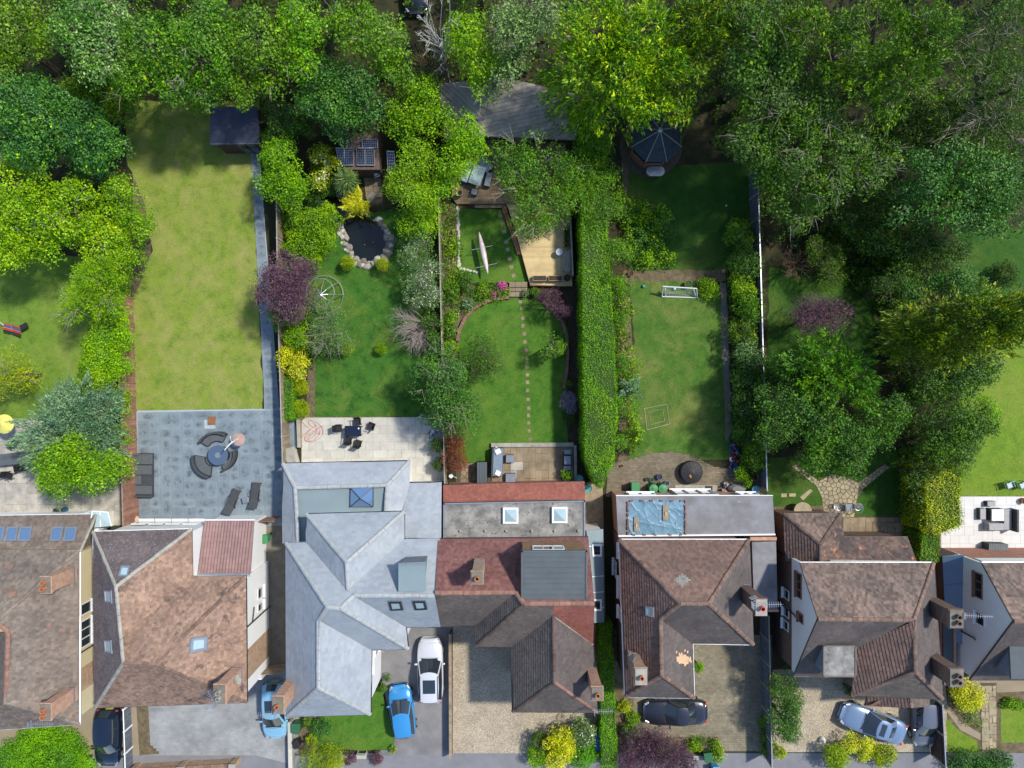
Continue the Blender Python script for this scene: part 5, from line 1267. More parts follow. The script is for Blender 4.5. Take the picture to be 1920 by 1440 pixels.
# stepping stones
st = thing('stepping_stones', 'straight line of small pale stepping stones across the lower round lawn', 'stepping stones', P(985, 690))
for i, (x, y) in enumerate([(975, 566), (978, 578), (980, 597), (980, 611), (983, 626), (984, 641), (986, 656), (988, 672), (988, 688), (989, 703), (989, 717), (989, 732), (990, 749), (991, 765), (991, 779), (991, 793), (992, 808), (994, 823)]):
    c = P(x, y); MB().box((c.x, c.y, .02), (.24 + random.uniform(-.03, .03), .25 + random.uniform(-.03, .03), .04), random.uniform(-.2, .2)).build('stone', M['tan_paver'], st)
st = thing('stepping_stones', 'slanting line of grey stepping stones on the small upper lawn by the deck', 'stepping stones', P(950, 460))
for (x, y) in [(938, 405), (942, 420), (945, 435), (949, 453), (952, 468), (956, 485), (959, 501), (963, 517)]:
    c = P(x, y); MB().box((c.x, c.y, .02), (.28, .26, .04), R(15) + random.uniform(-.2, .2)).build('stone', M['tan_paver'], st)
# garden 5
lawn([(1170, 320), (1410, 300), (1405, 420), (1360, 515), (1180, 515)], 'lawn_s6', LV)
lawn([(1180, 526), (1345, 526), (1358, 600), (1360, 700), (1370, 860), (1170, 870), (1176, 720), (1190, 640)], 'lawn_s5', LV * 1.5)
sheet('soil', [(1168, 508), (1360, 505), (1362, 528), (1168, 528)], M['soil'], LV * 2.2, wobble=2)
sheet('soil', [(1170, 560), (1182, 560), (1188, 700), (1178, 860), (1160, 870), (1160, 700)], M['soil'], LV * 2.2, wobble=2)
sheet('path', [(1350, 530), (1362, 530), (1368, 700), (1372, 810), (1360, 830), (1356, 700)], M['concrete_dk'], LV * 2.5, wobble=1.5)
sheet('soil', [(1165, 300), (1180, 300), (1176, 400), (1168, 400)], M['soil'], LV * 2, wobble=1)
cr = [(1136, 930), (1140, 870), (1180, 862), (1220, 850), (1260, 847), (1300, 855), (1340, 876), (1375, 880), (1420, 900), (1425, 930)]
pt = sheet('patio', cr, M['dark_grout'], LV * 3)
block_field(pt, [cr], M['block_dk'], 0.22, 0.11, 0.04)
pt2 = sheet('path', [(1265, 908), (1345, 908), (1345, 924), (1265, 924)], M['dark_grout'], LV * 5)
slab_grid(pt2, [(1266, 909), (1344, 909), (1344, 923), (1266, 923)], 5, 1, [M['concrete']], 0.021, 0.05)
MB().slab([P(1322, 911, .06), P(1336, 911, .06), P(1336, 920, .06), P(1322, 920, .06)], 0.02).build('drain_cover', M['gutter_dk'], pt2)
bp = thing('climbing_frame_base', 'bare square of bleached turf edged with thin boards on the worn lawn', 'lawn edging', P(1231, 783))
sheet_pts = [P(1208, 766), P(1250, 758), P(1255, 795), P(1213, 806)]
mb = MB()
for i in range(4): mb.tube([sheet_pts[i] + Vector((0, 0, .03)), sheet_pts[(i + 1) % 4] + Vector((0, 0, .03))], 0.03, 4)
inn = [sum(sheet_pts, Vector()) / 4 + (p - sum(sheet_pts, Vector()) / 4) * .6 for p in sheet_pts]
for i in range(4): mb.tube([inn[i] + Vector((0, 0, .03)), inn[(i + 1) % 4] + Vector((0, 0, .03))], 0.02, 4)
mb.build('edging_board', M['timber'], bp); MB().poly([p + Vector((0, 0, .009)) for p in sheet_pts[::-1]]).build('bare_earth', M['gravel'], bp)
# garden 6
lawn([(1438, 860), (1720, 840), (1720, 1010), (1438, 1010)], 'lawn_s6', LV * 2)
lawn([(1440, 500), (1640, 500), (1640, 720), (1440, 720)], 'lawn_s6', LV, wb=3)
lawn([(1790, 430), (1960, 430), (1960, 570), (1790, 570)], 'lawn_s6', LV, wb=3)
pt = sheet('paving', [(1528, 905), (1556, 890), (1585, 890), (1612, 906), (1618, 920), (1604, 940), (1602, 972), (1545, 972), (1540, 930)], M['dark_grout'], LV * 3)
crazy(pt, [(1528, 906), (1556, 891), (1584, 891), (1611, 907), (1606, 940), (1601, 970), (1546, 970), (1540, 932)], 9.0, M['crazy'], 0.035)
for seg in ([(1484, 874), (1492, 870), (1536, 902), (1528, 910)], [(1608, 906), (1658, 870), (1668, 876), (1616, 918)]):
    q = sheet('path', seg, M['dark_grout'], LV * 4); crazy(q, seg, 8.5, M['crazy'], 0.036)
q = sheet('paving', [(1580, 968), (1710, 968), (1710, 1010), (1580, 1010)], M['dark_grout'], LV * 3.5)
slab_grid(q, [(1581, 970), (1705, 970), (1705, 1008), (1581, 1008)], 9, 4, [M['tan_paver'], M['concrete_dk']], 0.015, 0.04, merge=0.5, jit=0.03)
for seg, lab in (([(1465, 925), (1475, 925), (1475, 932), (1465, 932)], 'a'), ([(1480, 925), (1492, 925), (1492, 931), (1480, 931)], 'b'), ([(1500, 932), (1519, 917), (1524, 920), (1506, 938)], 'c')):
    MB().slab([P(x, y, .03) for x, y in seg], .03).build('stepping_stone', M['crazy'], None, base=P(*seg[0]))
so = [o for o in bpy.data.objects if o.name.startswith('stepping_stone') and o.type == 'MESH']
for o, lab in zip(so, ('small square stepping stone in the lawn left of the crazy paving', 'oblong stepping stone beside the small square one in the lawn', 'long slanted paving strip in the lawn left of the crazy paving')): tag(o, lab, 'stepping stone')
sheet('soil', [(1445, 950), (1545, 948), (1545, 962), (1445, 962)], M['soil'], LV * 3)
# garden 7
lawn([(1800, 600), (2200, 600), (2200, 930), (1800, 930)], 'lawn_s7', LV, wb=1)
pt = sheet('patio', [(1762, 930), (2100, 930), (2100, 1045), (1762, 1045)], M['cream_grout'], LV * 2)
slab_grid(pt, [(1764, 931), (2096, 931), (2096, 1043), (1764, 1043)], 38, 14, [M['white_paver']], 0.0085, 0.04, gap=0.007, merge=0.72, skip=lambda x, y: x > 1960)
# front gardens
sheet('driveway', [(-200, 1340), (272, 1320), (272, 1416), (-200, 1416)], M['tarmac_br'], LV * 2)
d2 = sheet('driveway', [(268, 1300), (575, 1240), (575, 1440), (480, 1416), (268, 1416)], M['block_grey'], LV * 4)
block_field(d2, [[(280, 1312), (560, 1290), (560, 1412), (300, 1412), (282, 1395)]], M['block_grey'], 0.4, 0.2, 0.045)
sheet('soil', [(256, 1320), (278, 1320), (282, 1390), (310, 1412), (262, 1416)], M['soil'], LV * 6)
sheet('driveway', [(690, 1170), (847, 1170), (847, 1416), (700, 1416), (740, 1390), (720, 1290)], M['tarmac'], LV * 4)
lawn([(560, 1310), (716, 1290), (740, 1390), (736, 1406), (560, 1406)], 'lawn_s4', LV * 5, wb=1)
sheet('soil', [(548, 1345), (600, 1345), (592, 1416), (548, 1416)], M['soil'], LV * 6)
sheet('driveway', [(849, 1170), (1128, 1170), (1128, 1412), (849, 1412)], M['gravel'], LV * 4)
d5 = sheet('driveway', [(1166, 1190), (1448, 1190), (1446, 1410), (1166, 1410)], M['dark_grout'], LV * 3)
block_field(d5, [[(1230, 1192), (1446, 1192), (1444, 1408), (1350, 1408), (1346, 1380), (1180, 1380), (1190, 1300)]], M['block'], 0.21, 0.14, 0.045)
sheet('soil', [(1150, 1180), (1196, 1180), (1205, 1360), (1335, 1380), (1345, 1412), (1150, 1412)], M['soil'], LV * 7, wobble=1.5)
sheet('driveway', [(1448, 1255), (1772, 1255), (1778, 1410), (1448, 1410)], M['gravel'], LV * 4)
sheet('soil', [(1776, 1290), (2000, 1270), (2000, 1412), (1776, 1412)], M['soil'], LV * 2)
lawn([(1773, 1345), (1800, 1372), (1830, 1388), (1836, 1412), (1776, 1412)], 'lawn_s7', LV * 4, wb=.5)
lawn([(1876, 1326), (2000, 1326), (2000, 1390), (1876, 1392)], 'lawn_s7', LV * 4, wb=.5)
p7 = sheet('path', [(1838, 1280), (1868, 1280), (1868, 1412), (1838, 1412)], M['dark_grout'], LV * 5)
slab_grid(p7, [(1839, 1285), (1867, 1285), (1868, 1411), (1840, 1411)], 4, 18, [M['crazy'], M['tan_paver']], 0.021, 0.05, merge=0.5, jit=0.03, gap=0.02)
sheet('path', [(1768, 1325), (1776, 1320), (1800, 1352), (1838, 1375), (1838, 1388), (1800, 1368)], M['tarmac_br'], LV * 5)
sheet('path', [(1780, 1270), (2000, 1268), (2000, 1292), (1838, 1300)], M['tarmac_br'], LV * 3)
# lane beyond the trees at the top
sheet('lane', [(-400, -120), (2320, -120), (2320, -20), (-400, -20)], M['tarmac_br'], LV)
# ================================================================ TREES
T = tree
# --- top left
T('dark green rounded tree against the left edge with a few lime shoots', 'tree', [(35, 200, 72, 11), (95, 225, 70, 11), (150, 245, 62, 10), (185, 285, 58, 9), (60, 275, 62, 10)], 'teal', leaf=.15, ztop=10.5, extra=[('lime', .22, .15, 'lime_shoots')])
T('big lime green tree at the left edge above the washing line', 'tree', [(30, 345, 66, 9), (60, 420, 85, 9), (140, 395, 70, 8.5), (10, 465, 55, 8), (195, 455, 55, 7)], 'lime', leaf=.15, ztop=9, twigs=10)
T('bright green shrub bulging over the dry lawn beside the lime tree', 'shrub', [(232, 375, 42, 5.5), (255, 425, 36, 5), (245, 475, 38, 4.6), (225, 505, 30, 4.4)], 'fresh', leaf=.13, ztop=5)
T('loose yellow-green feathery tree above the clipped lime hedge', 'tree', [(185, 520, 48, 6), (150, 560, 34, 5.5), (205, 565, 34, 5), (135, 590, 24, 4.5)], 'lime', leaf=.12, ztop=6, style='needle', twigs=16, twigm='twig_grey', fill=.9)
T('loose lime green hedge along the brown fence of the leftmost garden', 'hedge', [(212, 580, 30, 3), (205, 615, 36, 3), (200, 650, 40, 3), (190, 685, 42, 3), (218, 690, 28, 3), (222, 640, 24, 3)], 'lime', leaf=.11, ztop=3, name='hedge', pr=(.25, .5), fill=1.3)
T('mid green shrub between the lime hedge and the blue conifer', 'shrub', [(205, 722, 34, 3), (228, 760, 22, 3), (228, 815, 20, 3), (160, 722, 20, 3)], 'fresh', leaf=.11, ztop=3)
T('blue-green feathery conifer beside the leftmost patio', 'conifer', [(140, 775, 66, 6), (90, 815, 46, 5.5), (185, 775, 48, 5.5), (190, 835, 46, 5), (110, 860, 40, 5), (70, 860, 22, 4.6)], 'blue', 'spray', leaf=.13, ztop=6, fill=1.4)
T('bright green maple in front of the blue-green conifer', 'tree', [(120, 870, 50, 6.5), (175, 890, 48, 6.3), (115, 905, 40, 6), (215, 880, 34, 6), (150, 850, 36, 6.5)], 'fresh', leaf=.14, ztop=6.5)
T('small olive and yellow tree on the left lawn at the picture edge', 'tree', [(25, 690, 40, 4), (50, 712, 24, 3.8), (-10, 710, 40, 4)], 'yellowish', leaf=.11, ztop=4, style='needle', twigs=8, twigm='twig_grey', fill=.8)
T('dark undergrowth bush at the upper left corner of the dry lawn', 'shrub', [(215, 205, 34, 4), (190, 180, 36, 4), (160, 160, 34, 4), (240, 190, 26, 3.6)], 'mid', leaf=.14, ztop=4)
# --- top band
rows = [
 ('mid green tree in the top left corner', [(40, 55, 70, 12), (5, 120, 50, 11), (-40, 40, 60, 12)], 'mid', 'broad'),
 ('silvery pale-leaved tree next to the top left corner', [(150, 60, 62, 13), (190, 110, 55, 12.5), (200, 40, 50, 13)], 'silver', 'broad'),
 ('bushy mid green tree above the head of the dry lawn', [(290, 80, 66, 12), (255, 150, 52, 10), (320, 150, 50, 10)], 'mid', 'broad'),
 ('broad green tree overhanging the head of the dry lawn', [(375, 110, 70, 12), (400, 40, 58, 12), (380, 175, 40, 9)], 'mid', 'broad'),
 ('green tree behind the dark garden shed', [(480, 70, 66, 12), (460, 165, 46, 9), (510, 140, 42, 9.5)], 'mid', 'broad'),
 ('lighter green tree in the middle of the top row left of the round dark tree', [(570, 50, 58, 12), (560, 115, 44, 11)], 'fresh', 'broad'),
 ('pale sprouting tree between the round dark tree and the parked car at the top', [(660, 50, 56, 12), (720, 75, 52, 11), (745, 130, 38, 9)], 'mid', 'broad'),
 ('fresh green tree right of the parked car at the top', [(870, 60, 52, 11), (900, 120, 46, 9), (905, 165, 26, 8)], 'fresh', 'broad'),
 ('grey-green tree left of the golden conifer', [(960, 60, 56, 12), (955, 130, 46, 10), (1010, 30, 40, 12)], 'grey', 'broad')]
for lab, lobes, m_, st_ in rows: T(lab, 'tree', lobes, m_, st_, leaf=.17, ztop=12, twigs=6, twigm='twig_grey', extra=[('lime', .05, .16, 'pale_shoots')] if m_ == 'mid' else None)
for i, (x, y, m_, lab) in enumerate([(-60, -50, 'mid', 'green tree beyond the lane, leftmost'), (120, -60, 'mid', 'green tree at the top edge above the silvery tree'), (300, -55, 'fresh', 'bright green tree at the top edge above the dry lawn'), (480, -60, 'mid', 'green tree at the top edge above the dark shed'), (640, -62, 'dark', 'dark tree at the top edge left of the parked car'), (880, -62, 'mid', 'green tree at the top edge right of the parked car'), (1360, -50, 'gold', 'golden conifer at the top edge'), (1560, -60, 'olive', 'olive conifer at the top edge'), (1740, -60, 'olive', 'olive conifer at the top edge, second from the corner'), (1900, -40, 'dark', 'dark tree beyond the top right corner')]):
    T(lab, 'tree', [(x, y, 68, 12), (x + 45, y + 12, 48, 11)], m_, 'spray' if m_ in ('gold', 'olive') else 'broad', leaf=.2, ztop=12)
T('domed blue-green tree above the solar panels', 'tree', [(610, 150, 46, 9.5), (660, 165, 50, 9.5), (635, 205, 46, 9), (690, 205, 34, 8.5), (590, 190, 34, 8.5), (650, 240, 30, 7)], 'teal', leaf=.15, ztop=9)
T('dense shrub between the dark shed and the blue-green tree', 'shrub', [(520, 225, 34, 3.6), (560, 240, 26, 3.2), (505, 260, 20, 2.6)], 'dark', leaf=.13, ztop=3.4, twigs=6, twigm='twig_brown')
T('bright glossy laurel bush beside the path below the dark shed', 'shrub', [(530, 300, 44, 4.2), (520, 345, 36, 4), (560, 350, 26, 3.8), (545, 375, 22, 3.4)], 'fresh', leaf=.13, ztop=4)
T('yellow-green shrub with white flowers beside the spiky palm', 'shrub', [(605, 300, 24, 2.6), (600, 335, 22, 2.4), (628, 312, 16, 2.4)], 'yellowish', leaf=.12, ztop=2.5, extra=[('white_fl', .16, .1, 'flowers')])
T('lime tree left of the tiled garden roof', 'tree', [(770, 200, 48, 7), (800, 180, 34, 7), (815, 225, 32, 6.5), (755, 235, 34, 6)], 'fresh', leaf=.14, ztop=7)
T('bright green tree right of the solar panels', 'tree', [(780, 300, 38, 5.5), (770, 350, 40, 5.5), (800, 370, 34, 5), (745, 340, 26, 4.6)], 'fresh', leaf=.13, ztop=5.5)
T('green shrub beside the pond under the bright tree', 'shrub', [(785, 420, 32, 4), (800, 395, 24, 4)], 'lime', leaf=.12, ztop=4)
T('yellow-green maple by the deck seating', 'tree', [(865, 245, 32, 6), (880, 285, 34, 6), (850, 310, 32, 5.8), (835, 345, 24, 5), (890, 262, 24, 6)], 'lime', leaf=.13, ztop=6)
T('grey-green shrub with small white flowers on the fence below the bright tree', 'shrub', [(780, 470, 34, 3.2), (800, 510, 30, 3.2), (785, 545, 30, 3), (812, 555, 22, 3)], 'grey', leaf=.1, ztop=3.2, style='needle', extra=[('white_fl', .22, .07, 'flowers')])
T('dark rounded shrub beside the bare twiggy shrub', 'shrub', [(812, 610, 20, 2.6), (812, 640, 16, 2.4)], 'dark', leaf=.1, ztop=2.6)
T('dark bluish leafy tree spilling over the fence between the two middle lawns', 'tree', [(830, 690, 50, 5.5), (850, 735, 52, 5.5), (800, 710, 34, 5), (870, 775, 40, 5), (820, 765, 32, 4.6)], 'teal', leaf=.12, ztop=5.5, fill=.85, twigs=14, twigm='twig_grey')
T('thin-leaved apple tree overhanging the round lawn', 'tree', [(905, 660, 32, 4), (885, 690, 30, 4), (925, 685, 20, 3.6)], 'dark', leaf=.1, ztop=4, fill=.8, dens=.8, twigs=14, twigm='bark')
T('copper-red bush beside the sunny patch above the red roof', 'shrub', [(856, 825, 24, 2.4), (852, 860, 22, 2.2)], 'red', 'needle', leaf=.09, ztop=2.4)
T('loose open-crowned tree shading the middle of the wooden deck', 'tree', [(960, 300, 40, 7.5), (1010, 290, 42, 8), (1060, 320, 38, 7.5), (960, 350, 38, 7), (1065, 370, 34, 7), (1000, 400, 40, 6.5), (1040, 405, 26, 6), (1020, 345, 30, 7.5), (985, 430, 20, 5.5)], 'mid', leaf=.12, ztop=7.5, fill=.9, dens=.85, twigs=20, twigm='bark_pale', base=(1028, 372))
T('small round tree on the right of the round lawn', 'tree', [(1032, 646, 25, 3)], 'mid', leaf=.1, ztop=3, fill=.8, pr=(.25, .45))
T('dark purple smoke bush at the corner of the deck', 'shrub', [(1037, 562, 20, 2.4), (1054, 580, 16, 2.2), (1018, 558, 11, 1.9)], 'purple', 'needle', leaf=.09, ztop=2.6, extra=[('white_fl', .05, .06, 'flowers')])
T('pale lavender-grey bush in the dark strip by the tall hedge', 'shrub', [(1064, 750, 15, 1.2), (1070, 765, 10, 1.1)], 'lav', 'needle', leaf=.06, ztop=1.2)
# --- golden conifers
T('huge golden conifer at the top centre', 'conifer', [(1120, 60, 72, 15), (1200, 60, 72, 15.5), (1090, 125, 58, 13), (1170, 140, 70, 14.5), (1240, 120, 56, 14), (1150, 200, 46, 11.5), (1215, 195, 44, 12), (1040, 160, 30, 10), (1065, 205, 34, 8), (1100, 225, 30, 8)], 'gold', 'spray', leaf=.21, ztop=14, flat=.8, fill=1.35, pr=(.4, .8))
T('darker golden conifer merging into the dark trees right of the huge golden one', 'conifer', [(1310, 50, 66, 15), (1290, 120, 52, 13), (1340, 10, 46, 15), (1270, 195, 44, 11), (1370, 90, 40, 13)], 'olive', 'spray', leaf=.2, ztop=14, flat=.8, fill=1.2, extra=[('gold', .25, .2, 'golden_tips')])
rows = [
 ('tall dark green tree right of the golden conifers', [(1420, 60, 66, 15), (1400, 140, 56, 14), (1460, 120, 50, 14)], 'dark', 'broad'),
 ('dark olive conifer in the top right, left of the widest olive one', [(1510, 60, 66, 16), (1560, 110, 56, 15)], 'olive', 'spray'),
 ('widest olive conifer in the top right with pale green tips', [(1640, 70, 84, 17), (1700, 130, 66, 16), (1620, 150, 58, 15), (1740, 60, 62, 16.5), (1660, 200, 40, 13)], 'olive', 'spray'),
 ('dark tree in the top right corner with bare brown twigs', [(1870, 60, 70, 15), (1830, 140, 60, 14), (1900, 170, 70, 14), (1850, 230, 50, 12), (1790, 240, 44, 11), (1900, 260, 50, 11)], 'deep', 'needle'),
]
for lab, lobes, m_, st_ in rows: T(lab, 'tree', lobes, m_, st_, leaf=.19, ztop=15, fill=1.0 if 'bare' not in lab else .85, twigs=8 if 'bare' not in lab else 70, twigm='twig_grey', flat=.7, extra=[('mid', .1, .18, 'pale_tips')])
T('wide tree with pale bare twigs showing, over the right gardens', 'tree', [(1440, 200, 66, 13), (1510, 200, 66, 13), (1400, 260, 50, 11.5), (1480, 280, 72, 12.5), (1570, 270, 66, 12), (1450, 340, 56, 10.5), (1540, 340, 60, 11), (1620, 320, 52, 10.5), (1490, 400, 42, 9), (1660, 300, 36, 10)], 'dark', leaf=.15, extra=[('mid', .35, .15, 'sun_toned_shoots')], ztop=12.5, twigs=70, twigm='twig_grey', fill=.9)  # dark leaf green stands in for shade, lighter fresh shoots for sun highlights
T('dense blue-green tree near the right edge', 'tree', [(1730, 330, 52, 11), (1790, 310, 56, 11.5), (1850, 340, 60, 11.5), (1910, 330, 50, 11), (1770, 385, 56, 10.5), (1840, 400, 54, 10), (1700, 390, 44, 9.5), (1890, 400, 40, 9.5)], 'teal', leaf=.16, ztop=11)
T('dark thicket between the bare-twigged corner tree and the blue-green tree', 'tree', [(1700, 250, 52, 5), (1650, 270, 40, 4.6), (1770, 270, 44, 5), (1640, 370, 36, 4.4), (1850, 290, 40, 5), (1720, 220, 40, 5), (1780, 215, 44, 5)], 'deep', leaf=.16, ztop=5)
T('dark bushes beyond the shady thicket beside the far right dim lawn', 'shrub', [(1735, 450, 40, 3.6), (1750, 490, 36, 3.4), (1700, 500, 34, 3.4), (1790, 470, 24, 3)], 'deep', leaf=.13, ztop=3.5)
T('dark shadowed bush under the wide tree in the shady garden', 'shrub', [(1640, 440, 46, 4), (1600, 410, 36, 4), (1690, 450, 36, 4)], 'deep', leaf=.14, ztop=4)
T('soft feathery olive bush in the shady garden', 'shrub', [(1552, 490, 32, 3), (1560, 520, 26, 2.6), (1530, 465, 22, 3)], 'olive', 'needle', leaf=.09, ztop=3)
dead_tree('bare grey twiggy shrub beside the white-railed fence', 1490, 500, 36, 2.4, M['twig_brown'], 34, 3, name='bare_shrub', cat='shrub', thick=.02)
T('purple-leaved tree in the shady garden', 'tree', [(1520, 585, 34, 4.4), (1560, 595, 36, 4.4), (1500, 600, 24, 4)], 'purple', 'needle', leaf=.1, ztop=4.4)
T('dark holly bush beside the big leaning golden conifer', 'shrub', [(1668, 540, 32, 4)], 'deep', leaf=.1, ztop=4)
T('pale grey-green bush above the leaning golden conifer', 'shrub', [(1710, 548, 26, 4), (1790, 530, 34, 4.4), (1830, 545, 24, 4.2), (1750, 535, 24, 4)], 'teal', leaf=.12, ztop=4.4)
bush('small round bush in the shaded lawn at the right edge', 1885, 514, 24, 'deep', 1.6)
T('big leaning dark conifer with gold edges at the right edge', 'conifer', [(1700, 640, 52, 10), (1750, 620, 62, 12), (1800, 620, 70, 14), (1850, 605, 66, 15.5), (1900, 600, 60, 16), (1950, 600, 55, 16), (1770, 660, 42, 11), (1690, 600, 34, 9)], 'goldd', 'spray', leaf=.17, ztop=15, flat=.7, fill=1.4, base=(1700, 640), extra=[('gold', .12, .15, 'golden_tips')])
T('dark green tree in the shade below the leaning conifer', 'tree', [(1790, 710, 52, 7), (1740, 730, 44, 6.5), (1840, 690, 34, 6.5)], 'deep', leaf=.14, ztop=7)
T('rounded dark green tree beside the far right lawn', 'tree', [(1790, 790, 62, 6.5), (1760, 830, 46, 5.5), (1830, 800, 40, 6), (1800, 850, 36, 5)], 'dark', leaf=.13, ztop=6.5)
T('lime green shrub poking out at the edge of the far right lawn', 'shrub', [(1850, 765, 22, 3.6), (1852, 790, 18, 3.4)], 'lime', leaf=.1, ztop=3.6)
T('feathery bright green conifer in the second garden from the right', 'conifer', [(1540, 665, 50, 9), (1500, 690, 42, 8.4), (1590, 700, 44, 8.6), (1545, 720, 46, 8.6), (1610, 740, 30, 7.6)], 'green_needle', 'spray', leaf=.17, ztop=9, fill=1.4)
T('broad yellow-green tree overhanging the crazy paving', 'tree', [(1500, 765, 50, 8), (1550, 800, 52, 8.4), (1600, 820, 46, 8), (1650, 790, 46, 7.6), (1530, 850, 40, 7), (1590, 860, 34, 6.6), (1680, 770, 28, 7)], 'dark', leaf=.14, ztop=8.4, extra=[('mid', .4, .13, 'sun_toned_shoots')])  # shoots coloured lighter, as sunlit leaves over a dark crown
T('dark conifer wedge behind the white-railed fence', 'conifer', [(1460, 740, 44, 6), (1455, 800, 40, 5.5), (1470, 690, 30, 5)], 'dark', leaf=.13, ztop=6)
T('dark shrub row between the two right gardens', 'shrub', [(1735, 870, 34, 3.5), (1715, 900, 20, 3), (1720, 940, 18, 2.8)], 'deep', leaf=.12, ztop=3.5)
hedge('tall yellow-green clipped hedge beside the white patio', [(1735, 880), (1800, 876), (1804, 985), (1770, 1000), (1736, 996)], 3.0, 'yellowish', leaf=.1, rough=.1)
hedge('lower green hedge running from the yellow-green hedge to the house', [(1730, 1000), (1760, 1000), (1762, 1054), (1724, 1054)], 2.4, 'hedge', leaf=.09, rough=.06)
# --- bare ones
dead_tree('dead white-barked tree above the tiled garden roof', 828, 88, 50, 11, M['twig_white'], 26, 5, thick=.05, dirs=[(20, 160), (150, 240), (-60, 60), (250, 300)])
T('brown leafless brush behind the dead white tree', 'shrub', [(800, 130, 34, 4), (815, 165, 26, 3.6), (840, 120, 26, 4)], 'mid', leaf=.1, ztop=4, fill=.25, dens=.4, twigs=90, twigm='twig_brown')
dead_tree('pale mauve leafless shrub leaning out over the clover lawn', 800, 606, 62, 2.6, M['twig_grey'], 46, 9, name='bare_shrub', cat='shrub', dirs=[(120, 250), (150, 215), (230, 280)], thick=.022, sub=6)
# --- garden 3 left side
T('dark purple cherry plum straddling the path of the dry lawn', 'tree', [(535, 510, 44, 5.5), (515, 545, 36, 5.3), (560, 545, 38, 5.3), (545, 575, 30, 5), (570, 505, 24, 5), (492, 552, 14, 4.6)], 'purple', 'needle', leaf=.12, ztop=5.5, fill=1.3)
T('round green shrub below the purple tree', 'shrub', [(533, 593, 26, 2.6)], 'mid', leaf=.1, ztop=2.6)
T('grey-green willow shrub below the purple tree on the clover lawn', 'shrub', [(615, 605, 36, 3), (630, 635, 30, 2.8), (605, 640, 26, 2.6)], 'grey', 'needle', leaf=.09, ztop=3, fill=.7, twigs=20, twigm='twig_grey')
T('lime shrub above the yellow-leaved shrub in the long left border', 'shrub', [(556, 635, 21, 2.2)], 'lime', leaf=.1, ztop=2.2)
T('yellow-leaved shrub leaning over the long left border', 'shrub', [(548, 672, 26, 2), (562, 690, 20, 2), (535, 665, 16, 2)], 'yellow', leaf=.1, ztop=2, fill=.7, extra=[('mid', .5, .09, 'green_leaves')])
hedge('low clipped hedge strip along the white fence beside the clover lawn', [(527, 700), (546, 705), (553, 785), (529, 786)], 1.2, 'hedge_b', leaf=.08)
T('leafy green shrubs at the left bank of the pond', 'shrub', [(575, 415, 34, 2.4), (610, 410, 26, 2.2), (596, 450, 30, 2.2), (560, 455, 26, 2), (580, 480, 24, 1.8), (612, 440, 16, 1.8)], 'fresh', leaf=.11, ztop=2.4)
for (x, y, r_, z_, lab) in [(544, 399, 9, 1.5, 'small clipped golden bush, topmost of three by the path'), (546, 440, 10, 1.5, 'small clipped golden bush, middle of three by the path'), (543, 472, 10, 1.5, 'small clipped golden bush, lowest of three by the path'), (653, 493, 14, 1.5, 'clipped golden ball bush at the left foot of the pond'), (717, 496, 13, 1.5, 'clipped golden ball bush at the right foot of the pond'), (650, 654, 13, 1.1, 'clipped golden bush beside a bare patch on the clover lawn'), (715, 654, 11, 1.0, 'clipped bush in a round bare bed on the clover lawn'), (563, 726, 15, 1.4, 'clipped golden bush, upper of two in the long left border'), (564, 767, 17, 1.4, 'clipped golden bush, lower of two in the long left border')]:
    c = P(x, y, z_ * .6); rr = r_ * mpp(z_); T(lab, 'bush', [(x, y, r_, z_)], 'yellowish' if 'golden' in lab else 'fresh', 'needle', leaf=.06, ztop=z_, flat=.9, fill=1.6, pr=(rr * .25, rr * .35), trunk=False, name='topiary_bush')
T('golden needle-leaved shrub hanging over the pond', 'shrub', [(668, 386, 24, 1.8), (655, 380, 12, 1.6), (680, 395, 12, 1.6)], 'yellow', 'spray', leaf=.09, ztop=1.8)
# cordyline: a head of sword leaves
cy = thing('cordyline_palm', 'spiky-leaved palm above the golden shrub at the pond', 'palm', P(648, 338))
rs = np.random.default_rng(4); k = 900; dd = rs.normal(size=(k, 3)); dd[:, 2] = np.abs(dd[:, 2]) * .9 - .1; dd = unit(dd); hc = P(648, 338, 2.1); ln = .55 + .45 * rs.random(k)
Cc = np.array(hc) + dd * ln[:, None] * .55; V, _ = leaves_mesh(Cc, unit(np.cross(dd, rs.normal(size=(k, 3))) + np.array([0, 0, .6])), dd, ln * 1.15, np.full(k, .055)); V[:, 2] -= .25 * np.linalg.norm(V[:, :2] - np.array(hc)[:2], axis=1) ** 2
crown_obj('crown', V, L['grey'], cy, cy.location); MB().tube([P(648, 338) - Vector((0, 0, 0.02)), hc], .09, 8).build('trunk', M['bark'], cy)
T('low bushes round the foot of the palm', 'shrub', [(590, 375, 20, 1.4), (612, 360, 16, 1.4)], 'deep', leaf=.09, ztop=1.4, trunk=False)
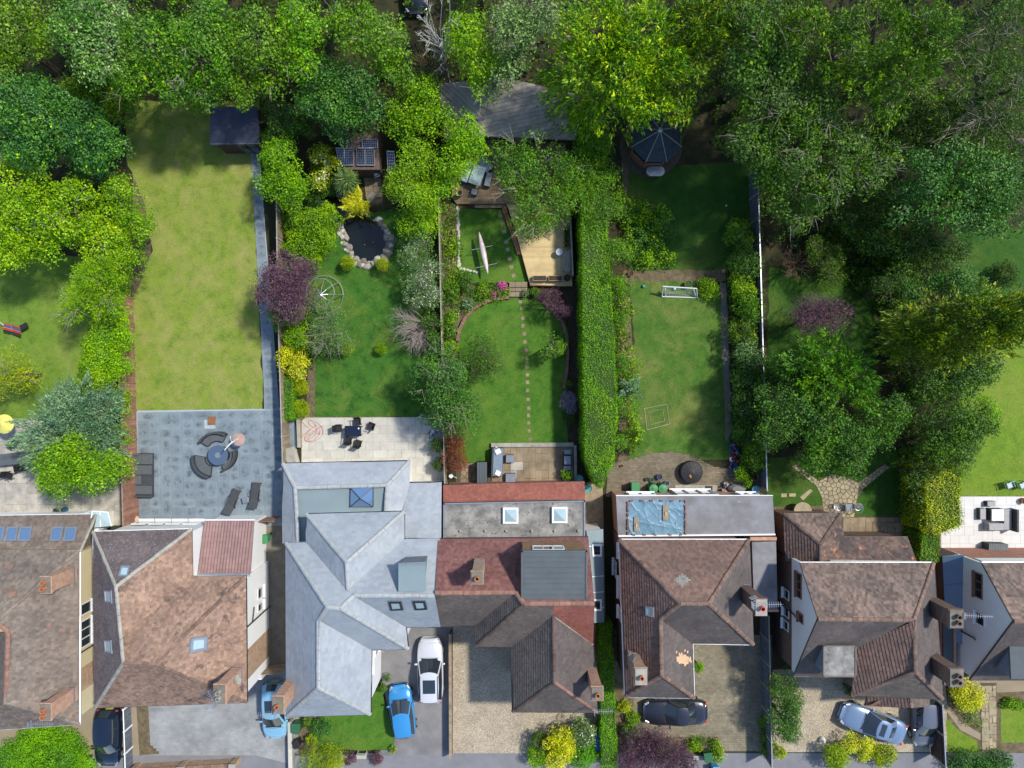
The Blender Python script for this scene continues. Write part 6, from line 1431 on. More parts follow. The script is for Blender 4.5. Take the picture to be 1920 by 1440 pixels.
# --- tall hedge between gardens 4 and 5
hedge('long tall hedge between the two middle gardens, tapering at the house end', [(1090, 330), (1132, 330), (1142, 480), (1152, 640), (1158, 780), (1150, 870), (1127, 916), (1114, 902), (1097, 862), (1093, 700), (1091, 480)], 3.2, 'hedge_b', leaf=.085, rough=.06, dens=.75)
T('wispy shrub growth along the top of the tall hedge', 'shrub', [(1120, 330, 34, 3.8), (1115, 275, 34, 3.8), (1145, 390, 26, 3.7), (1156, 470, 24, 3.4), (1118, 420, 22, 3.5), (1100, 370, 16, 3.5), (1160, 540, 18, 3.2), (1162, 600, 16, 3.1), (1166, 680, 15, 3.1), (1163, 760, 16, 3.1), (1160, 830, 14, 3), (1140, 520, 12, 3.5)], 'mid', leaf=.1, ztop=3.9, trunk=False)
ground_cover('mixed green shrubs in the left border of the worn lawn', [(1155, 330), (1180, 380), (1250, 400), (1260, 500), (1175, 505), (1160, 440)], 190, ['mid', 'fresh', 'dark'], 1.0, .1, 3)
ground_cover('green climbers spilling over the far side of the tall hedge', [(1150, 520), (1172, 520), (1184, 580), (1176, 650), (1196, 680), (1186, 760), (1200, 800), (1196, 850), (1160, 860), (1150, 700)], 150, ['fresh', 'mid', 'olive'], 1.3, .1, 7)
T('spiky silver-green yucca at the edge of the worn lawn', 'shrub', [(1182, 730, 20, 1.6)], 'blue', 'spray', leaf=.13, ztop=1.6, trunk=False)
T('grassy green clump at the lower left edge of the worn lawn', 'shrub', [(1186, 815, 15, 1.2), (1182, 838, 10, 1)], 'olive', 'spray', leaf=.09, ztop=1.2, trunk=False)
T('bushy weeds near the right goal post', 'shrub', [(1328, 540, 18, .8), (1318, 530, 10, .7)], 'fresh', leaf=.08, ztop=.8, trunk=False)
for i, (x, y, r_, z_, m_, lab) in enumerate([(1385, 440, 24, 2.4, 'mid', 'topmost shrub in the border left of the white-railed fence'), (1395, 490, 26, 2.4, 'dark', 'dark leafy shrub level with the top end of the goal, by the white-railed fence'), (1392, 535, 26, 2.2, 'fresh', 'bright green shrub right of the goal'), (1400, 575, 24, 2.0, 'mid', 'mid green shrub just below and right of the goal'), (1392, 620, 26, 2.0, 'olive', 'olive shrub halfway down the right border of the worn lawn'), (1405, 660, 26, 2.4, 'grey', 'greyish shrub halfway down the white-railed fence'), (1398, 705, 28, 2.6, 'deep', 'very dark shrub in the shade right of the worn lawn'), (1395, 755, 28, 2.8, 'deep', 'very dark lower shrub in the shade right of the worn lawn'), (1400, 800, 26, 2.2, 'dark', 'dark shrub above the tangle of toys'), (1412, 850, 24, 2.0, 'mid', 'shrub beside the green patio barrel'), (1392, 888, 14, 1.2, 'fresh', 'small bush between the toys and the patio')]):
    T(lab, 'shrub', [(x, y, r_, z_), (x + 8, y + 16, r_ * .7, z_ * .9)], m_, leaf=.11, ztop=z_)
ground_cover('low plants filling the right border of the worn lawn', [(1368, 420), (1420, 420), (1432, 880), (1385, 880), (1372, 700), (1362, 560)], 260, ['dark', 'mid', 'deep'], .7, .1, 9)
# --- borders of garden 4
ground_cover('mixed plants in the left border of the small upper lawn', [(830, 385), (856, 390), (862, 500), (850, 640), (834, 660)], 110, ['mid', 'fresh', 'dark'], .7, .09, 12)
for (x, y, r_, z_, m_, lab) in [(870, 530, 20, 1.2, 'dark', 'dark bush at the lower left corner of the small upper lawn'), (845, 545, 18, 1.2, 'mid', 'green shrub by the fence beside the curved flower bed'), (905, 545, 12, .9, 'fresh', 'small bright bush in the curved flower bed'), (878, 570, 12, .8, 'blue', 'bluish low plant on the curved flower bed'), (842, 598, 15, 1.0, 'mid', 'small green bush at the fence left of the round lawn, upper'), (843, 625, 13, 1.0, 'dark', 'small dark bush at the fence left of the round lawn, middle'), (845, 652, 15, 1.1, 'lime', 'small lime bush at the fence left of the round lawn, lowest'), (985, 550, 8, .7, 'grey', 'small grey plant right of the garden steps'), (1003, 548, 10, .8, 'mid', 'small green plant between steps and purple bush'), (1068, 720, 8, .6, 'mid', 'little plant in the shade at the curved edging'), (1066, 785, 12, .9, 'deep', 'dark little shrub at the lower right of the round lawn'), (1063, 890, 12, 1.2, 'fresh', 'potted green bush at the corner of the furnished terrace'), (820, 835, 14, 1.6, 'deep', 'dark climbing shrub against the fence of the cream patio, upper'), (823, 870, 13, 1.6, 'deep', 'dark climbing shrub against the fence of the cream patio, lower')]:
    bush(lab, x, y, r_, m_, z_)
for (x, y, lab) in ((941, 538, 'pink flowering clump beside the garden steps'), (925, 551, 'smaller pink flowering clump in the curved bed')): bush(lab, x, y, 10 if x > 930 else 7, 'pink_fl', .6, name='flowering_plant', cat='flowers', leaf=.06)
ground_cover('bedding plants in the curved flower bed', [(870, 545), (925, 530), (950, 528), (952, 556), (905, 566), (872, 590), (852, 640), (842, 600)], 60, ['mid', 'fresh', 'grey'], .4, .07, 14)
# --- shady garden ground
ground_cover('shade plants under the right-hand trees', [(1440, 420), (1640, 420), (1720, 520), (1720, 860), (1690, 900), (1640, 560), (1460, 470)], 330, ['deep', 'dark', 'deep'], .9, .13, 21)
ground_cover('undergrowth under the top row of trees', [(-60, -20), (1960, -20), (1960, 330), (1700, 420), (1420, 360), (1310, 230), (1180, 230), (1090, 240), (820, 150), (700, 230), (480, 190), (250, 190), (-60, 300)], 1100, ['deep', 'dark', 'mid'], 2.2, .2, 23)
ground_cover('low ivy and weeds along the white fence beside the clover lawn', [(530, 385), (560, 385), (572, 560), (588, 600), (586, 700), (545, 700), (535, 560)], 150, ['mid', 'fresh', 'dark'], .8, .09, 25)
ground_cover('plants along the fence right of the clover lawn', [(800, 400), (828, 400), (832, 780), (806, 790), (800, 600)], 150, ['dark', 'mid', 'deep'], 1.0, .1, 27)
# --- front gardens
T('large rounded bright hedge bush in the lower left corner', 'hedge', [(90, 1425, 80, 1.8), (40, 1440, 60, 1.8), (140, 1440, 44, 1.7), (0, 1460, 50, 1.7)], 'hedge_b', leaf=.09, ztop=1.8, flat=.45, fill=1.5, pr=(.3, .5), trunk=False, name='hedge_bush')
T('striped yellow-green dwarf conifer at the pavement below the slate house', 'conifer', [(605, 1426, 34, 2.2)], 'yellowish', 'needle', leaf=.09, ztop=2.2, fill=1.5)
for (x, y, r_, z_, m_, lab) in [(603, 1365, 18, 1.3, 'teal', 'blue-green shrub in the slate house front garden'), (585, 1386, 11, .9, 'yellowish', 'small yellowish shrub by the front garden bin'), (576, 1352, 10, .9, 'mid', 'small shrub tucked under the slate house eaves'), (655, 1420, 13, .9, 'purple', 'purple shrub by the pavement, left of two'), (706, 1421, 12, .8, 'purple', 'purple shrub by the pavement, right of two'), (726, 1270, 8, .8, 'mid', 'small bush beside the bonnet of the blue hatchback'), (718, 1290, 9, .8, 'mid', 'small bush at the white wall beside the blue hatchback'), (738, 1405, 8, .6, 'yellowish', 'pale little plant at the corner of the front lawn')]:
    bush(lab, x, y, r_, m_, z_)
bush('rounded lime bush left in the cluster by the gravel drive', 1006, 1417, 20, 'lime', 1.5); bush('dark-leaved bush in the cluster by the gravel drive', 1012, 1390, 18, 'dark', 1.7)
T('bright golden shrub in the cluster by the gravel drive', 'shrub', [(1047, 1412, 27, 2.1), (1056, 1385, 22, 2.1), (1036, 1398, 18, 2)], 'yellow', leaf=.11, ztop=2)
T('variegated white-green shrub in the cluster by the gravel drive', 'shrub', [(1086, 1364, 22, 2.1), (1098, 1380, 20, 2.1)], 'grey', leaf=.09, ztop=2, extra=[('white_fl', .4, .07, 'pale_leaves')])
bush('green clipped bush at the right of the cluster by the gravel drive', 1092, 1410, 31, 'hedge_b', 1.8)
hedge('long narrow clipped hedge between the gravel drive and the brick house', [(1124, 1170), (1147, 1170), (1152, 1300), (1158, 1440), (1128, 1440), (1126, 1300)], 1.7, 'hedge_b', leaf=.08, rough=.04)
T('large dark purple shrub at the pavement of the block-paved drive', 'shrub', [(1205, 1410, 42, 2.6), (1245, 1405, 38, 2.5), (1275, 1425, 26, 2.2), (1185, 1435, 34, 2.4)], 'purple', 'needle', leaf=.1, ztop=2.6, extra=[('dark', .1, .1, 'green_leaves')])
for (x, y, r_, z_, m_, lab) in [(1170, 1325, 13, .9, 'yellowish', 'yellow-green plant at the wall behind the black car'), (1187, 1345, 13, .9, 'fresh', 'green plant beside the nose of the black car'), (1178, 1370, 14, 1.1, 'mid', 'green shrub between the black car and the purple shrub'), (1309, 1250, 11, 1.4, 'fresh', 'green bush in the corner of the block-paved drive'), (1297, 1398, 12, .8, 'fresh', 'green bush left of the dark green bin'), (1345, 1418, 11, .8, 'fresh', 'green bush right of the dark green bin'), (1312, 1405, 6, .5, 'yellowish', 'small weedy clump behind the dark green bin'), (1592, 1292, 11, 1.2, 'dark', 'dark small bush at the wall behind the silver-blue car'), (1462, 1410, 12, 1.4, 'yellowish', 'small yellow-green bush at the foot of the garden fence')]:
    bush(lab, x, y, r_, m_, z_)
ground_cover('weeds round the little bin enclosure', [(1300, 1382), (1345, 1386), (1352, 1412), (1340, 1412), (1335, 1395), (1300, 1392)], 34, ['fresh', 'yellowish', 'mid'], .3, .07, 31)
ground_cover('ivy along the tall panel fence of the block-paved drive', [(1424, 1340), (1440, 1340), (1442, 1408), (1426, 1408)], 40, ['mid', 'dark', 'mid'], 1.0, .08, 33)
T('dark lobed conifer by the panel fence, upper', 'conifer', [(1470, 1285, 27, 3.4), (1478, 1312, 25, 3.4)], 'dark', leaf=.1, ztop=3.6); T('dark lobed conifer by the panel fence, lower', 'conifer', [(1470, 1343, 29, 3.4), (1478, 1368, 23, 3.3)], 'dark', leaf=.1, ztop=3.6)
bush('dark green bush with gold edge left of the golden bushes', 1566, 1418, 25, 'yellowish', 1.8, extra=[('dark', .5, .09, 'dark_leaves')])
T('bright golden bush beside the silver-blue car', 'shrub', [(1594, 1392, 17, 1.3), (1624, 1398, 18, 1.3), (1618, 1412, 15, 1.3)], 'yellow', leaf=.09, ztop=1.6)
bush('dark green bush with gold edge right of the golden bushes', 1657, 1414, 23, 'yellowish', 1.7, extra=[('dark', .5, .09, 'dark_leaves')])
bush('bright yellow flowering shrub beneath the dark chimney', 1814, 1302, 31, 'yellow', 1.8, leaf=.1)
T('leafy hedge shrubs along the lower right pavement', 'shrub', [(1800, 1432, 24, 1.2), (1840, 1434, 22, 1.2), (1875, 1432, 22, 1.2)], 'teal', leaf=.1, ztop=1.2, trunk=False)
ground_cover('scrubby plants in the lower right flower beds', [(1776, 1300), (1830, 1310), (1834, 1360), (1800, 1352)], 22, ['grey', 'mid', 'fresh'], .3, .07, 35)
ground_cover('weeds in the bed above the small right lawn', [(1876, 1312), (1925, 1312), (1925, 1322), (1876, 1322)], 24, ['fresh', 'mid', 'fresh'], .3, .07, 36)
# ================================================================ SHEDS, DECKS, FENCES
s = thing('garden_shed', 'dark flat-roofed garden shed at the head of the grey path', 'shed', P(450, 250))
q = [P(393, 200, 2.4), P(482, 200, 2.4), P(487, 270, 2.2), P(394, 272, 2.2)]; rf = MB().slab(q, .08).build('roof', M['shed_roof'], s)
for t in (.33, .66): MB().tube([q[0].lerp(q[1], t) + Vector((0, 0, .01)), q[3].lerp(q[2], t) + Vector((0, 0, .01))], .02, 4).build('batten', M['shed_roof'], rf)
MB().box(((q[2].x + q[3].x) / 2, q[2].y + .02, 2.14), (q[2].x - q[3].x, .04, .16)).build('fascia', M['fence_grey'], s)
fx0, fx1, fy = q[3].x + .25, q[2].x - .1, q[3].y + .15; MB().prism([(fx0, fy), (fx1, fy), (fx1, q[0].y - .1), (fx0, q[0].y - .1)], 0, 2.05).build('wall', M['fence_dk'], s)
n = 18
for i in range(n):
    if 9 <= i <= 14: continue
    MB().box((fx0 + (fx1 - fx0) * (i + .5) / n, fy - .015, 1.05), ((fx1 - fx0) / n * .93, .03, 2.0)).build('plank', M['fence_dk'], s)
for i in (0, 1): d_ = MB().box((fx0 + (fx1 - fx0) * (.5 + .17 * i + .08), fy - .02, 1.0), (.62, .04, 1.9)).build('door', M['fence_grey'], s); MB().box((fx0 + (fx1 - fx0) * (.5 + .17 * i + .08), fy - .045, 1.4), (.4, .02, .6)).build('pane', M['glass'], d_)
s = thing('garden_building', 'garden building with a wide grey shingled hip roof above the deck', 'garden building', P(930, 200))
r = Roof({'a': (834, 260, 2.6, 1), 'b': (822, 158, 2.8, 1), 'c': (890, 150, 3.3), 'd': (909, 255, 2.75, 1), 'e': (960, 148, 3.3), 'f': (1078, 262, 2.5, 1), 'g': (1096, 180, 2.9)})
r.plane('b a d c', 'corr', .26, .9, .03).plane('c d f g e', 'corr', .26, .9, .03).settle(); r.build(s); ridges(s, r, ['c d', 'c e'], M['corr'], .06)
MB().prism([(P(835, 0, 2.4).x, P(0, 245, 2.4).y), (P(1065, 0, 2.4).x, P(0, 248, 2.4).y), (P(1065, 0, 2.4).x, P(0, 170, 2.4).y), (P(835, 0, 2.4).x, P(0, 170, 2.4).y)], 0, 2.3).build('wall', M['fence_dk'], s)
for px in (912, 945, 978): p = P(px, 262); wall_window(s, (p.x, P(0, 246, 2.4).y + -.01, 1.3), 0, -1, .9, 1.2, 1, M['timber'])
# upper and lower deck
dk = thing('timber_deck', 'older brown timber deck in front of the shingled garden building', 'decking', P(900, 350))
poly = [(848, 372), (856, 384), (948, 384), (1000, 384), (1060, 384), (1060, 258), (848, 258)]; boards(dk, poly, M['deck_old'], .15, .32, 0)
w_ = [P(x, y) for x, y in poly]; MB().prism([(p.x, p.y) for p in w_], 0, .285).build('deck_frame', M['timber_rd'], dk)
boards(dk, [(890, 385), (950, 385), (950, 391), (890, 391)], M['deck_old'], .14, .16, 0, 'step_board')
dk = thing('timber_deck', 'new pale pine deck with planters, right of the small upper lawn', 'decking', P(1020, 470))
poly = [(950, 385), (1070, 385), (1072, 538), (994, 537), (965, 430)]; boards(dk, poly, M['deck'], .14, .42, 0)
w_ = [P(x, y) for x, y in poly]; MB().prism([(p.x, p.y) for p in w_], 0, .385).build('deck_frame', M['timber_rd'], dk)
for off in (0, 4):
    a, b = P(950 - off - 4, 388), P(976 - off, 478); d_ = b - a; c = (a + b) / 2; MB().box((c.x, c.y, .16 + .08 * (off == 0)), (d_.length, .13, .05), math.atan2(d_.y, d_.x)).build('step_board', M['timber_rd'], dk)
rl = thing('deck_railing', 'white railing along the right side of the pine deck', 'railing', P(1070, 460)); a, b = P(1066, 405), P(1071, 520)
for i in range(5): p = a.lerp(b, i / 4); MB().box((p.x, p.y, .8), (.08, .08, 1.1)).build('post', M['timber'], rl)
d_ = b - a; c = (a + b) / 2; MB().box((c.x, c.y, 1.36), (d_.length + .2, .1, .05), math.atan2(d_.y, d_.x)).build('top_rail', M['concrete'], rl)
for i in range(6): z = .5 + .14 * i; MB().box((c.x, c.y, z), (d_.length, .02, .1), math.atan2(d_.y, d_.x)).build('slat', M['timber'], rl)
# steps between the two lawns of garden 4
stp = thing('garden_steps', 'three shallow paved steps between the small upper lawn and round lawn', 'steps', P(971, 543))
for i, (y0, y1) in enumerate(((530, 540), (540, 547), (547, 557))):
    z = .34 - .1 * i
    for j in range(3): xa, xb = 955 + j * 11.3, 955 + (j + 1) * 11.3 - .5; MB().slab([P(xa, y0, 0) + Vector((0, 0, z)), P(xb, y0, 0) + Vector((0, 0, z)), P(xb, y1 - .4, 0) + Vector((0, 0, z)), P(xa, y1 - .4, 0) + Vector((0, 0, z))], z + .02).build('slab', M['tan_paver'], stp)
# brick edging of the round lawn
def arc_wall(label, pts, h_, m_, name='brick_edging', cat='edging', w_=.22, each='brick', step=.22):
    root = thing(name, label, cat, P(*pts[0])); W = [P(*p) for p in pts]; acc = []
    for a, b in zip(W[:-1], W[1:]):
        n = max(1, int((b - a).length / step))
        for i in range(n): acc.append((a.lerp(b, i / n), a.lerp(b, (i + 1) / n)))
    for a, b in acc:
        c = (a + b) / 2; d_ = b - a; MB().box((c.x, c.y, h_ / 2 + random.uniform(-.01, .01)), (d_.length * .93, w_ * random.uniform(.9, 1.08), h_), math.atan2(d_.y, d_.x)).build(each, m_, root)
    return root
M['edge_brick'] = mat('old_edging_brick', S(150, 118, 96), .9, .25, 5, objr=.18)
arc_wall('curved brick edging on the upper left of the round lawn', [(858, 640), (862, 620), (872, 598), (888, 580), (908, 567), (932, 560), (955, 558)], .3, M['edge_brick'])
arc_wall('curved brick edging on the right side of the round lawn', [(1018, 566), (1036, 578), (1052, 600), (1062, 630), (1064, 665), (1062, 695), (1056, 728)], .3, M['edge_brick'])
rk = thing('flint_edging', 'row of pale rough stones left of the small upper lawn', 'stone edging', P(859, 460))
for i in range(44):
    t = i / 43; x, y = (858 + 3 * t, 388 + 115 * min(1, t * 1.15)) if t < .87 else (861 + (t - .87) * 250, 503 + (t - .87) * 60); c = P(x + random.uniform(-1.5, 1.5), y); s_ = random.uniform(.07, .13); MB().lathe((c.x, c.y, 0), [(s_, 0), (s_ * 1.1, s_ * .5), (s_ * .6, s_)], 6, random.uniform(.8, 1.3), random.uniform(.8, 1.2)).build('stone', M['flint'], rk)
def white_wall(label, pts, h_, w_, m_, name='garden_wall', cat='wall', seg=1.2, cop=None):
    root = thing(name, label, cat, P(*pts[0])); W = [P(*p) for p in pts]
    for a, b in zip(W[:-1], W[1:]):
        c = (a + b) / 2; d_ = b - a; rz = math.atan2(d_.y, d_.x); MB().box((c.x, c.y, h_ / 2), (d_.length, w_, h_), rz).build('wall', m_, root)
        n = max(1, int(d_.length / seg))
        for i in range(n): p = a.lerp(b, (i + .5) / n); MB().box((p.x, p.y, h_ + .03), (d_.length / n - .015, w_ + .08, .06), rz).build('coping', cop or M['concrete'], root)
    return root
white_wall('low pale wall at the left border of the clover lawn patio', [(563, 784), (565, 838)], .5, .15, M['timber']); white_wall('raised cream corner ledge beside the rear wing of the slate house', [(548, 838), (556, 868)], 1.0, .5, M['cream_paver'])
white_wall('low wall at the right of the slate house tarmac drive', [(846, 1180), (847, 1410)], .9, .12, M['brick_dk'], cop=M['timber'])
white_wall('low pale wall on the left of the slate house front garden', [(549, 1345), (551, 1440)], .7, .2, M['concrete'], cop=M['cream_paver'])
white_wall('low edging wall of the furnished terrace', [(921, 834), (1075, 833)], .22, .2, M['tan_paver']); white_wall('right side wall of the furnished terrace', [(1077, 834), (1078, 905)], .5, .12, M['timber'])
white_wall('low concrete wall in front of the bin enclosure', [(1296, 1414), (1352, 1416)], .45, .2, M['concrete'])
bw = thing('brick_wall', 'brick front wall with piers at the bottom of the grey block drive', 'wall', P(350, 1428))
a, b = P(262, 1434), P(446, 1424); d_ = b - a; rz = math.atan2(d_.y, d_.x); c = (a + b) / 2; MB().box((c.x, c.y, .35), (d_.length, .22, .7), rz).build('wall', M['brick_tan'], bw)
for t in (0, .48, 1): p = a.lerp(b, t); MB().box((p.x, p.y, .5), (.38, .38, 1.0), rz).build('pier', M['brick_tan'], bw); MB().box((p.x, p.y, 1.04), (.46, .46, .08), rz).build('coping', M['concrete'], bw)
n = 30
for i in range(n): p = a.lerp(b, (i + .5) / n); MB().box((p.x, p.y, .73), (d_.length / n * .94, .24, .06), rz).build('brick', M['edge_brick'], bw)
# fences
fence('red-brown board fence between the leftmost patio and the dry lawn', [(250, 560), (256, 770), (262, 985)], 2.1, M['fence_br'], capm=M['timber'])
fence('weathered pale-topped fence left of the clover lawn', [(533, 300), (536, 560), (545, 866)], 1.75, M['timber'], capm=M['concrete'], postm=M['concrete'])
fence('pale-topped fence between clover lawn and round lawn', [(826, 350), (834, 700), (838, 905)], 1.7, M['timber'], capm=M['concrete'], postm=M['concrete'])
fence('dark fence with white posts and capping right of the worn lawn', [(1404, 330), (1412, 600), (1421, 912)], 1.8, M['fence_grey'], capm=M['metal_lt'], postm=M['concrete'], panel=1.83)
fence('grey garden fence along the side passage of the hipped house', [(1085, 905), (1092, 1170)], 1.6, M['timber'])
fence('tall grey panel fence on the right of the block-paved drive', [(1424, 1140), (1430, 1412)], 1.8, M['fence_grey'], capm=M['concrete'], postm=M['concrete'])
fence('dark fence with pale posts at the right of the gravel drive', [(1738, 1300), (1744, 1412)], 1.8, M['fence_dk'], capm=M['metal_lt'], postm=M['concrete'])
fence('low grey fence with white rails beside the dark blue car', [(246, 1318), (250, 1440)], 1.0, M['fence_grey'], capm=M['upvc'], postm=M['upvc'])
gt = thing('side_gate', 'brown wooden gate closing the passage behind the white house', 'gate', P(512, 972)); a, b = P(490, 970), P(528, 968)
for i in range(10): p = a.lerp(b, (i + .5) / 10); MB().box((p.x, p.y, .9), (.135, .03, 1.75)).build('plank', M['fence_br'], gt)
MB().box(((a.x + b.x) / 2, a.y - .03, 1.45), (1.4, .04, .1)).build('rail', M['timber'], gt)
gt = thing('side_gate', 'brown wooden gate at the front of the passage by the slate house', 'gate', P(515, 1246)); a, b = P(496, 1246), P(542, 1244)
for i in range(10): p = a.lerp(b, (i + .5) / 10); MB().box((p.x, p.y, .9), (.15, .03, 1.8)).build('plank', M['timber'], gt)
# pond
cpx = [(598, 378), (612, 368), (640, 372), (668, 396), (690, 410), (712, 420), (724, 436), (728, 455), (722, 472), (708, 486), (690, 490), (672, 486), (658, 470), (650, 448), (645, 428), (622, 405)]
pond = sheet('pond_water', cpx, M['water'], .03)
rk = thing('pond_edge', 'ring of pale rocks around the dark garden pond', 'rocks', P(690, 500))
def rock(root, c, s_, m_='stone'):
    mb = MB(); n = 7; vs = []
    for (rr, z) in ((1.0, 0), (1.08, .4), (.7, .85), (.25, 1.0)):
        for k in range(n): t = 2 * math.pi * k / n; e = s_ * rr * random.uniform(.75, 1.2); vs.append((c.x + e * math.cos(t), c.y + e * math.sin(t) * .9, z * s_ * .8))
    fs = [(i * n + k, i * n + (k + 1) % n, (i + 1) * n + (k + 1) % n, (i + 1) * n + k) for i in range(3) for k in range(n)] + [tuple(3 * n + k for k in range(n))]
    mb.add(vs, fs); mb.build('rock', M[m_], root)
for i in range(len(cpx)):
    if i < 2: continue
    a, b = cpx[i], cpx[(i + 1) % len(cpx)]
    for k in range(4):
        t = (k + random.random()) / 4; x, y = lerp2(a, b, t); ox, oy = x - 685, y - 440; l = math.hypot(ox, oy); 
        for j in range(2 if y > 440 or x < 655 else 1): e = 2 + j * 6 + random.uniform(-2, 5); rock(rk, P(x + ox / l * e, y + oy / l * e), random.uniform(.08, .27), random.choice(['stone', 'stone', 'flint', 'concrete_dk']))
lz = MB().slab([P(x, y, .12) for x, y in [(634, 428), (646, 430), (655, 446), (652, 452), (644, 446)]], .12).build('rock', M['stone'], rk)
fp = thing('pond_fish', 'two pale orange fish near the surface of the pond', 'fish', P(690, 458))
for (x, y, a) in ((684, 459, .3), (700, 454, -.5)): c = P(x, y); MB().lathe((c.x, c.y, .022), [(.0, 0), (.045, .006), (.05, .012), (0, .024)], 8, 2.2, .8).build('fish', M['terracotta_lt'], fp)
# solar panels on a low rear shed
sh = thing('garden_shed', 'low shed behind the pond carrying the solar panels', 'shed', P(690, 280)); q = [P(640, 250, 2.1), P(708, 248, 2.1), P(712, 318, 2.0), P(648, 318, 2.0)]
MB().slab(q, .08).build('roof', M['hipdark'], sh); MB().slab([p + Vector((0, 0, -.09)) for p in q], 1.9).build('wall', M['fence_dk'], sh)
def solar(label, c4, z, tilt=.12):
    p = [P(x, y, z) for x, y in c4]; p[0].z += tilt; p[1].z += tilt; root = thing('solar_panel', label, 'solar panel', (p[3].x, p[3].y, z)); MB().slab(p, .04).build('frame', M['metal_lt'], root)
    nx, ny = (4, 7) if abs(c4[1][0] - c4[0][0]) < abs(c4[3][1] - c4[0][1]) else (7, 4); cen = sum(p, Vector()) / 4; e = [cen + (v - cen) * .93 + Vector((0, 0, .004)) for v in p]
    for j in range(ny):
        for i in range(nx):
            q_ = [e[0].lerp(e[1], (i + a) / nx).lerp(e[3].lerp(e[2], (i + a) / nx), (j + b) / ny) for a, b in ((.04, .04), (.96, .04), (.96, .96), (.04, .96))]; MB().poly(q_[::-1]).build('cell', M['solar'], root)
solar('solar panel laid crosswise at the top of the group', [(679, 262), (709, 262), (709, 277), (679, 277)], 2.25); solar('leftmost partly shaded solar panel of the row of four', [(630, 278), (646, 278), (646, 310), (636, 310)], 2.2)
solar('second solar panel from the left in the row of four', [(647, 278), (663, 278), (663, 310), (645, 310)], 2.2); solar('third solar panel from the left in the row of four', [(669, 278), (684, 278), (685, 310), (669, 310)], 2.2); solar('rightmost solar panel in the row of four', [(686, 278), (702, 278), (703, 310), (686, 310)], 2.2)
solar('lone tall solar panel standing right of the pond shed', [(727, 286), (741, 287), (742, 325), (727, 325)], 1.6, .4); solar('small tilted solar panel below the row of four', [(698, 316), (711, 314), (712, 330), (703, 333)], 1.0, .3)
pv = sheet('paving', [(680, 318), (716, 318), (718, 384), (690, 384)], M['dark_grout'], .02); slab_grid(pv, [(682, 330), (715, 330), (717, 370), (686, 370)], 2, 4, [M['tan_paver']], .022, .06)
MB().slab([P(686, 372, .3), P(698, 358, .3), (P(706, 364, .3)), P(694, 380, .3)], .3).build('stone_block', M['stone'], None, base=P(695, 370))['label'] = 'x'
tag(bpy.data.objects['stone_block'], 'pale square stone block beside the golden pond shrub', 'stone')
# gazebo
gz = thing('gazebo', 'octagonal dark-roofed gazebo on the shady lawn', 'gazebo', P(1231, 285)); cx, cy = P(1231, 256, 2.1).x, P(1231, 256, 2.1).y; Rr = 1.85; apx = Vector((cx, cy, 3.3)); cen = Vector((cx, cy - .0, 0)); og = [Vector((cx + Rr * math.cos(math.pi / 8 + k * math.pi / 4), cy + Rr * math.sin(math.pi / 8 + k * math.pi / 4), 2.1)) for k in range(8)]
base_ = MB(); Vs = []; Fs_ = []; off = 0
for k in range(8):
    tri = [og[k], og[(k + 1) % 8], apx]; base_.slab([p - Vector((0, 0, .02)) for p in tri], .05); V_, F_ = tiles(tri, .14, .3, .012, .003); Vs.append(V_); Fs_.append(F_ + off); off += len(V_)
rf = base_.build('roof', M['gazebo_roof'], gz); V_ = np.concatenate(Vs) - np.array(gz.location); o = link_mesh('shingles', np_mesh('shingles', V_, np.concatenate(Fs_)), M['gazebo_roof'], rf); o['kind'] = 'stuff'
for k in range(8):
    MB().tube([og[k] + Vector((0, 0, .02)), apx + Vector((0, 0, .02))], .03, 5).build('hip_batten', M['concrete'], gz)
    a, b = [Vector((cx + 1.6 * math.cos(math.pi / 8 + (k + t) * math.pi / 4), cy + 1.6 * math.sin(math.pi / 8 + (k + t) * math.pi / 4), 0)) for t in (0, 1)]; c = (a + b) / 2; d_ = b - a
    MB().box((c.x, c.y, .5), (d_.length, .05, 1.0), math.atan2(d_.y, d_.x)).build('side_panel', M['fence_br'], gz); MB().box((a.x, a.y, 1.05), (.09, .09, 2.1)).build('post', M['timber_rd'], gz)
MB().lathe(apx, [(.16, -.05), (.17, .1), (.08, .2), (0, .22)], 10, cap=False).build('finial', M['metal_lt'], gz); MB().lathe((cx, cy, 0), [(2.2, 0), (2.2, .06)], 24).build('base_ring', M['dark_grout'], gz)
tb = thing('oval_table', 'pale oval table in front of the gazebo', 'table', P(1229, 322)); c = P(1229, 321, .75); hw = .3
pts = [(c.x + sx * hw + .34 * math.cos(t), c.y + .34 * math.sin(t)) for sx, rng_ in ((1, (-90, 90)), (-1, (90, 270))) for t in [R(rng_[0] + (rng_[1] - rng_[0]) * i / 8) for i in range(9)]]
MB().prism(pts, .71, .76).build('tabletop', M['metal_lt'], tb)
for sx in (-1, 1):
    for sy in (-1, 1): MB().tube([(c.x + sx * .35, c.y + sy * .2, .71), (c.x + sx * .42, c.y + sy * .25, 0)], .02, 5).build('leg', M['metal_lt'], tb)
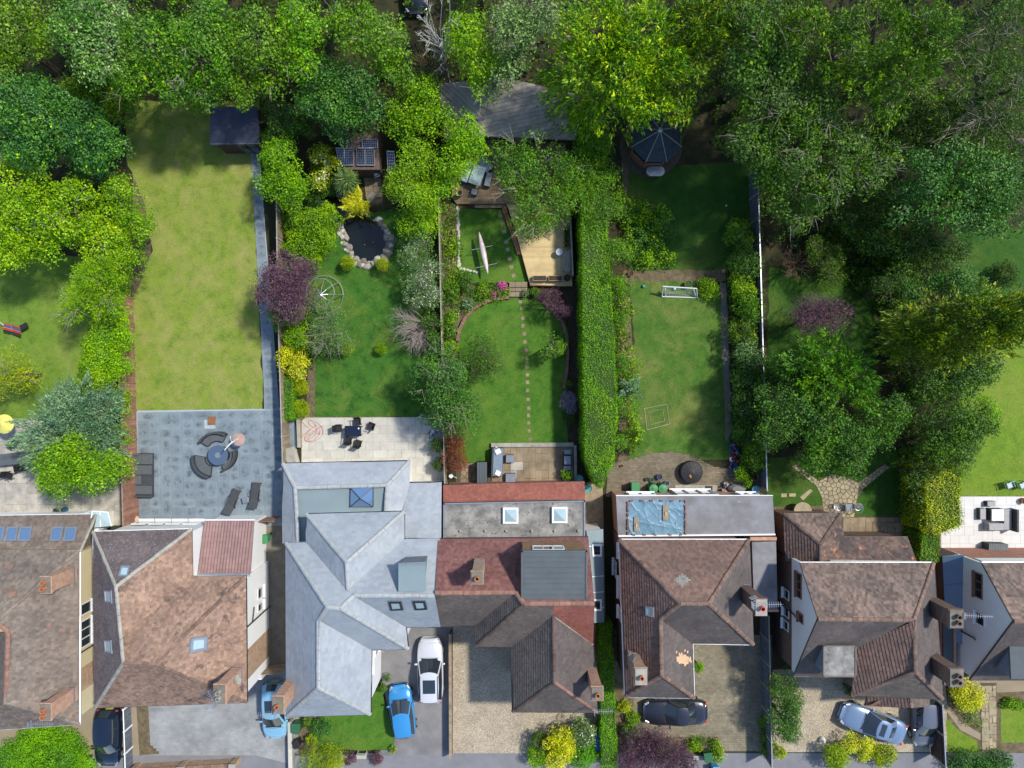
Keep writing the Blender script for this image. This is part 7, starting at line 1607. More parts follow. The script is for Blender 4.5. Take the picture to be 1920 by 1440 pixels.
# football goal
gl = thing('football_goal', 'small white football goal lying back on the worn lawn', 'goal', P(1275, 548)); A_, B_ = P(1247, 557, .03), P(1303, 559, .03)
t0, t1 = P(1243, 537, 1.1), P(1306, 541, 1.1); f0, f1 = P(1248, 556, .04), P(1304, 557, .04)
for nm, pr_ in (('crossbar', (t0, t1)), ('upright', (t0, P(1241, 556, .05))), ('upright', (t1, P(1307, 558, .05))), ('base_bar', (P(1241, 556, .05), P(1307, 558, .05))), ('back_stay', (P(1247, 540, .6), f0)), ('back_stay', (P(1301, 543, .6), f1))): MB().tube(pr_, .045, 6).build(nm, M['metal_wh'], gl)
mb = MB()
for i in range(22): t = i / 21; mb.tube([t0.lerp(t1, t), f0.lerp(f1, t)], .006, 3)
for i in range(8): t = i / 7; mb.tube([t0.lerp(f0, t), t1.lerp(f1, t)], .006, 3)
nt_ = mb.build('net', M['white'], gl); nt_['kind'] = 'stuff'
def ring_tub(label, x, y, r_, h_, m_, name='tub', cat='tub', inner='soil_dark', z=0.0):
    root = thing(name, label, cat, P(x, y) + Vector((0, 0, z))); c = P(x, y); MB().lathe((c.x, c.y, z), [(r_ * .8, 0), (r_, h_), (r_ * .9, h_), (r_ * .86, h_ - .06)], 16, cap=False).build('pot', M[m_], root); MB().lathe((c.x, c.y, z + h_ - .07), [(0, 0), (r_ * .88, 0)], 16, cap=False).build('filling', M[inner], root); return root
ring_tub('grey round tub behind the football goal', 1288, 534, .26, .4, 'concrete_dk', inner='lawn_s6'); ring_tub('terracotta pot at the left end of the low brick border', 1182, 514, .2, .3, 'terracotta'); ring_tub('terracotta pot in the shady lawn above the brick border', 1220, 390, .2, .3, 'terracotta_lt')
ring_tub('terracotta ring pot in the left border of the small upper lawn', 846, 438, .2, .25, 'terracotta_lt', name='pot', cat='pot'); ring_tub('black round pot in the corner of the pine deck', 1062, 524, .24, .4, 'black', z=.42, name='pot', cat='pot')
def ball(label, x, y, r_, m_): c = P(x, y); o = MB().lathe((0, 0, r_), [(0, -r_)] + [(r_ * math.sin(t), -r_ * math.cos(t)) for t in [math.pi * i / 8 for i in range(1, 8)]] + [(0, r_)], 12, cap=False).build('ball', M[m_], None, smooth=True); o.location = c; tag(o, label, 'ball')
ball('teal ball on the worn lawn left of the goal', 1206, 537, .12, 'teal_pl'); ball('pale football inside the goal', 1264, 542, .11, 'white'); ball('small white ball in the dark lawn by the border', 1361, 386, .07, 'white'); ball('white ball in the shrub border near the white-railed fence', 1402, 606, .1, 'white')
# ================================================================ FURNITURE
def soft_box(mb, c, s_, rz=0): mb.box(c, s_, rz); return mb
def placed(root, x, y, rz, z=0): p = P(x, y); root.location = (p.x, p.y, z); root.rotation_euler = (0, 0, rz); return root
def lb(parent, name, c, s_, m_, rz=0, bv=.02): return MB().box(c, s_, rz).build(name, M[m_] if isinstance(m_, str) else m_, parent, local=True, bevel=bv)
# corner sofa of the blue-grey patio
sf = thing('corner_sofa', 'long charcoal modular sofa against the red-brown fence', 'sofa', (0, 0, 0))
lb(sf, 'base', (-.1, 0, .18), (1.45, 2.9, .3), 'rattan')
for (x, y, w_, l) in ((-.45, 1.05, .75, .7), (.3, 1.05, .8, .75), (-.45, .3, .72, .7), (.26, .3, .76, .68), (-.45, -.4, .72, .68), (-.45, -1.1, .76, .65), (.25, -1.1, .8, .65)): lb(sf, 'seat_cushion', (x, y, .4), (w_ * .96, l * .95, .14), 'cushion', bv=.04)
lb(sf, 'backrest', (-.88, 0, .52), (.14, 3.0, .5), 'rattan'); lb(sf, 'armrest', (-.05, -1.5, .45), (1.6, .14, .4), 'rattan'); lb(sf, 'back_cushion', (-.45, 1.4, .55), (.6, .14, .25), 'cushion')
placed(sf, 273, 888, 0)
M['pinkhose2'] = mat('dusty_pink_cloth', S(190, 160, 148), .9, .15, 4)
def arc_seat(label, cx, cy, r0, r1, a0, a1, seat='cushion', h=.38, back=.68):
    root = thing('curved_sofa', label, 'sofa', P(cx, cy)); n = 14
    def ringm(ra, rb, z0, z1, nm, m_):
        mb = MB(); c = P(cx, cy); vs = []
        for i in range(n + 1):
            t = R(a0 + (a1 - a0) * i / n)
            for rr, z in ((ra, z0), (rb, z0), (rb, z1), (ra, z1)): vs.append((c.x + rr * math.cos(t), c.y + rr * math.sin(t), z))
        fs = [(i * 4 + k, i * 4 + (k + 1) % 4, i * 4 + 4 + (k + 1) % 4, i * 4 + 4 + k) for i in range(n) for k in range(4)] + [(3, 2, 1, 0), tuple(n * 4 + k for k in range(4))]
        mb.add(vs, fs); return mb.build(nm, M[m_], root, bevel=.02)
    ringm(r0, r1, .05, h - .1, 'base', 'rattan'); ringm(r0 + .03, r1 - .16, h - .1, h, 'seat_cushion', seat); ringm(r1 - .15, r1, .05, back, 'backrest', 'rattan'); return root
arc_seat('curved charcoal sofa above the round table', 411, 846, .72, 1.4, 62, 150); arc_seat('curved charcoal sofa right of the round table', 413, 850, .8, 1.28, -72, 12); arc_seat('curved charcoal daybed left of the round table', 402, 859, .55, 1.35, 170, 262)
rt = thing('round_table', 'round grey glass table in the middle of the curved sofas', 'table', P(415, 852)); c = P(415, 852); MB().lathe((c.x, c.y, 0), [(.6, .05), (.64, .5), (.66, .56)], 24).build('base', M['rattan'], rt); MB().lathe((c.x, c.y, .565), [(.7, 0), (.7, .03), (.0, .032)], 28, cap=False).build('tabletop', M['glass_teal'], rt); MB().lathe((c.x, c.y, .6), [(.22, 0), (.2, .06), (0, .07)], 16, cap=False).build('fire_bowl', M['lead'], rt)
pr_ = thing('folded_parasol', 'pale patio heater lamp on a bent white stand over the round table', 'heater', P(440, 828)); b0 = P(442, 829)
MB().lathe((b0.x, b0.y, 0), [(.33, 0), (.33, .05), (.05, .09)], 20).build('base', M['cream_paver'], pr_); MB().tube([b0 + Vector((0, 0, .05)), P(437, 828, 2.0), P(430, 833, 2.2), P(421, 844, 2.3)], .035, 6).build('pole', M['metal_wh'], pr_)
for e in ((432, 818), (447, 822), (421, 844)): MB().tube([P(434, 831, 2.1), P(e[0], e[1], 1.9)], .022, 5).build('rib', M['metal_wh'], pr_)
MB().lathe(P(448, 824, 1.2), [(0, .0), (.42, .02), (.44, .05), (0, .12)], 22, cap=False).build('shade', M['pinkhose2'], pr_)
def lounger(label, x, y, rz):
    o = thing('sun_lounger', label, 'sun lounger'); lb(o, 'seat', (0.2, 0, .33), (1.15, .6, .05), 'rattan'); MB().box((-.68, 0, .52), (.75, .6, .05), 0, ('Y', R(32))).build('backrest', M['rattan'], o, local=True); 
    for sx in (-.5, .7):
        for sy in (-.27, .27): lb(o, 'leg', (sx, sy, .16), (.05, .05, .32), 'black', bv=0)
    for sy in (-.33, .33): MB().tube([(-.5, sy, .33), (-.3, sy, .55), (.1, sy, .55), (.25, sy, .33)], .02, 5).build('armrest', M['black'], o, local=True)
    placed(o, x, y, rz); return o
lounger('dark sun lounger left of the small side table on the blue-grey patio', 440, 936, R(70)); lounger('dark sun lounger right of the small side table on the blue-grey patio', 482, 924, R(85))
o = thing('side_table', 'small dark side table between the two sun loungers', 'table'); lb(o, 'tabletop', (0, 0, .4), (.45, .42, .04), 'lead'); 
for sx in (-.18, .18):
    for sy in (-.17, .17): lb(o, 'leg', (sx, sy, .19), (.04, .04, .38), 'black', bv=0)
placed(o, 464, 936, R(15))
def chair(label, x, y, rz, m_='black', z=0, seat=None):
    o = thing('patio_chair', label, 'chair'); lb(o, 'seat', (0, 0, .43), (.46, .46, .05), seat or m_); MB().box((-.26, 0, .68), (.05, .46, .5), 0, ('Y', R(-14))).build('backrest', M[seat or m_], o, local=True, bevel=.01)
    for sx in (-.2, .2):
        for sy in (-.2, .2): lb(o, 'leg', (sx, sy, .2), (.035, .035, .42), m_, bv=0)
    for sy in (-.25, .25): lb(o, 'armrest', (.0, sy, .62), (.4, .05, .03), m_, bv=0)
    placed(o, x, y, rz, z); return o
tb = thing('garden_table', 'black rectangular table on the cream patio', 'table'); lb(tb, 'tabletop', (0, 0, .72), (1.15, .72, .04), 'solar'); 
for sx in (-.5, .5):
    for sy in (-.28, .28): lb(tb, 'leg', (sx, sy, .36), (.05, .05, .7), 'black', bv=0)
placed(tb, 666, 807, 0)
o = MB().lathe((0, 0, 0), [(.05, 0), (.06, .07), (0, .08)], 10).build('cup', M['white'], None); o.location = (P(677, 802).x, P(677, 802).y, .74); tag(o, 'small white cup on the black patio table', 'cup')
for lab, x, y, a in (('black patio chair above the black table', 673, 790, -85), ('black patio chair left of the black table', 638, 802, 5), ('black patio chair upper right of the black table, turned away', 698, 798, 160), ('black patio chair pushed in under the lower left of the black table', 656, 824, 80), ('black patio chair at the lower right of the black table', 674, 830, 75)): chair(lab, x, y, R(a))
# hose
hs = thing('garden_hose', 'tangled pale red hose on the cream patio', 'hose', P(584, 808)); mb = MB(); pts = []
for i in range(150): t = i * .21; pts.append(P(586 + 14 * math.cos(t * 1.1) + 7 * math.sin(t * .37), 806 + 16 * math.sin(t * .83) + (8 * math.sin(t * .29)), 0) + Vector((0, 0, .055 + .02 * math.sin(t * 2.3))))
mb.tube(pts, .014, 4); mb.build('coil', M['pinkhose'], hs)
for lab, x, y, m_, s_, rz in (('blue crumpled toys at the top right corner of the cream patio', 796, 782, 'blue_pl', (.9, .3, .25), .1), ('white box-shaped toy by the shrubs of the cream patio', 812, 815, 'concrete', (.45, .5, .3), .4)):
    o = thing('toy_heap', lab, 'toys', P(x, y)); p = P(x, y)
    for k in range(9): q_ = p + Vector((random.uniform(-s_[0], s_[0]) / 2, random.uniform(-s_[1], s_[1]) / 2, .04)); MB().box((q_.x, q_.y, .1), (random.uniform(.1, .28), random.uniform(.08, .22), random.uniform(.08, .22)), random.uniform(0, 3)).build('toy', M[random.choice([m_, 'lead', 'white', 'solar'])], o)
bb = thing('covered_barbecue', 'grey covered barbecue in the corner by the slate rear wing', 'barbecue', P(548, 860)); p = P(547, 860); MB().box((p.x, p.y, .45), (.6, .55, .9)).build('cover', M['lead'], bb, bevel=.08)
# climbing dome on clover lawn
dm = thing('climbing_dome', 'white metal frame dome over the clover lawn, half under the purple tree', 'climbing frame', P(610, 555)); c = P(610, 553); mb = MB(); R0 = 1.35
apx = P(601, 553, 1.9)
for k in range(9): t = 2 * math.pi * k / 9; e = Vector((c.x + R0 * math.cos(t), c.y + R0 * math.sin(t), 0)); m1 = apx.lerp(e, .55) + Vector((math.cos(t) * .22, math.sin(t) * .22, .45)); MB().tube([apx, apx.lerp(m1, .5) + Vector((0, 0, .1)), m1, e], .025, 5).build('rib', M['metal_lt'], dm)
for (q0, q1) in (((R0 * .98), .25), (R0 * .72, 1.35)): MB().tube([(c.x + q0 * math.cos(t), c.y + q0 * math.sin(t), q1) for t in [2 * math.pi * i / 24 for i in range(25)]], .022, 5).build('hoop', M['metal_lt'], dm)
# upper deck seating
def deckbox(name, lab, cat, x, y, s_, rz, m_, z=.32): o = thing(name, lab, cat); lb(o, 'base', (0, 0, s_[2] * .4), (s_[0], s_[1], s_[2] * .8), 'rattan'); lb(o, 'cushion', (0, 0, s_[2] * .9), (s_[0] * .96, s_[1] * .96, s_[2] * .2), m_, bv=.03); return placed(o, x, y, rz, z)
o = thing('glass_table', 'rectangular pale glass table under the lime maple', 'table'); lb(o, 'tabletop', (0, 0, .68), (.85, 1.35, .03), 'glass_pale', bv=0)
for sx in (-.38, .38):
    for sy in (-.6, .6): lb(o, 'leg', (sx, sy, .33), (.05, .05, .66), 'black', bv=0)
placed(o, 896, 336, R(-20), .32)
deckbox('bench', 'blue-grey cushioned bench right of the glass table on the old deck', 'bench', 916, 342, (.42, 1.0, .45), R(-14), 'lead'); deckbox('stool', 'small blue-grey stool below the glass table on the old deck', 'stool', 890, 365, (.42, .42, .42), R(-15), 'lead')
deckbox('sofa', 'pale covered sofa left of the glass table, half under the maple', 'sofa', 876, 328, (.6, 1.5, .5), R(-20), 'glass_pale'); deckbox('armchair', 'cushioned armchair above the glass table on the old deck', 'armchair', 910, 313, (.7, 1.2, .6), R(38), 'cushion_lt')
o = ring_tub('terracotta chiminea on the corner of the old deck', 864, 368, .2, .6, 'terracotta_lt', 'chiminea', 'chiminea', z=.32, inner='black')
bn = thing('bench', 'grey slatted bench at the right edge of the pine deck', 'bench'); 
for i in range(5): lb(bn, 'slat', (-.2 + .1 * i, 0, .42), (.08, 1.35, .03), 'concrete', bv=0)
lb(bn, 'backrest', (.28, 0, .66), (.05, 1.4, .4), 'concrete_dk')
for sy in (-.66, .66): lb(bn, 'armrest', (0, sy, .55), (.55, .06, .05), 'concrete', bv=0); lb(bn, 'leg', (-.2, sy, .2), (.06, .06, .4), 'concrete', bv=0); lb(bn, 'leg', (.24, sy, .2), (.06, .06, .4), 'concrete', bv=0)
placed(bn, 1060, 494, 0, .42)
o = thing('round_table', 'little round pale table beside the slatted bench', 'table'); MB().lathe((0, 0, 0), [(.18, 0), (.03, .03), (.03, .48), (.24, .5), (.24, .53)], 14).build('tabletop', M['metal_lt'], o, local=True); placed(o, 1047, 477, 0, .42)
for lab, x, y, w_, l, pl_ in (('left rectangular timber planter on the pine deck', 1011, 525, .95, .38, 'twigs'), ('middle rectangular timber planter on the pine deck', 1040, 525, .95, .38, ''), ('long tall planter of green plants at the deck railing', 1061, 450, .38, 1.35, 'g')):
    o = thing('planter', lab, 'planter', P(x, y)); p = P(x, y)
    for sx in (-1, 1): MB().box((p.x + sx * (w_ / 2 - .02), p.y, .62), (.04, l, .4)).build('side_board', M['timber'], o)
    for sy in (-1, 1): MB().box((p.x, p.y + sy * (l / 2 - .02), .62), (w_ - .09, .04, .4)).build('side_board', M['timber'], o)
    MB().box((p.x, p.y, .6), (w_ - .1, l - .1, .34)).build('soil', M['soil_dark'], o)
    if pl_ == 'g':
        rs = np.random.default_rng(6); V_ = puff_cloud([(np.array([p.x, p.y + k_ * .22, .95]), .22) for k_ in range(-3, 3)], 'broad', .08, .8, rs, np.zeros(3)); crown_obj('plants', V_, L['dark'], o, o.location)
# kayak on trestles
ky = thing('rowing_boat', 'long slender pink-white rowing shell upside down on trestles', 'boat', P(906, 475)); a, b = P(898, 434, .9), P(915, 514, .9); n = 16; vs = []; d_ = (b - a); t_ = d_.normalized(); sd = Vector((-t_.y, t_.x, 0))
for i in range(n + 1):
    u = i / n; w_ = .19 * (math.sin(math.pi * u) ** .75); c = a + d_ * u
    for k in range(7): an = math.pi * k / 6; vs.append(c + sd * math.cos(an) * w_ + Vector((0, 0, math.sin(an) * w_ * .8)))
fs = [(i * 7 + k, i * 7 + k + 1, i * 7 + 8 + k, i * 7 + 7 + k) for i in range(n) for k in range(6)]
M['pinkboat'] = mat('pinkish_white_hull', S(232, 210, 208), .35, .05, 2); MB().add(vs, fs).build('hull', M['pinkboat'], ky, smooth=True)
for t in (.38, .8):
    tr = thing('trestle', 'thin metal trestle under the %s half of the rowing shell' % ('upper' if t < .5 else 'lower'), 'trestle', (a + d_ * t).to_2d().to_3d()); c = a + d_ * t; 
    MB().tube([c + sd * .75 + Vector((0, 0, -.03)), c - sd * .75 + Vector((0, 0, -.03))], .018, 4).build('top_bar', M['metal_lt'], tr)
    for s_ in (-1, 1):
        for q_ in (-1, 1): MB().tube([c + sd * s_ * .6 + Vector((0, 0, -.03)), Vector((c.x + sd.x * s_ * .65 + t_.x * q_ * .25, c.y + sd.y * s_ * .65 + t_.y * q_ * .25, 0))], .012, 4).build('leg', M['metal_lt'], tr)
# terrace of garden 4
sf = thing('bench_sofa', 'blue-grey cushioned bench with white pillows on the furnished terrace', 'sofa'); lb(sf, 'base', (0, 0, .2), (.75, 2.0, .36), 'rattan'); lb(sf, 'seat_cushion', (.02, 0, .43), (.66, 1.95, .12), 'cushion_lt', bv=.04); lb(sf, 'backrest', (-.36, 0, .5), (.1, 2.0, .45), 'rattan'); lb(sf, 'pillow', (0, .75, .54), (.4, .38, .12), 'white', R(30), .05); lb(sf, 'pillow', (.05, -.75, .54), (.4, .36, .12), 'white', R(-25), .05); placed(sf, 933, 865, R(-2), .12)
deckbox('ottoman', 'square blue-grey ottoman nearer the lawn on the furnished terrace', 'ottoman', 956, 859, (.58, .55, .42), 0, 'lead', .12); deckbox('ottoman', 'square blue-grey ottoman nearest the red roof on the furnished terrace', 'ottoman', 957, 895, (.7, .66, .42), 0, 'lead', .12)
sb = thing('storage_box', 'tall dark grey storage box with ridged lid left of the terrace', 'storage box'); lb(sb, 'body', (0, 0, .55), (.68, 1.5, 1.1), 'gutter_dk'); 
for i in range(4): lb(sb, 'lid_board', (-.255 + i * .17, 0, 1.13), (.16, 1.56, .05), 'felt_dk', bv=.005)
placed(sb, 905, 884, 0)
bb = thing('gas_barbecue', 'grey gas barbecue at the right of the furnished terrace', 'barbecue'); lb(bb, 'cabinet', (0, 0, .42), (.55, .95, .8), 'black'); lb(bb, 'lid', (0, 0, .95), (.5, .6, .25), 'lead', bv=.08)
for s_ in (-1, 1): lb(bb, 'side_shelf', (0, s_ * .55, .82), (.45, .3, .04), 'lead', bv=0)
placed(bb, 1062, 860, 0, .12)
ring_tub('small dark pot with white flowers above the cushioned bench', 932, 839, .15, .3, 'black', 'pot', 'pot', 'white', z=.12)
ring_tub('green water butt beside the terrace in the dark passage', 1084, 895, .28, .9, 'teal_pl', 'water_butt', 'water butt', 'teal_pl'); ring_tub('pale green bin at the corner of the red roof', 1100, 912, .28, 1.0, 'teal_pl', 'water_butt', 'water butt', 'teal_pl')
wb_ = thing('watering_can', 'white watering can in the sunny corner by the copper-red bush', 'watering can', P(846, 892)); p = P(846, 892); MB().lathe((p.x, p.y, 0), [(.14, 0), (.15, .28), (.12, .3)], 12).build('body', M['white'], wb_); MB().tube([(p.x + .1, p.y, .1), (p.x + .4, p.y - .12, .32)], .02, 5, .035).build('spout', M['white'], wb_); MB().tube([(p.x - .12, p.y, .28), (p.x - .2, p.y, .2), (p.x - .14, p.y, .06)], .015, 5).build('handle', M['white'], wb_)
# patio garden 5
tr = thing('covered_table', 'round black covered trampoline-like tub on the old block patio', 'hot tub cover', P(1293, 884)); p = P(1293, 884); MB().lathe((p.x, p.y, 0), [(.78, 0), (.8, .5), (.74, .58), (.4, .64), (0, .7)], 28, cap=False).build('cover', M['black'], tr); 
for k in range(14): t = 2 * math.pi * k / 14; MB().tube([(p.x + .72 * math.cos(t), p.y + .72 * math.sin(t), .59), (p.x + .3 * math.cos(t + .1), p.y + .3 * math.sin(t + .1), .665)], .012, 3).build('fold', M['gutter_dk'], tr)
MB().box((p.x - .1, p.y - .25, .66), (.12, .22, .03), .4).build('patch', M['terracotta'], tr)
def wheelie(label, x, y, m_, rz=0, s_=1.0, z=0):
    o = thing('wheelie_bin', label, 'bin'); mb = MB(); vs = [(sx * (.22 + .04 * k) * s_, sy * (.24 + .05 * k) * s_, z_) for k, z_ in ((0, .05), (1, .95 * s_)) for sx, sy in ((-1, -1), (1, -1), (1, 1), (-1, 1))]
    mb.add(vs, [(3, 2, 1, 0), (4, 5, 6, 7), (0, 1, 5, 4), (1, 2, 6, 5), (2, 3, 7, 6), (3, 0, 4, 7)]); mb.build('body', M[m_], o, local=True); lb(o, 'lid', (0, .02, .98 * s_), (.58 * s_, .66 * s_, .07), m_, bv=.025); MB().tube([(-.22 * s_, -.36 * s_, .93 * s_), (.22 * s_, -.36 * s_, .93 * s_)], .02, 5).build('handle', M[m_], o, local=True)
    for sx in (-1, 1): MB().tube([(sx * .2, -.26 * s_, .12), (sx * .26, -.26 * s_, .12)], .1, 10).build('wheel', M['black'], o, local=True)
    placed(o, x, y, rz, z); return o
wheelie('light green square bin at the left of the round water butts', 1187, 910, 'green_pl', 0, .95)
for lab, x in (('bright green round compost bin, left of the pair', 1221), ('bright green round compost bin, right of the pair', 1238)):
    o = thing('compost_bin', lab, 'compost bin', P(x, 913)); p = P(x, 913); MB().lathe((p.x, p.y, 0), [(.36, 0), (.3, .8), (.3, .84)], 20).build('body', M['green_dk'], o); MB().lathe((p.x, p.y, .845), [(.31, 0), (.3, .04), (.08, .07), (.08, .1), (0, .1)], 20, cap=False).build('lid', M['green_pl'], o)
for lab, x, y, r_, h_, m_ in (('small green pot left above the compost bins', 1212, 898, .14, .25, 'green_dk'), ('small teal pot above the compost bins', 1221, 899, .15, .22, 'teal_pl'), ('dark blue glazed pot above the compost bins', 1235, 893, .2, .35, 'blue_pl'), ('cyan bucket right of the compost bins', 1249, 905, .17, .3, 'cyan_pl'), ('tiny terracotta pot on the left of the block patio', 1165, 873, .1, .2, 'terracotta')): ring_tub(lab, x, y, r_, h_, m_, 'pot', 'pot')
ring_tub('pale blue barrel in the right corner of the block patio', 1409, 914, .26, .95, 'teal_pl', 'barrel', 'barrel', 'cyan_pl')
cv_ = thing('covered_barbecue', 'dark grey sheet-covered heap left of the pale blue barrel', 'covered heap', P(1380, 915)); p = P(1378, 914); MB().lathe((p.x, p.y, 0), [(.52, 0), (.5, .5), (.32, .75), (0, .8)], 9, 1.3, .62, cap=False).build('cover', M['tarmac'], cv_); o = thing('toy_heap', 'heap of blue and orange garden toys left of the covered heap', 'toys', P(1357, 912))
for k in range(12): p = P(1357 + random.uniform(-6, 6), 912 + random.uniform(-9, 8)); MB().box((p.x, p.y, .15 + random.uniform(0, .2)), (random.uniform(.1, .25), random.uniform(.08, .2), random.uniform(.1, .3)), random.uniform(0, 3)).build('toy', M[random.choice(['cyan_pl', 'black', 'terracotta', 'white', 'lead'])], o)
o = thing('toy_heap', 'tangle of blue hoses and toys at the right end of the block patio', 'toys', P(1372, 855)); 
for k in range(5):
    pts = []; x0, y0 = 1372 + random.uniform(-4, 8), 840 + k * 9
    for i in range(16): t = i * .6; pts.append(P(x0 + 7 * math.cos(t + k) + random.uniform(-2, 2), y0 + 9 * math.sin(t * 1.2) + random.uniform(-2, 2)) + Vector((0, 0, .06 + .05 * random.random())))
    MB().tube(pts, .03, 5).build('hose', M[['blue_pl', 'solar', 'red', 'solar', 'blue_pl'][k]], o)
for k in range(10): p = P(1372 + random.uniform(-9, 9), 855 + random.uniform(-22, 22)); MB().box((p.x, p.y, .1), (random.uniform(.08, .2), random.uniform(.08, .2), .1), random.uniform(0, 3)).build('toy', M[random.choice(['blue_pl', 'solar', 'white', 'red', 'lead'])], o)
# garden 6 chairs
def egg(label, x, y, rz):
    o = thing('wire_chair', label, 'chair'); mb = MB()
    for k in range(22): t = 2 * math.pi * k / 22; MB; mb.tube([(0.05, 0, .36), (.24 * math.cos(t), .24 * math.sin(t), .4), (.36 * math.cos(t) - .06, .34 * math.sin(t), .62 + .18 * (-math.cos(t)))], .01, 3)
    for q_ in (.24, .36): mb.tube([(q_ * math.cos(t) - (.06 if q_ > .3 else 0), q_ * .95 * math.sin(t), (.4 if q_ < .3 else .62 - .18 * math.cos(t))) for t in [2 * math.pi * i / 20 for i in range(21)]], .016, 4)
    mb.build('basket', M['metal_lt'], o, local=True)
    for k in range(3): t = 2 * math.pi * k / 3; MB().tube([(0, 0, .36), (.28 * math.cos(t), .28 * math.sin(t), 0)], .014, 4).build('leg', M['metal_lt'], o, local=True)
    placed(o, x, y, rz)
egg('pale wire chair left of the dark square table on the crazy paving', 1567, 949, R(150)); egg('pale wire chair right of the dark square table on the crazy paving', 1604, 949, R(30))
o = thing('square_table', 'small dark square table between the two wire chairs', 'table'); lb(o, 'tabletop', (0, 0, .45), (.45, .45, .03), 'lead', bv=0); 
for sx in (-.2, .2):
    for sy in (-.2, .2): lb(o, 'leg', (sx, sy, .22), (.03, .03, .44), 'black', bv=0)
placed(o, 1586, 949, 0)
cp = thing('round_canopy', 'pale half-round wooden table top behind the small hipped roof', 'table'); n = 14; pts = [(.62 * math.cos(math.pi * i / n), .62 * math.sin(math.pi * i / n) - .1) for i in range(n + 1)]; MB().prism(pts, .72, .77).build('tabletop', M['crazy'], cp, local=True); lb(cp, 'trestle', (0, 0, .35), (.9, .06, .7), 'timber', bv=0); lb(cp, 'board', (.1, -.16, .5), (1.1, .05, .3), 'white', bv=0); placed(cp, 1497, 952, 0)
# garden 7 furniture
sf = thing('rattan_sofa', 'L-shaped pale rattan sofa on the white patio', 'sofa'); lb(sf, 'base', (.45, -.05, .25), (.6, 1.45, .4), 'rattan_lt'); lb(sf, 'seat_cushion', (.4, -.05, .49), (.52, 1.35, .1), 'rattan_lt', bv=.03); lb(sf, 'backrest', (.82, -.05, .55), (.16, 1.55, .8), 'rattan'); lb(sf, 'base', (-.45, -.52, .3), (1.1, .5, .5), 'rattan_lt'); lb(sf, 'seat_cushion', (-.45, -.52, .6), (1.05, .45, .1), 'rattan_lt', bv=.03); placed(sf, 1869, 971, 0)
deckbox('rattan_table', 'pale square rattan table in the crook of the L-shaped sofa', 'table', 1860, 963, (.9, .85, .62), 0, 'white', 0.0); deckbox('rattan_stool', 'narrow pale rattan stool left of the square table', 'stool', 1836, 962, (.42, .78, .42), 0, 'rattan_lt', 0); deckbox('rattan_stool', 'pale rattan stool above the square table', 'stool', 1852, 943, (.6, .35, .42), 0, 'rattan_lt', 0)
sb = thing('storage_box', 'grey ribbed storage box against the far right house', 'storage box'); lb(sb, 'body', (0, 0, .38), (1.35, .65, .72), 'rattan')
for i in range(12): lb(sb, 'lid_rib', (-.62 + i * .1125, 0, .77), (.09, .68, .05), 'felt', bv=.005)
placed(sb, 1858, 1024, R(-2)); ring_tub('brown round pot at the right edge of the white patio', 1915, 938, .22, .35, 'terracotta', 'pot', 'pot')
for lab, x, a in (('folding garden chair with pale green cushion, left of the pair on the far right lawn', 1884, -70), ('folding garden chair with pale green cushion, right of the pair on the far right lawn', 1908, -65)): c_ = chair(lab, x, 908, R(a), 'teal_pl'); lb(c_, 'cushion', (0, 0, .49), (.4, .42, .07), 'metal_lt', bv=.03)
# garden 1 furniture
for lab, x, y, a in (('black folding chair nearest the blue-green conifer', 36, 828, 60), ('black folding chair by the maple', 51, 875, 10), ('black folding chair lowest on the old patio', 25, 890, -20)): chair(lab, x, y, R(a))
o = thing('garden_table', 'long dark table on the leftmost patio, half under the conifer', 'table'); lb(o, 'tabletop', (0, 0, .72), (1.9, .8, .04), 'cushion'); 
for sx in (-.85, .85):
    for sy in (-.33, .33): lb(o, 'leg', (sx, sy, .36), (.05, .05, .7), 'black', bv=0)
placed(o, 28, 859, R(6))
pz = thing('parasol', 'round pale yellow parasol at the left edge of the picture', 'parasol', P(8, 797)); ce = P(8, 795, 2.0); M['parasol'] = mat('pale_yellow_canvas', S(238, 232, 120), .8, .08, 4); vs = [ce + Vector((0, 0, .35))] + [ce + Vector((.66 * math.cos(2 * math.pi * k / 16), .66 * math.sin(2 * math.pi * k / 16), 0)) for k in range(16)]
MB().add(vs, [(0, 1 + k, 1 + (k + 1) % 16) for k in range(16)]).build('canopy', M['parasol'], pz); MB().tube([(ce.x, ce.y, 0), ce + Vector((0, 0, .3))], .03, 6).build('pole', M['metal_wh'], pz)
o = thing('lounge_chair', 'red and blue striped folding lounger by the washing prop at the left edge', 'lounger', P(22, 615)); 
for k, m_ in enumerate(('red', 'blue_pl', 'terracotta', 'red', 'solar')): a_, b_ = P(6, 607 + k * 3.2, .4), P(38, 616 + k * 3.2, .5); MB().tube([a_, (a_ + b_) / 2 - Vector((0, 0, .15)), b_], .055, 5).build('stripe', M[m_], o)
MB().box(tuple(P(45, 612, .45)), (.5, .35, .12), .5).build('headrest', M['black'], o); MB().tube([P(0, 604, .6), P(22, 622, .02)], .025, 5).build('leg', M['metal_wh'], o); MB().tube([P(22, 602, .6), P(22, 635, .02)], .02, 5).build('leg', M['metal_lt'], o)
ring_tub('blue pot of green leaves by the leftmost house wall', 125, 955, .2, .35, 'blue_pl', 'pot', 'pot', 'green_dk'); ring_tub('grey pot by the leftmost house wall', 108, 956, .17, .3, 'lead', 'pot', 'pot')
for lab, x, y in (('terracotta urn lying at the corner of the red-brown fence', 258, 972),): o = thing('urn', lab, 'urn', P(x, y)); p = P(x, y); MB().lathe((p.x, p.y, 0), [(.12, 0), (.28, .25), (.3, .42), (.16, .58), (.2, .64), (.12, .64), (.1, .4)], 16, cap=False).build('pot', M['terracotta_lt'], o)
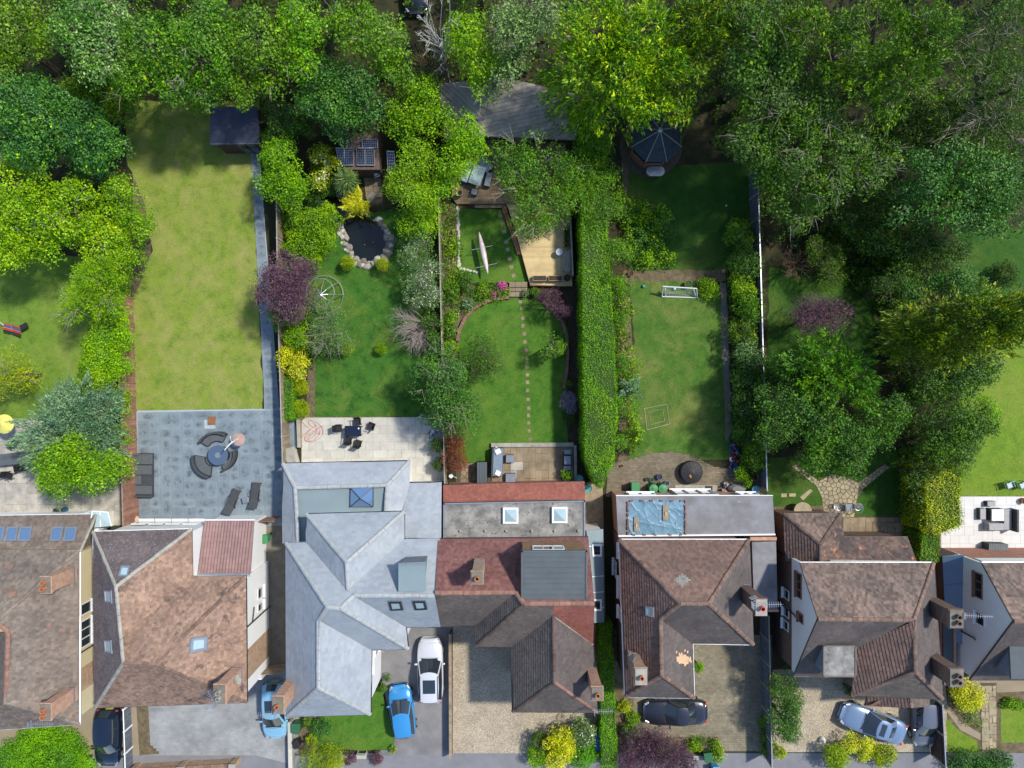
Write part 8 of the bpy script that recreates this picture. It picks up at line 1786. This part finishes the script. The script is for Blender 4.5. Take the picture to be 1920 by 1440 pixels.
# front bins and small things
wheelie('green wheelie bin in the passage beside the white house', 503, 1006, 'green_pl', R(180), .85); wheelie('green wheelie bin under the corner of the slate house', 562, 1354, 'green_dk', 0, 1.0); 
o = wheelie('small black bin in the slate house front garden', 561, 1386, 'gutter_dk', R(20), .8); wheelie('dark green bin inside the planted enclosure', 1321, 1408, 'green_dk', R(8), .95); wheelie('bright cyan recycling box on the footway', 1337, 1434, 'cyan_pl', 0, .8)
wheelie('bright blue wheelie bin beside the narrow hedge, upper', 1118, 1370, 'blue_pl', 0, .95); wheelie('deep blue wheelie bin beside the narrow hedge, lower', 1119, 1386, 'blue_pl', R(2), .95)
o = thing('rubbish_sack', 'white rubbish sack on the gravel by the golden bushes', 'sack', P(1540, 1385)); p = P(1540, 1385); MB().lathe((p.x, p.y, 0), [(.16, 0), (.22, .14), (.18, .32), (.06, .42), (.08, .48)], 12, cap=True).build('bag', M['white'], o, smooth=True)
for k, (x, y) in enumerate(((648, 1414), (680, 1412))):
    o = thing('garden_bench', 'weathered white garden seat behind the purple shrub, ' + ('left' if k == 0 else 'right') + ' of the pair', 'bench', P(x, y)); p = P(x, y)
    for i in range(4): MB().box((p.x, p.y + .12 - .09 * i, .4), (.6, .07, .03)).build('slat', M['cream_paver'], o)
    for s_ in (-1, 1): MB().box((p.x + s_ * .3, p.y, .22), (.05, .4, .44)).build('side', M['cream_paver'], o)
    MB().box((p.x, p.y + .2, .6), (.62, .04, .35)).build('backrest', M['cream_paver'], o)
o = thing('lean_to_gate', 'white side gate panel at the front corner of the white house', 'gate', P(496, 1262)); MB().add([P(470, 1253, 2.2), P(502, 1246, .1), P(470, 1312, .1), P(468, 1300, 2.2)], [(0, 1, 2, 3)]) 
MB().box(tuple(P(488, 1262, 1.0)), (.9, .08, 2.0)).build('panel', M['upvc'], o)
# ================================================================ CARS
def car(label, x, y, yaw, L_, W_, H_, paint, style='hatch', sun=False, rails=False, roofm=None):
    o = thing('parked_car', label, 'car'); pm = mat('car_paint_' + label.split()[0], paint, .28, .02, 1, spec=.6, coat=.9, metal=.25)
    xs = np.linspace(-1, 1, 21); vs = []; zs = .86; nose = .62 if style != 'suv' else .72; k = H_ / 1.45; zs *= (1 + (k - 1) * .6)
    cowl = {'hatch': .42, 'saloon': .30, 'suv': .36}[style]; tail = {'hatch': -.93, 'saloon': -.62, 'suv': -.9}[style]
    nS = 8
    for t in xs:
        w = W_ / 2 * (1 - .30 * abs(t) ** 7 - .03 * t * t); xx = t * L_ / 2
        if t > cowl: u = (t - cowl) / (1 - cowl); zt = zs + .1 - (zs + .1 - nose) * u ** 2.2
        elif t < tail and style == 'saloon': u = (tail - t) / (1 + tail); zt = zs + .1 - .06 * u ** 3
        else: zt = zs + .1
        if abs(t) > .97: zt *= .86
        ze = zt - .09
        for (a, z) in ((.86, .2), (.98, .36), (1.0, .58), (.97, ze - .06), (.88, ze), (.6, zt - .03), (.3, zt - .005), (0, zt)): vs.append((xx, w * a, z))
        for (a, z) in ((.3, zt - .005), (.6, zt - .03), (.88, ze), (.97, ze - .06), (1.0, .58), (.98, .36), (.86, .2)): vs.append((xx, -w * a, z))
    n = 15; fs = [(i * n + q, i * n + q + 1, (i + 1) * n + q + 1, (i + 1) * n + q) for i in range(20) for q in range(n - 1)] + [tuple(range(n)), tuple(20 * n + q for q in range(n - 1, -1, -1))]
    fs = [f[::-1] for f in fs]
    MB().add(vs, fs).build('body', pm, o, smooth=True, local=True)
    # greenhouse
    xc = cowl * L_ / 2; xrf = xc - .72; xrb = {'hatch': -.95, 'saloon': -.60, 'suv': -.93}[style] * L_ / 2; xrr = xrb + {'hatch': .32, 'saloon': .62, 'suv': .28}[style]; wb, wr = W_ / 2 * .9, W_ / 2 * .7; zb = zs + .02
    def ring(xf, xb, w, z, bulge, cz): return [(xf + bulge, 0, z + cz), (xf + bulge * .6, w * .6, z + cz * .8), (xf - .04, w, z), (xf * .5 + xb * .5, w * 1.03, z), (xb + .03, w * .95, z), (xb - bulge * .5, w * .55, z + cz * .8), (xb - bulge * .6, 0, z + cz), (xb - bulge * .5, -w * .55, z + cz * .8), (xb + .03, -w * .95, z), (xf * .5 + xb * .5, -w * 1.03, z), (xf - .04, -w, z), (xf + bulge * .6, -w * .6, z + cz * .8)]
    rb, rr = ring(xc, xrb, wb, zb, .2, .04), ring(xrf, xrr, wr, H_ - .06, .14, .03)
    vs = rb + rr; fs = [(i, (i + 1) % 12, 12 + (i + 1) % 12, 12 + i) for i in range(12)]; MB().add(vs, fs).build('cabin', pm, o, local=True)
    cx_ = (xrf + xrr) / 2; inner = [(cx_ + (p[0] - cx_) * .8, p[1] * .72, H_ - .005 + (.02 if abs(p[1]) < .1 else 0)) for p in rr]; rm = roofm or pm
    MB().add([(p[0], p[1], p[2] + .002) for p in rr] + inner + [(cx_, 0, H_ + .012)], [(i, (i + 1) % 12, 12 + (i + 1) % 12, 12 + i) for i in range(12)] + [(12 + i, 12 + (i + 1) % 12, 24) for i in range(12)]).build('roof', rm, o, smooth=True, local=True)
    def panel(nm, idx, sh=.9, off=.012, m_='glass'):
        pts = [Vector(rb[i]) for i in idx] + [Vector(rr[i]) for i in idx[::-1]]; c = sum(pts, Vector()) / len(pts); up = Vector((0, 0, 1)); e = (pts[1] - pts[0]).cross(pts[-1] - pts[0]); e.normalize(); 
        if e.z < 0: e.negate()
        m_pts = [c + (p - c) * sh + e * off for p in pts]; k_ = len(idx); fs_ = [(i, i + 1, 2 * k_ - 2 - i, 2 * k_ - 1 - i) for i in range(k_ - 1)]; return MB().add(m_pts, fs_).build(nm, M[m_], o, local=True, smooth=True)
    panel('windscreen', [10, 11, 0, 1, 2], .93, .02); panel('rear_window', [4, 5, 6, 7, 8], .86, .02); panel('side_window', [2, 3, 4], .9, .02); panel('side_window', [8, 9, 10], .9, .02)
    MB().box((xc + .12, 0, zs + .085), (.12, W_ * .62, .02)).build('wiper_cowl', M['black'], o, local=True)
    for s_ in (-1, 1):
        MB().box((xc - .22, s_ * (W_ / 2 + .05), zs + .06), (.12, .2, .12)).build('door_mirror', pm, o, local=True, bevel=.03)
        MB().box((L_ / 2 * .9, s_ * W_ * .36, .64), (.34, .16, .1), s_ * -.45).build('headlight', M['metal_lt'], o, local=True, bevel=.04)
        MB().box((-L_ / 2 * .945, s_ * W_ * .36, .78), (.12, .2, .16), s_ * .4).build('tail_light', M['red'], o, local=True, bevel=.03)
        MB().box((-.1 * L_, s_ * (W_ / 2 * .975), zs - .16), (.16, .03, .03)).build('door_handle', pm, o, local=True)
        if rails: MB().tube([(xrf - .1, s_ * wr * .95, H_ - .02), (xrf - .2, s_ * wr * .95, H_ + .04), (xrr + .2, s_ * wr * .95, H_ + .04), (xrr + .1, s_ * wr * .95, H_ - .02)], .02, 5).build('roof_rail', M['black'], o, local=True)
        for t in (.60, -.60):
            wx = t * L_ / 2; ys = s_ * W_ / 2; wh = MB().tube([(wx, ys * .80, .31), (wx, ys * 1.0, .31)], .31, 18).build('wheel', M['black'], o, local=True); MB().tube([(wx, ys * .98, .31), (wx, ys * 1.012, .31)], .2, 14).build('rim', M['metal_lt'], wh, local=True)
    MB().box((L_ / 2 * .985, 0, .42), (.06, W_ * .6, .2)).build('grille', M['black'], o, local=True); MB().box((-L_ / 2 * 1.0, 0, .5), (.03, .5, .11)).build('number_plate', M['parasol'] if 'parasol' in M else M['white'], o, local=True)
    if sun: MB().box((cx_ + .1, 0, H_ + .012), ((xrf - xrr) * .5, wr * 1.35, .02)).build('sunroof', M['glass'], o, local=True, bevel=.01)
    # bonnet and boot seams
    MB().tube([(xc + .2, -W_ * .4, zs + .06), (xc + .24, 0, zs + .115), (xc + .2, W_ * .4, zs + .06)], .008, 3).build('bonnet_seam', M['black'], o, local=True)
    placed(o, x, y, yaw, .03); return o
car('navy hatchback beside the leftmost house drive', 213, 1374, R(-91), 4.05, 1.7, 1.46, S(24, 38, 60))
car('light-blue hatchback under the chimney of the slate house', 521, 1324, R(-88), 3.95, 1.68, 1.48, S(150, 204, 232), sun=True)
car('bright-blue hatchback parked askew on the tarmac drive', 757, 1325, R(97.5), 3.6, 1.64, 1.48, S(66, 160, 226))
car('white family car with black glass roof on the tarmac drive', 809, 1250, R(91), 4.42, 1.8, 1.58, S(236, 238, 242), 'suv', True, True)
car('black saloon nose-left under the eaves of the hipped house', 1262, 1327, R(181), 4.4, 1.76, 1.42, S(44, 46, 58), 'saloon')
car('silver-blue saloon with sunroof parked slantwise on the gravel', 1628, 1348, R(160.5), 4.6, 1.8, 1.46, S(128, 152, 184), 'saloon', True)
car('grey small hatchback tucked under the porch by the dark fence', 1723, 1343, R(-92), 3.55, 1.6, 1.5, S(112, 118, 130))
car('dark car on the lane at the very top edge', 783, -22, R(-90), 4.2, 1.75, 1.45, S(40, 44, 50))
# loose chippings on the old felt roof and moss beads
print('leaf tris', TRI[0], 'objects', len(bpy.data.objects))
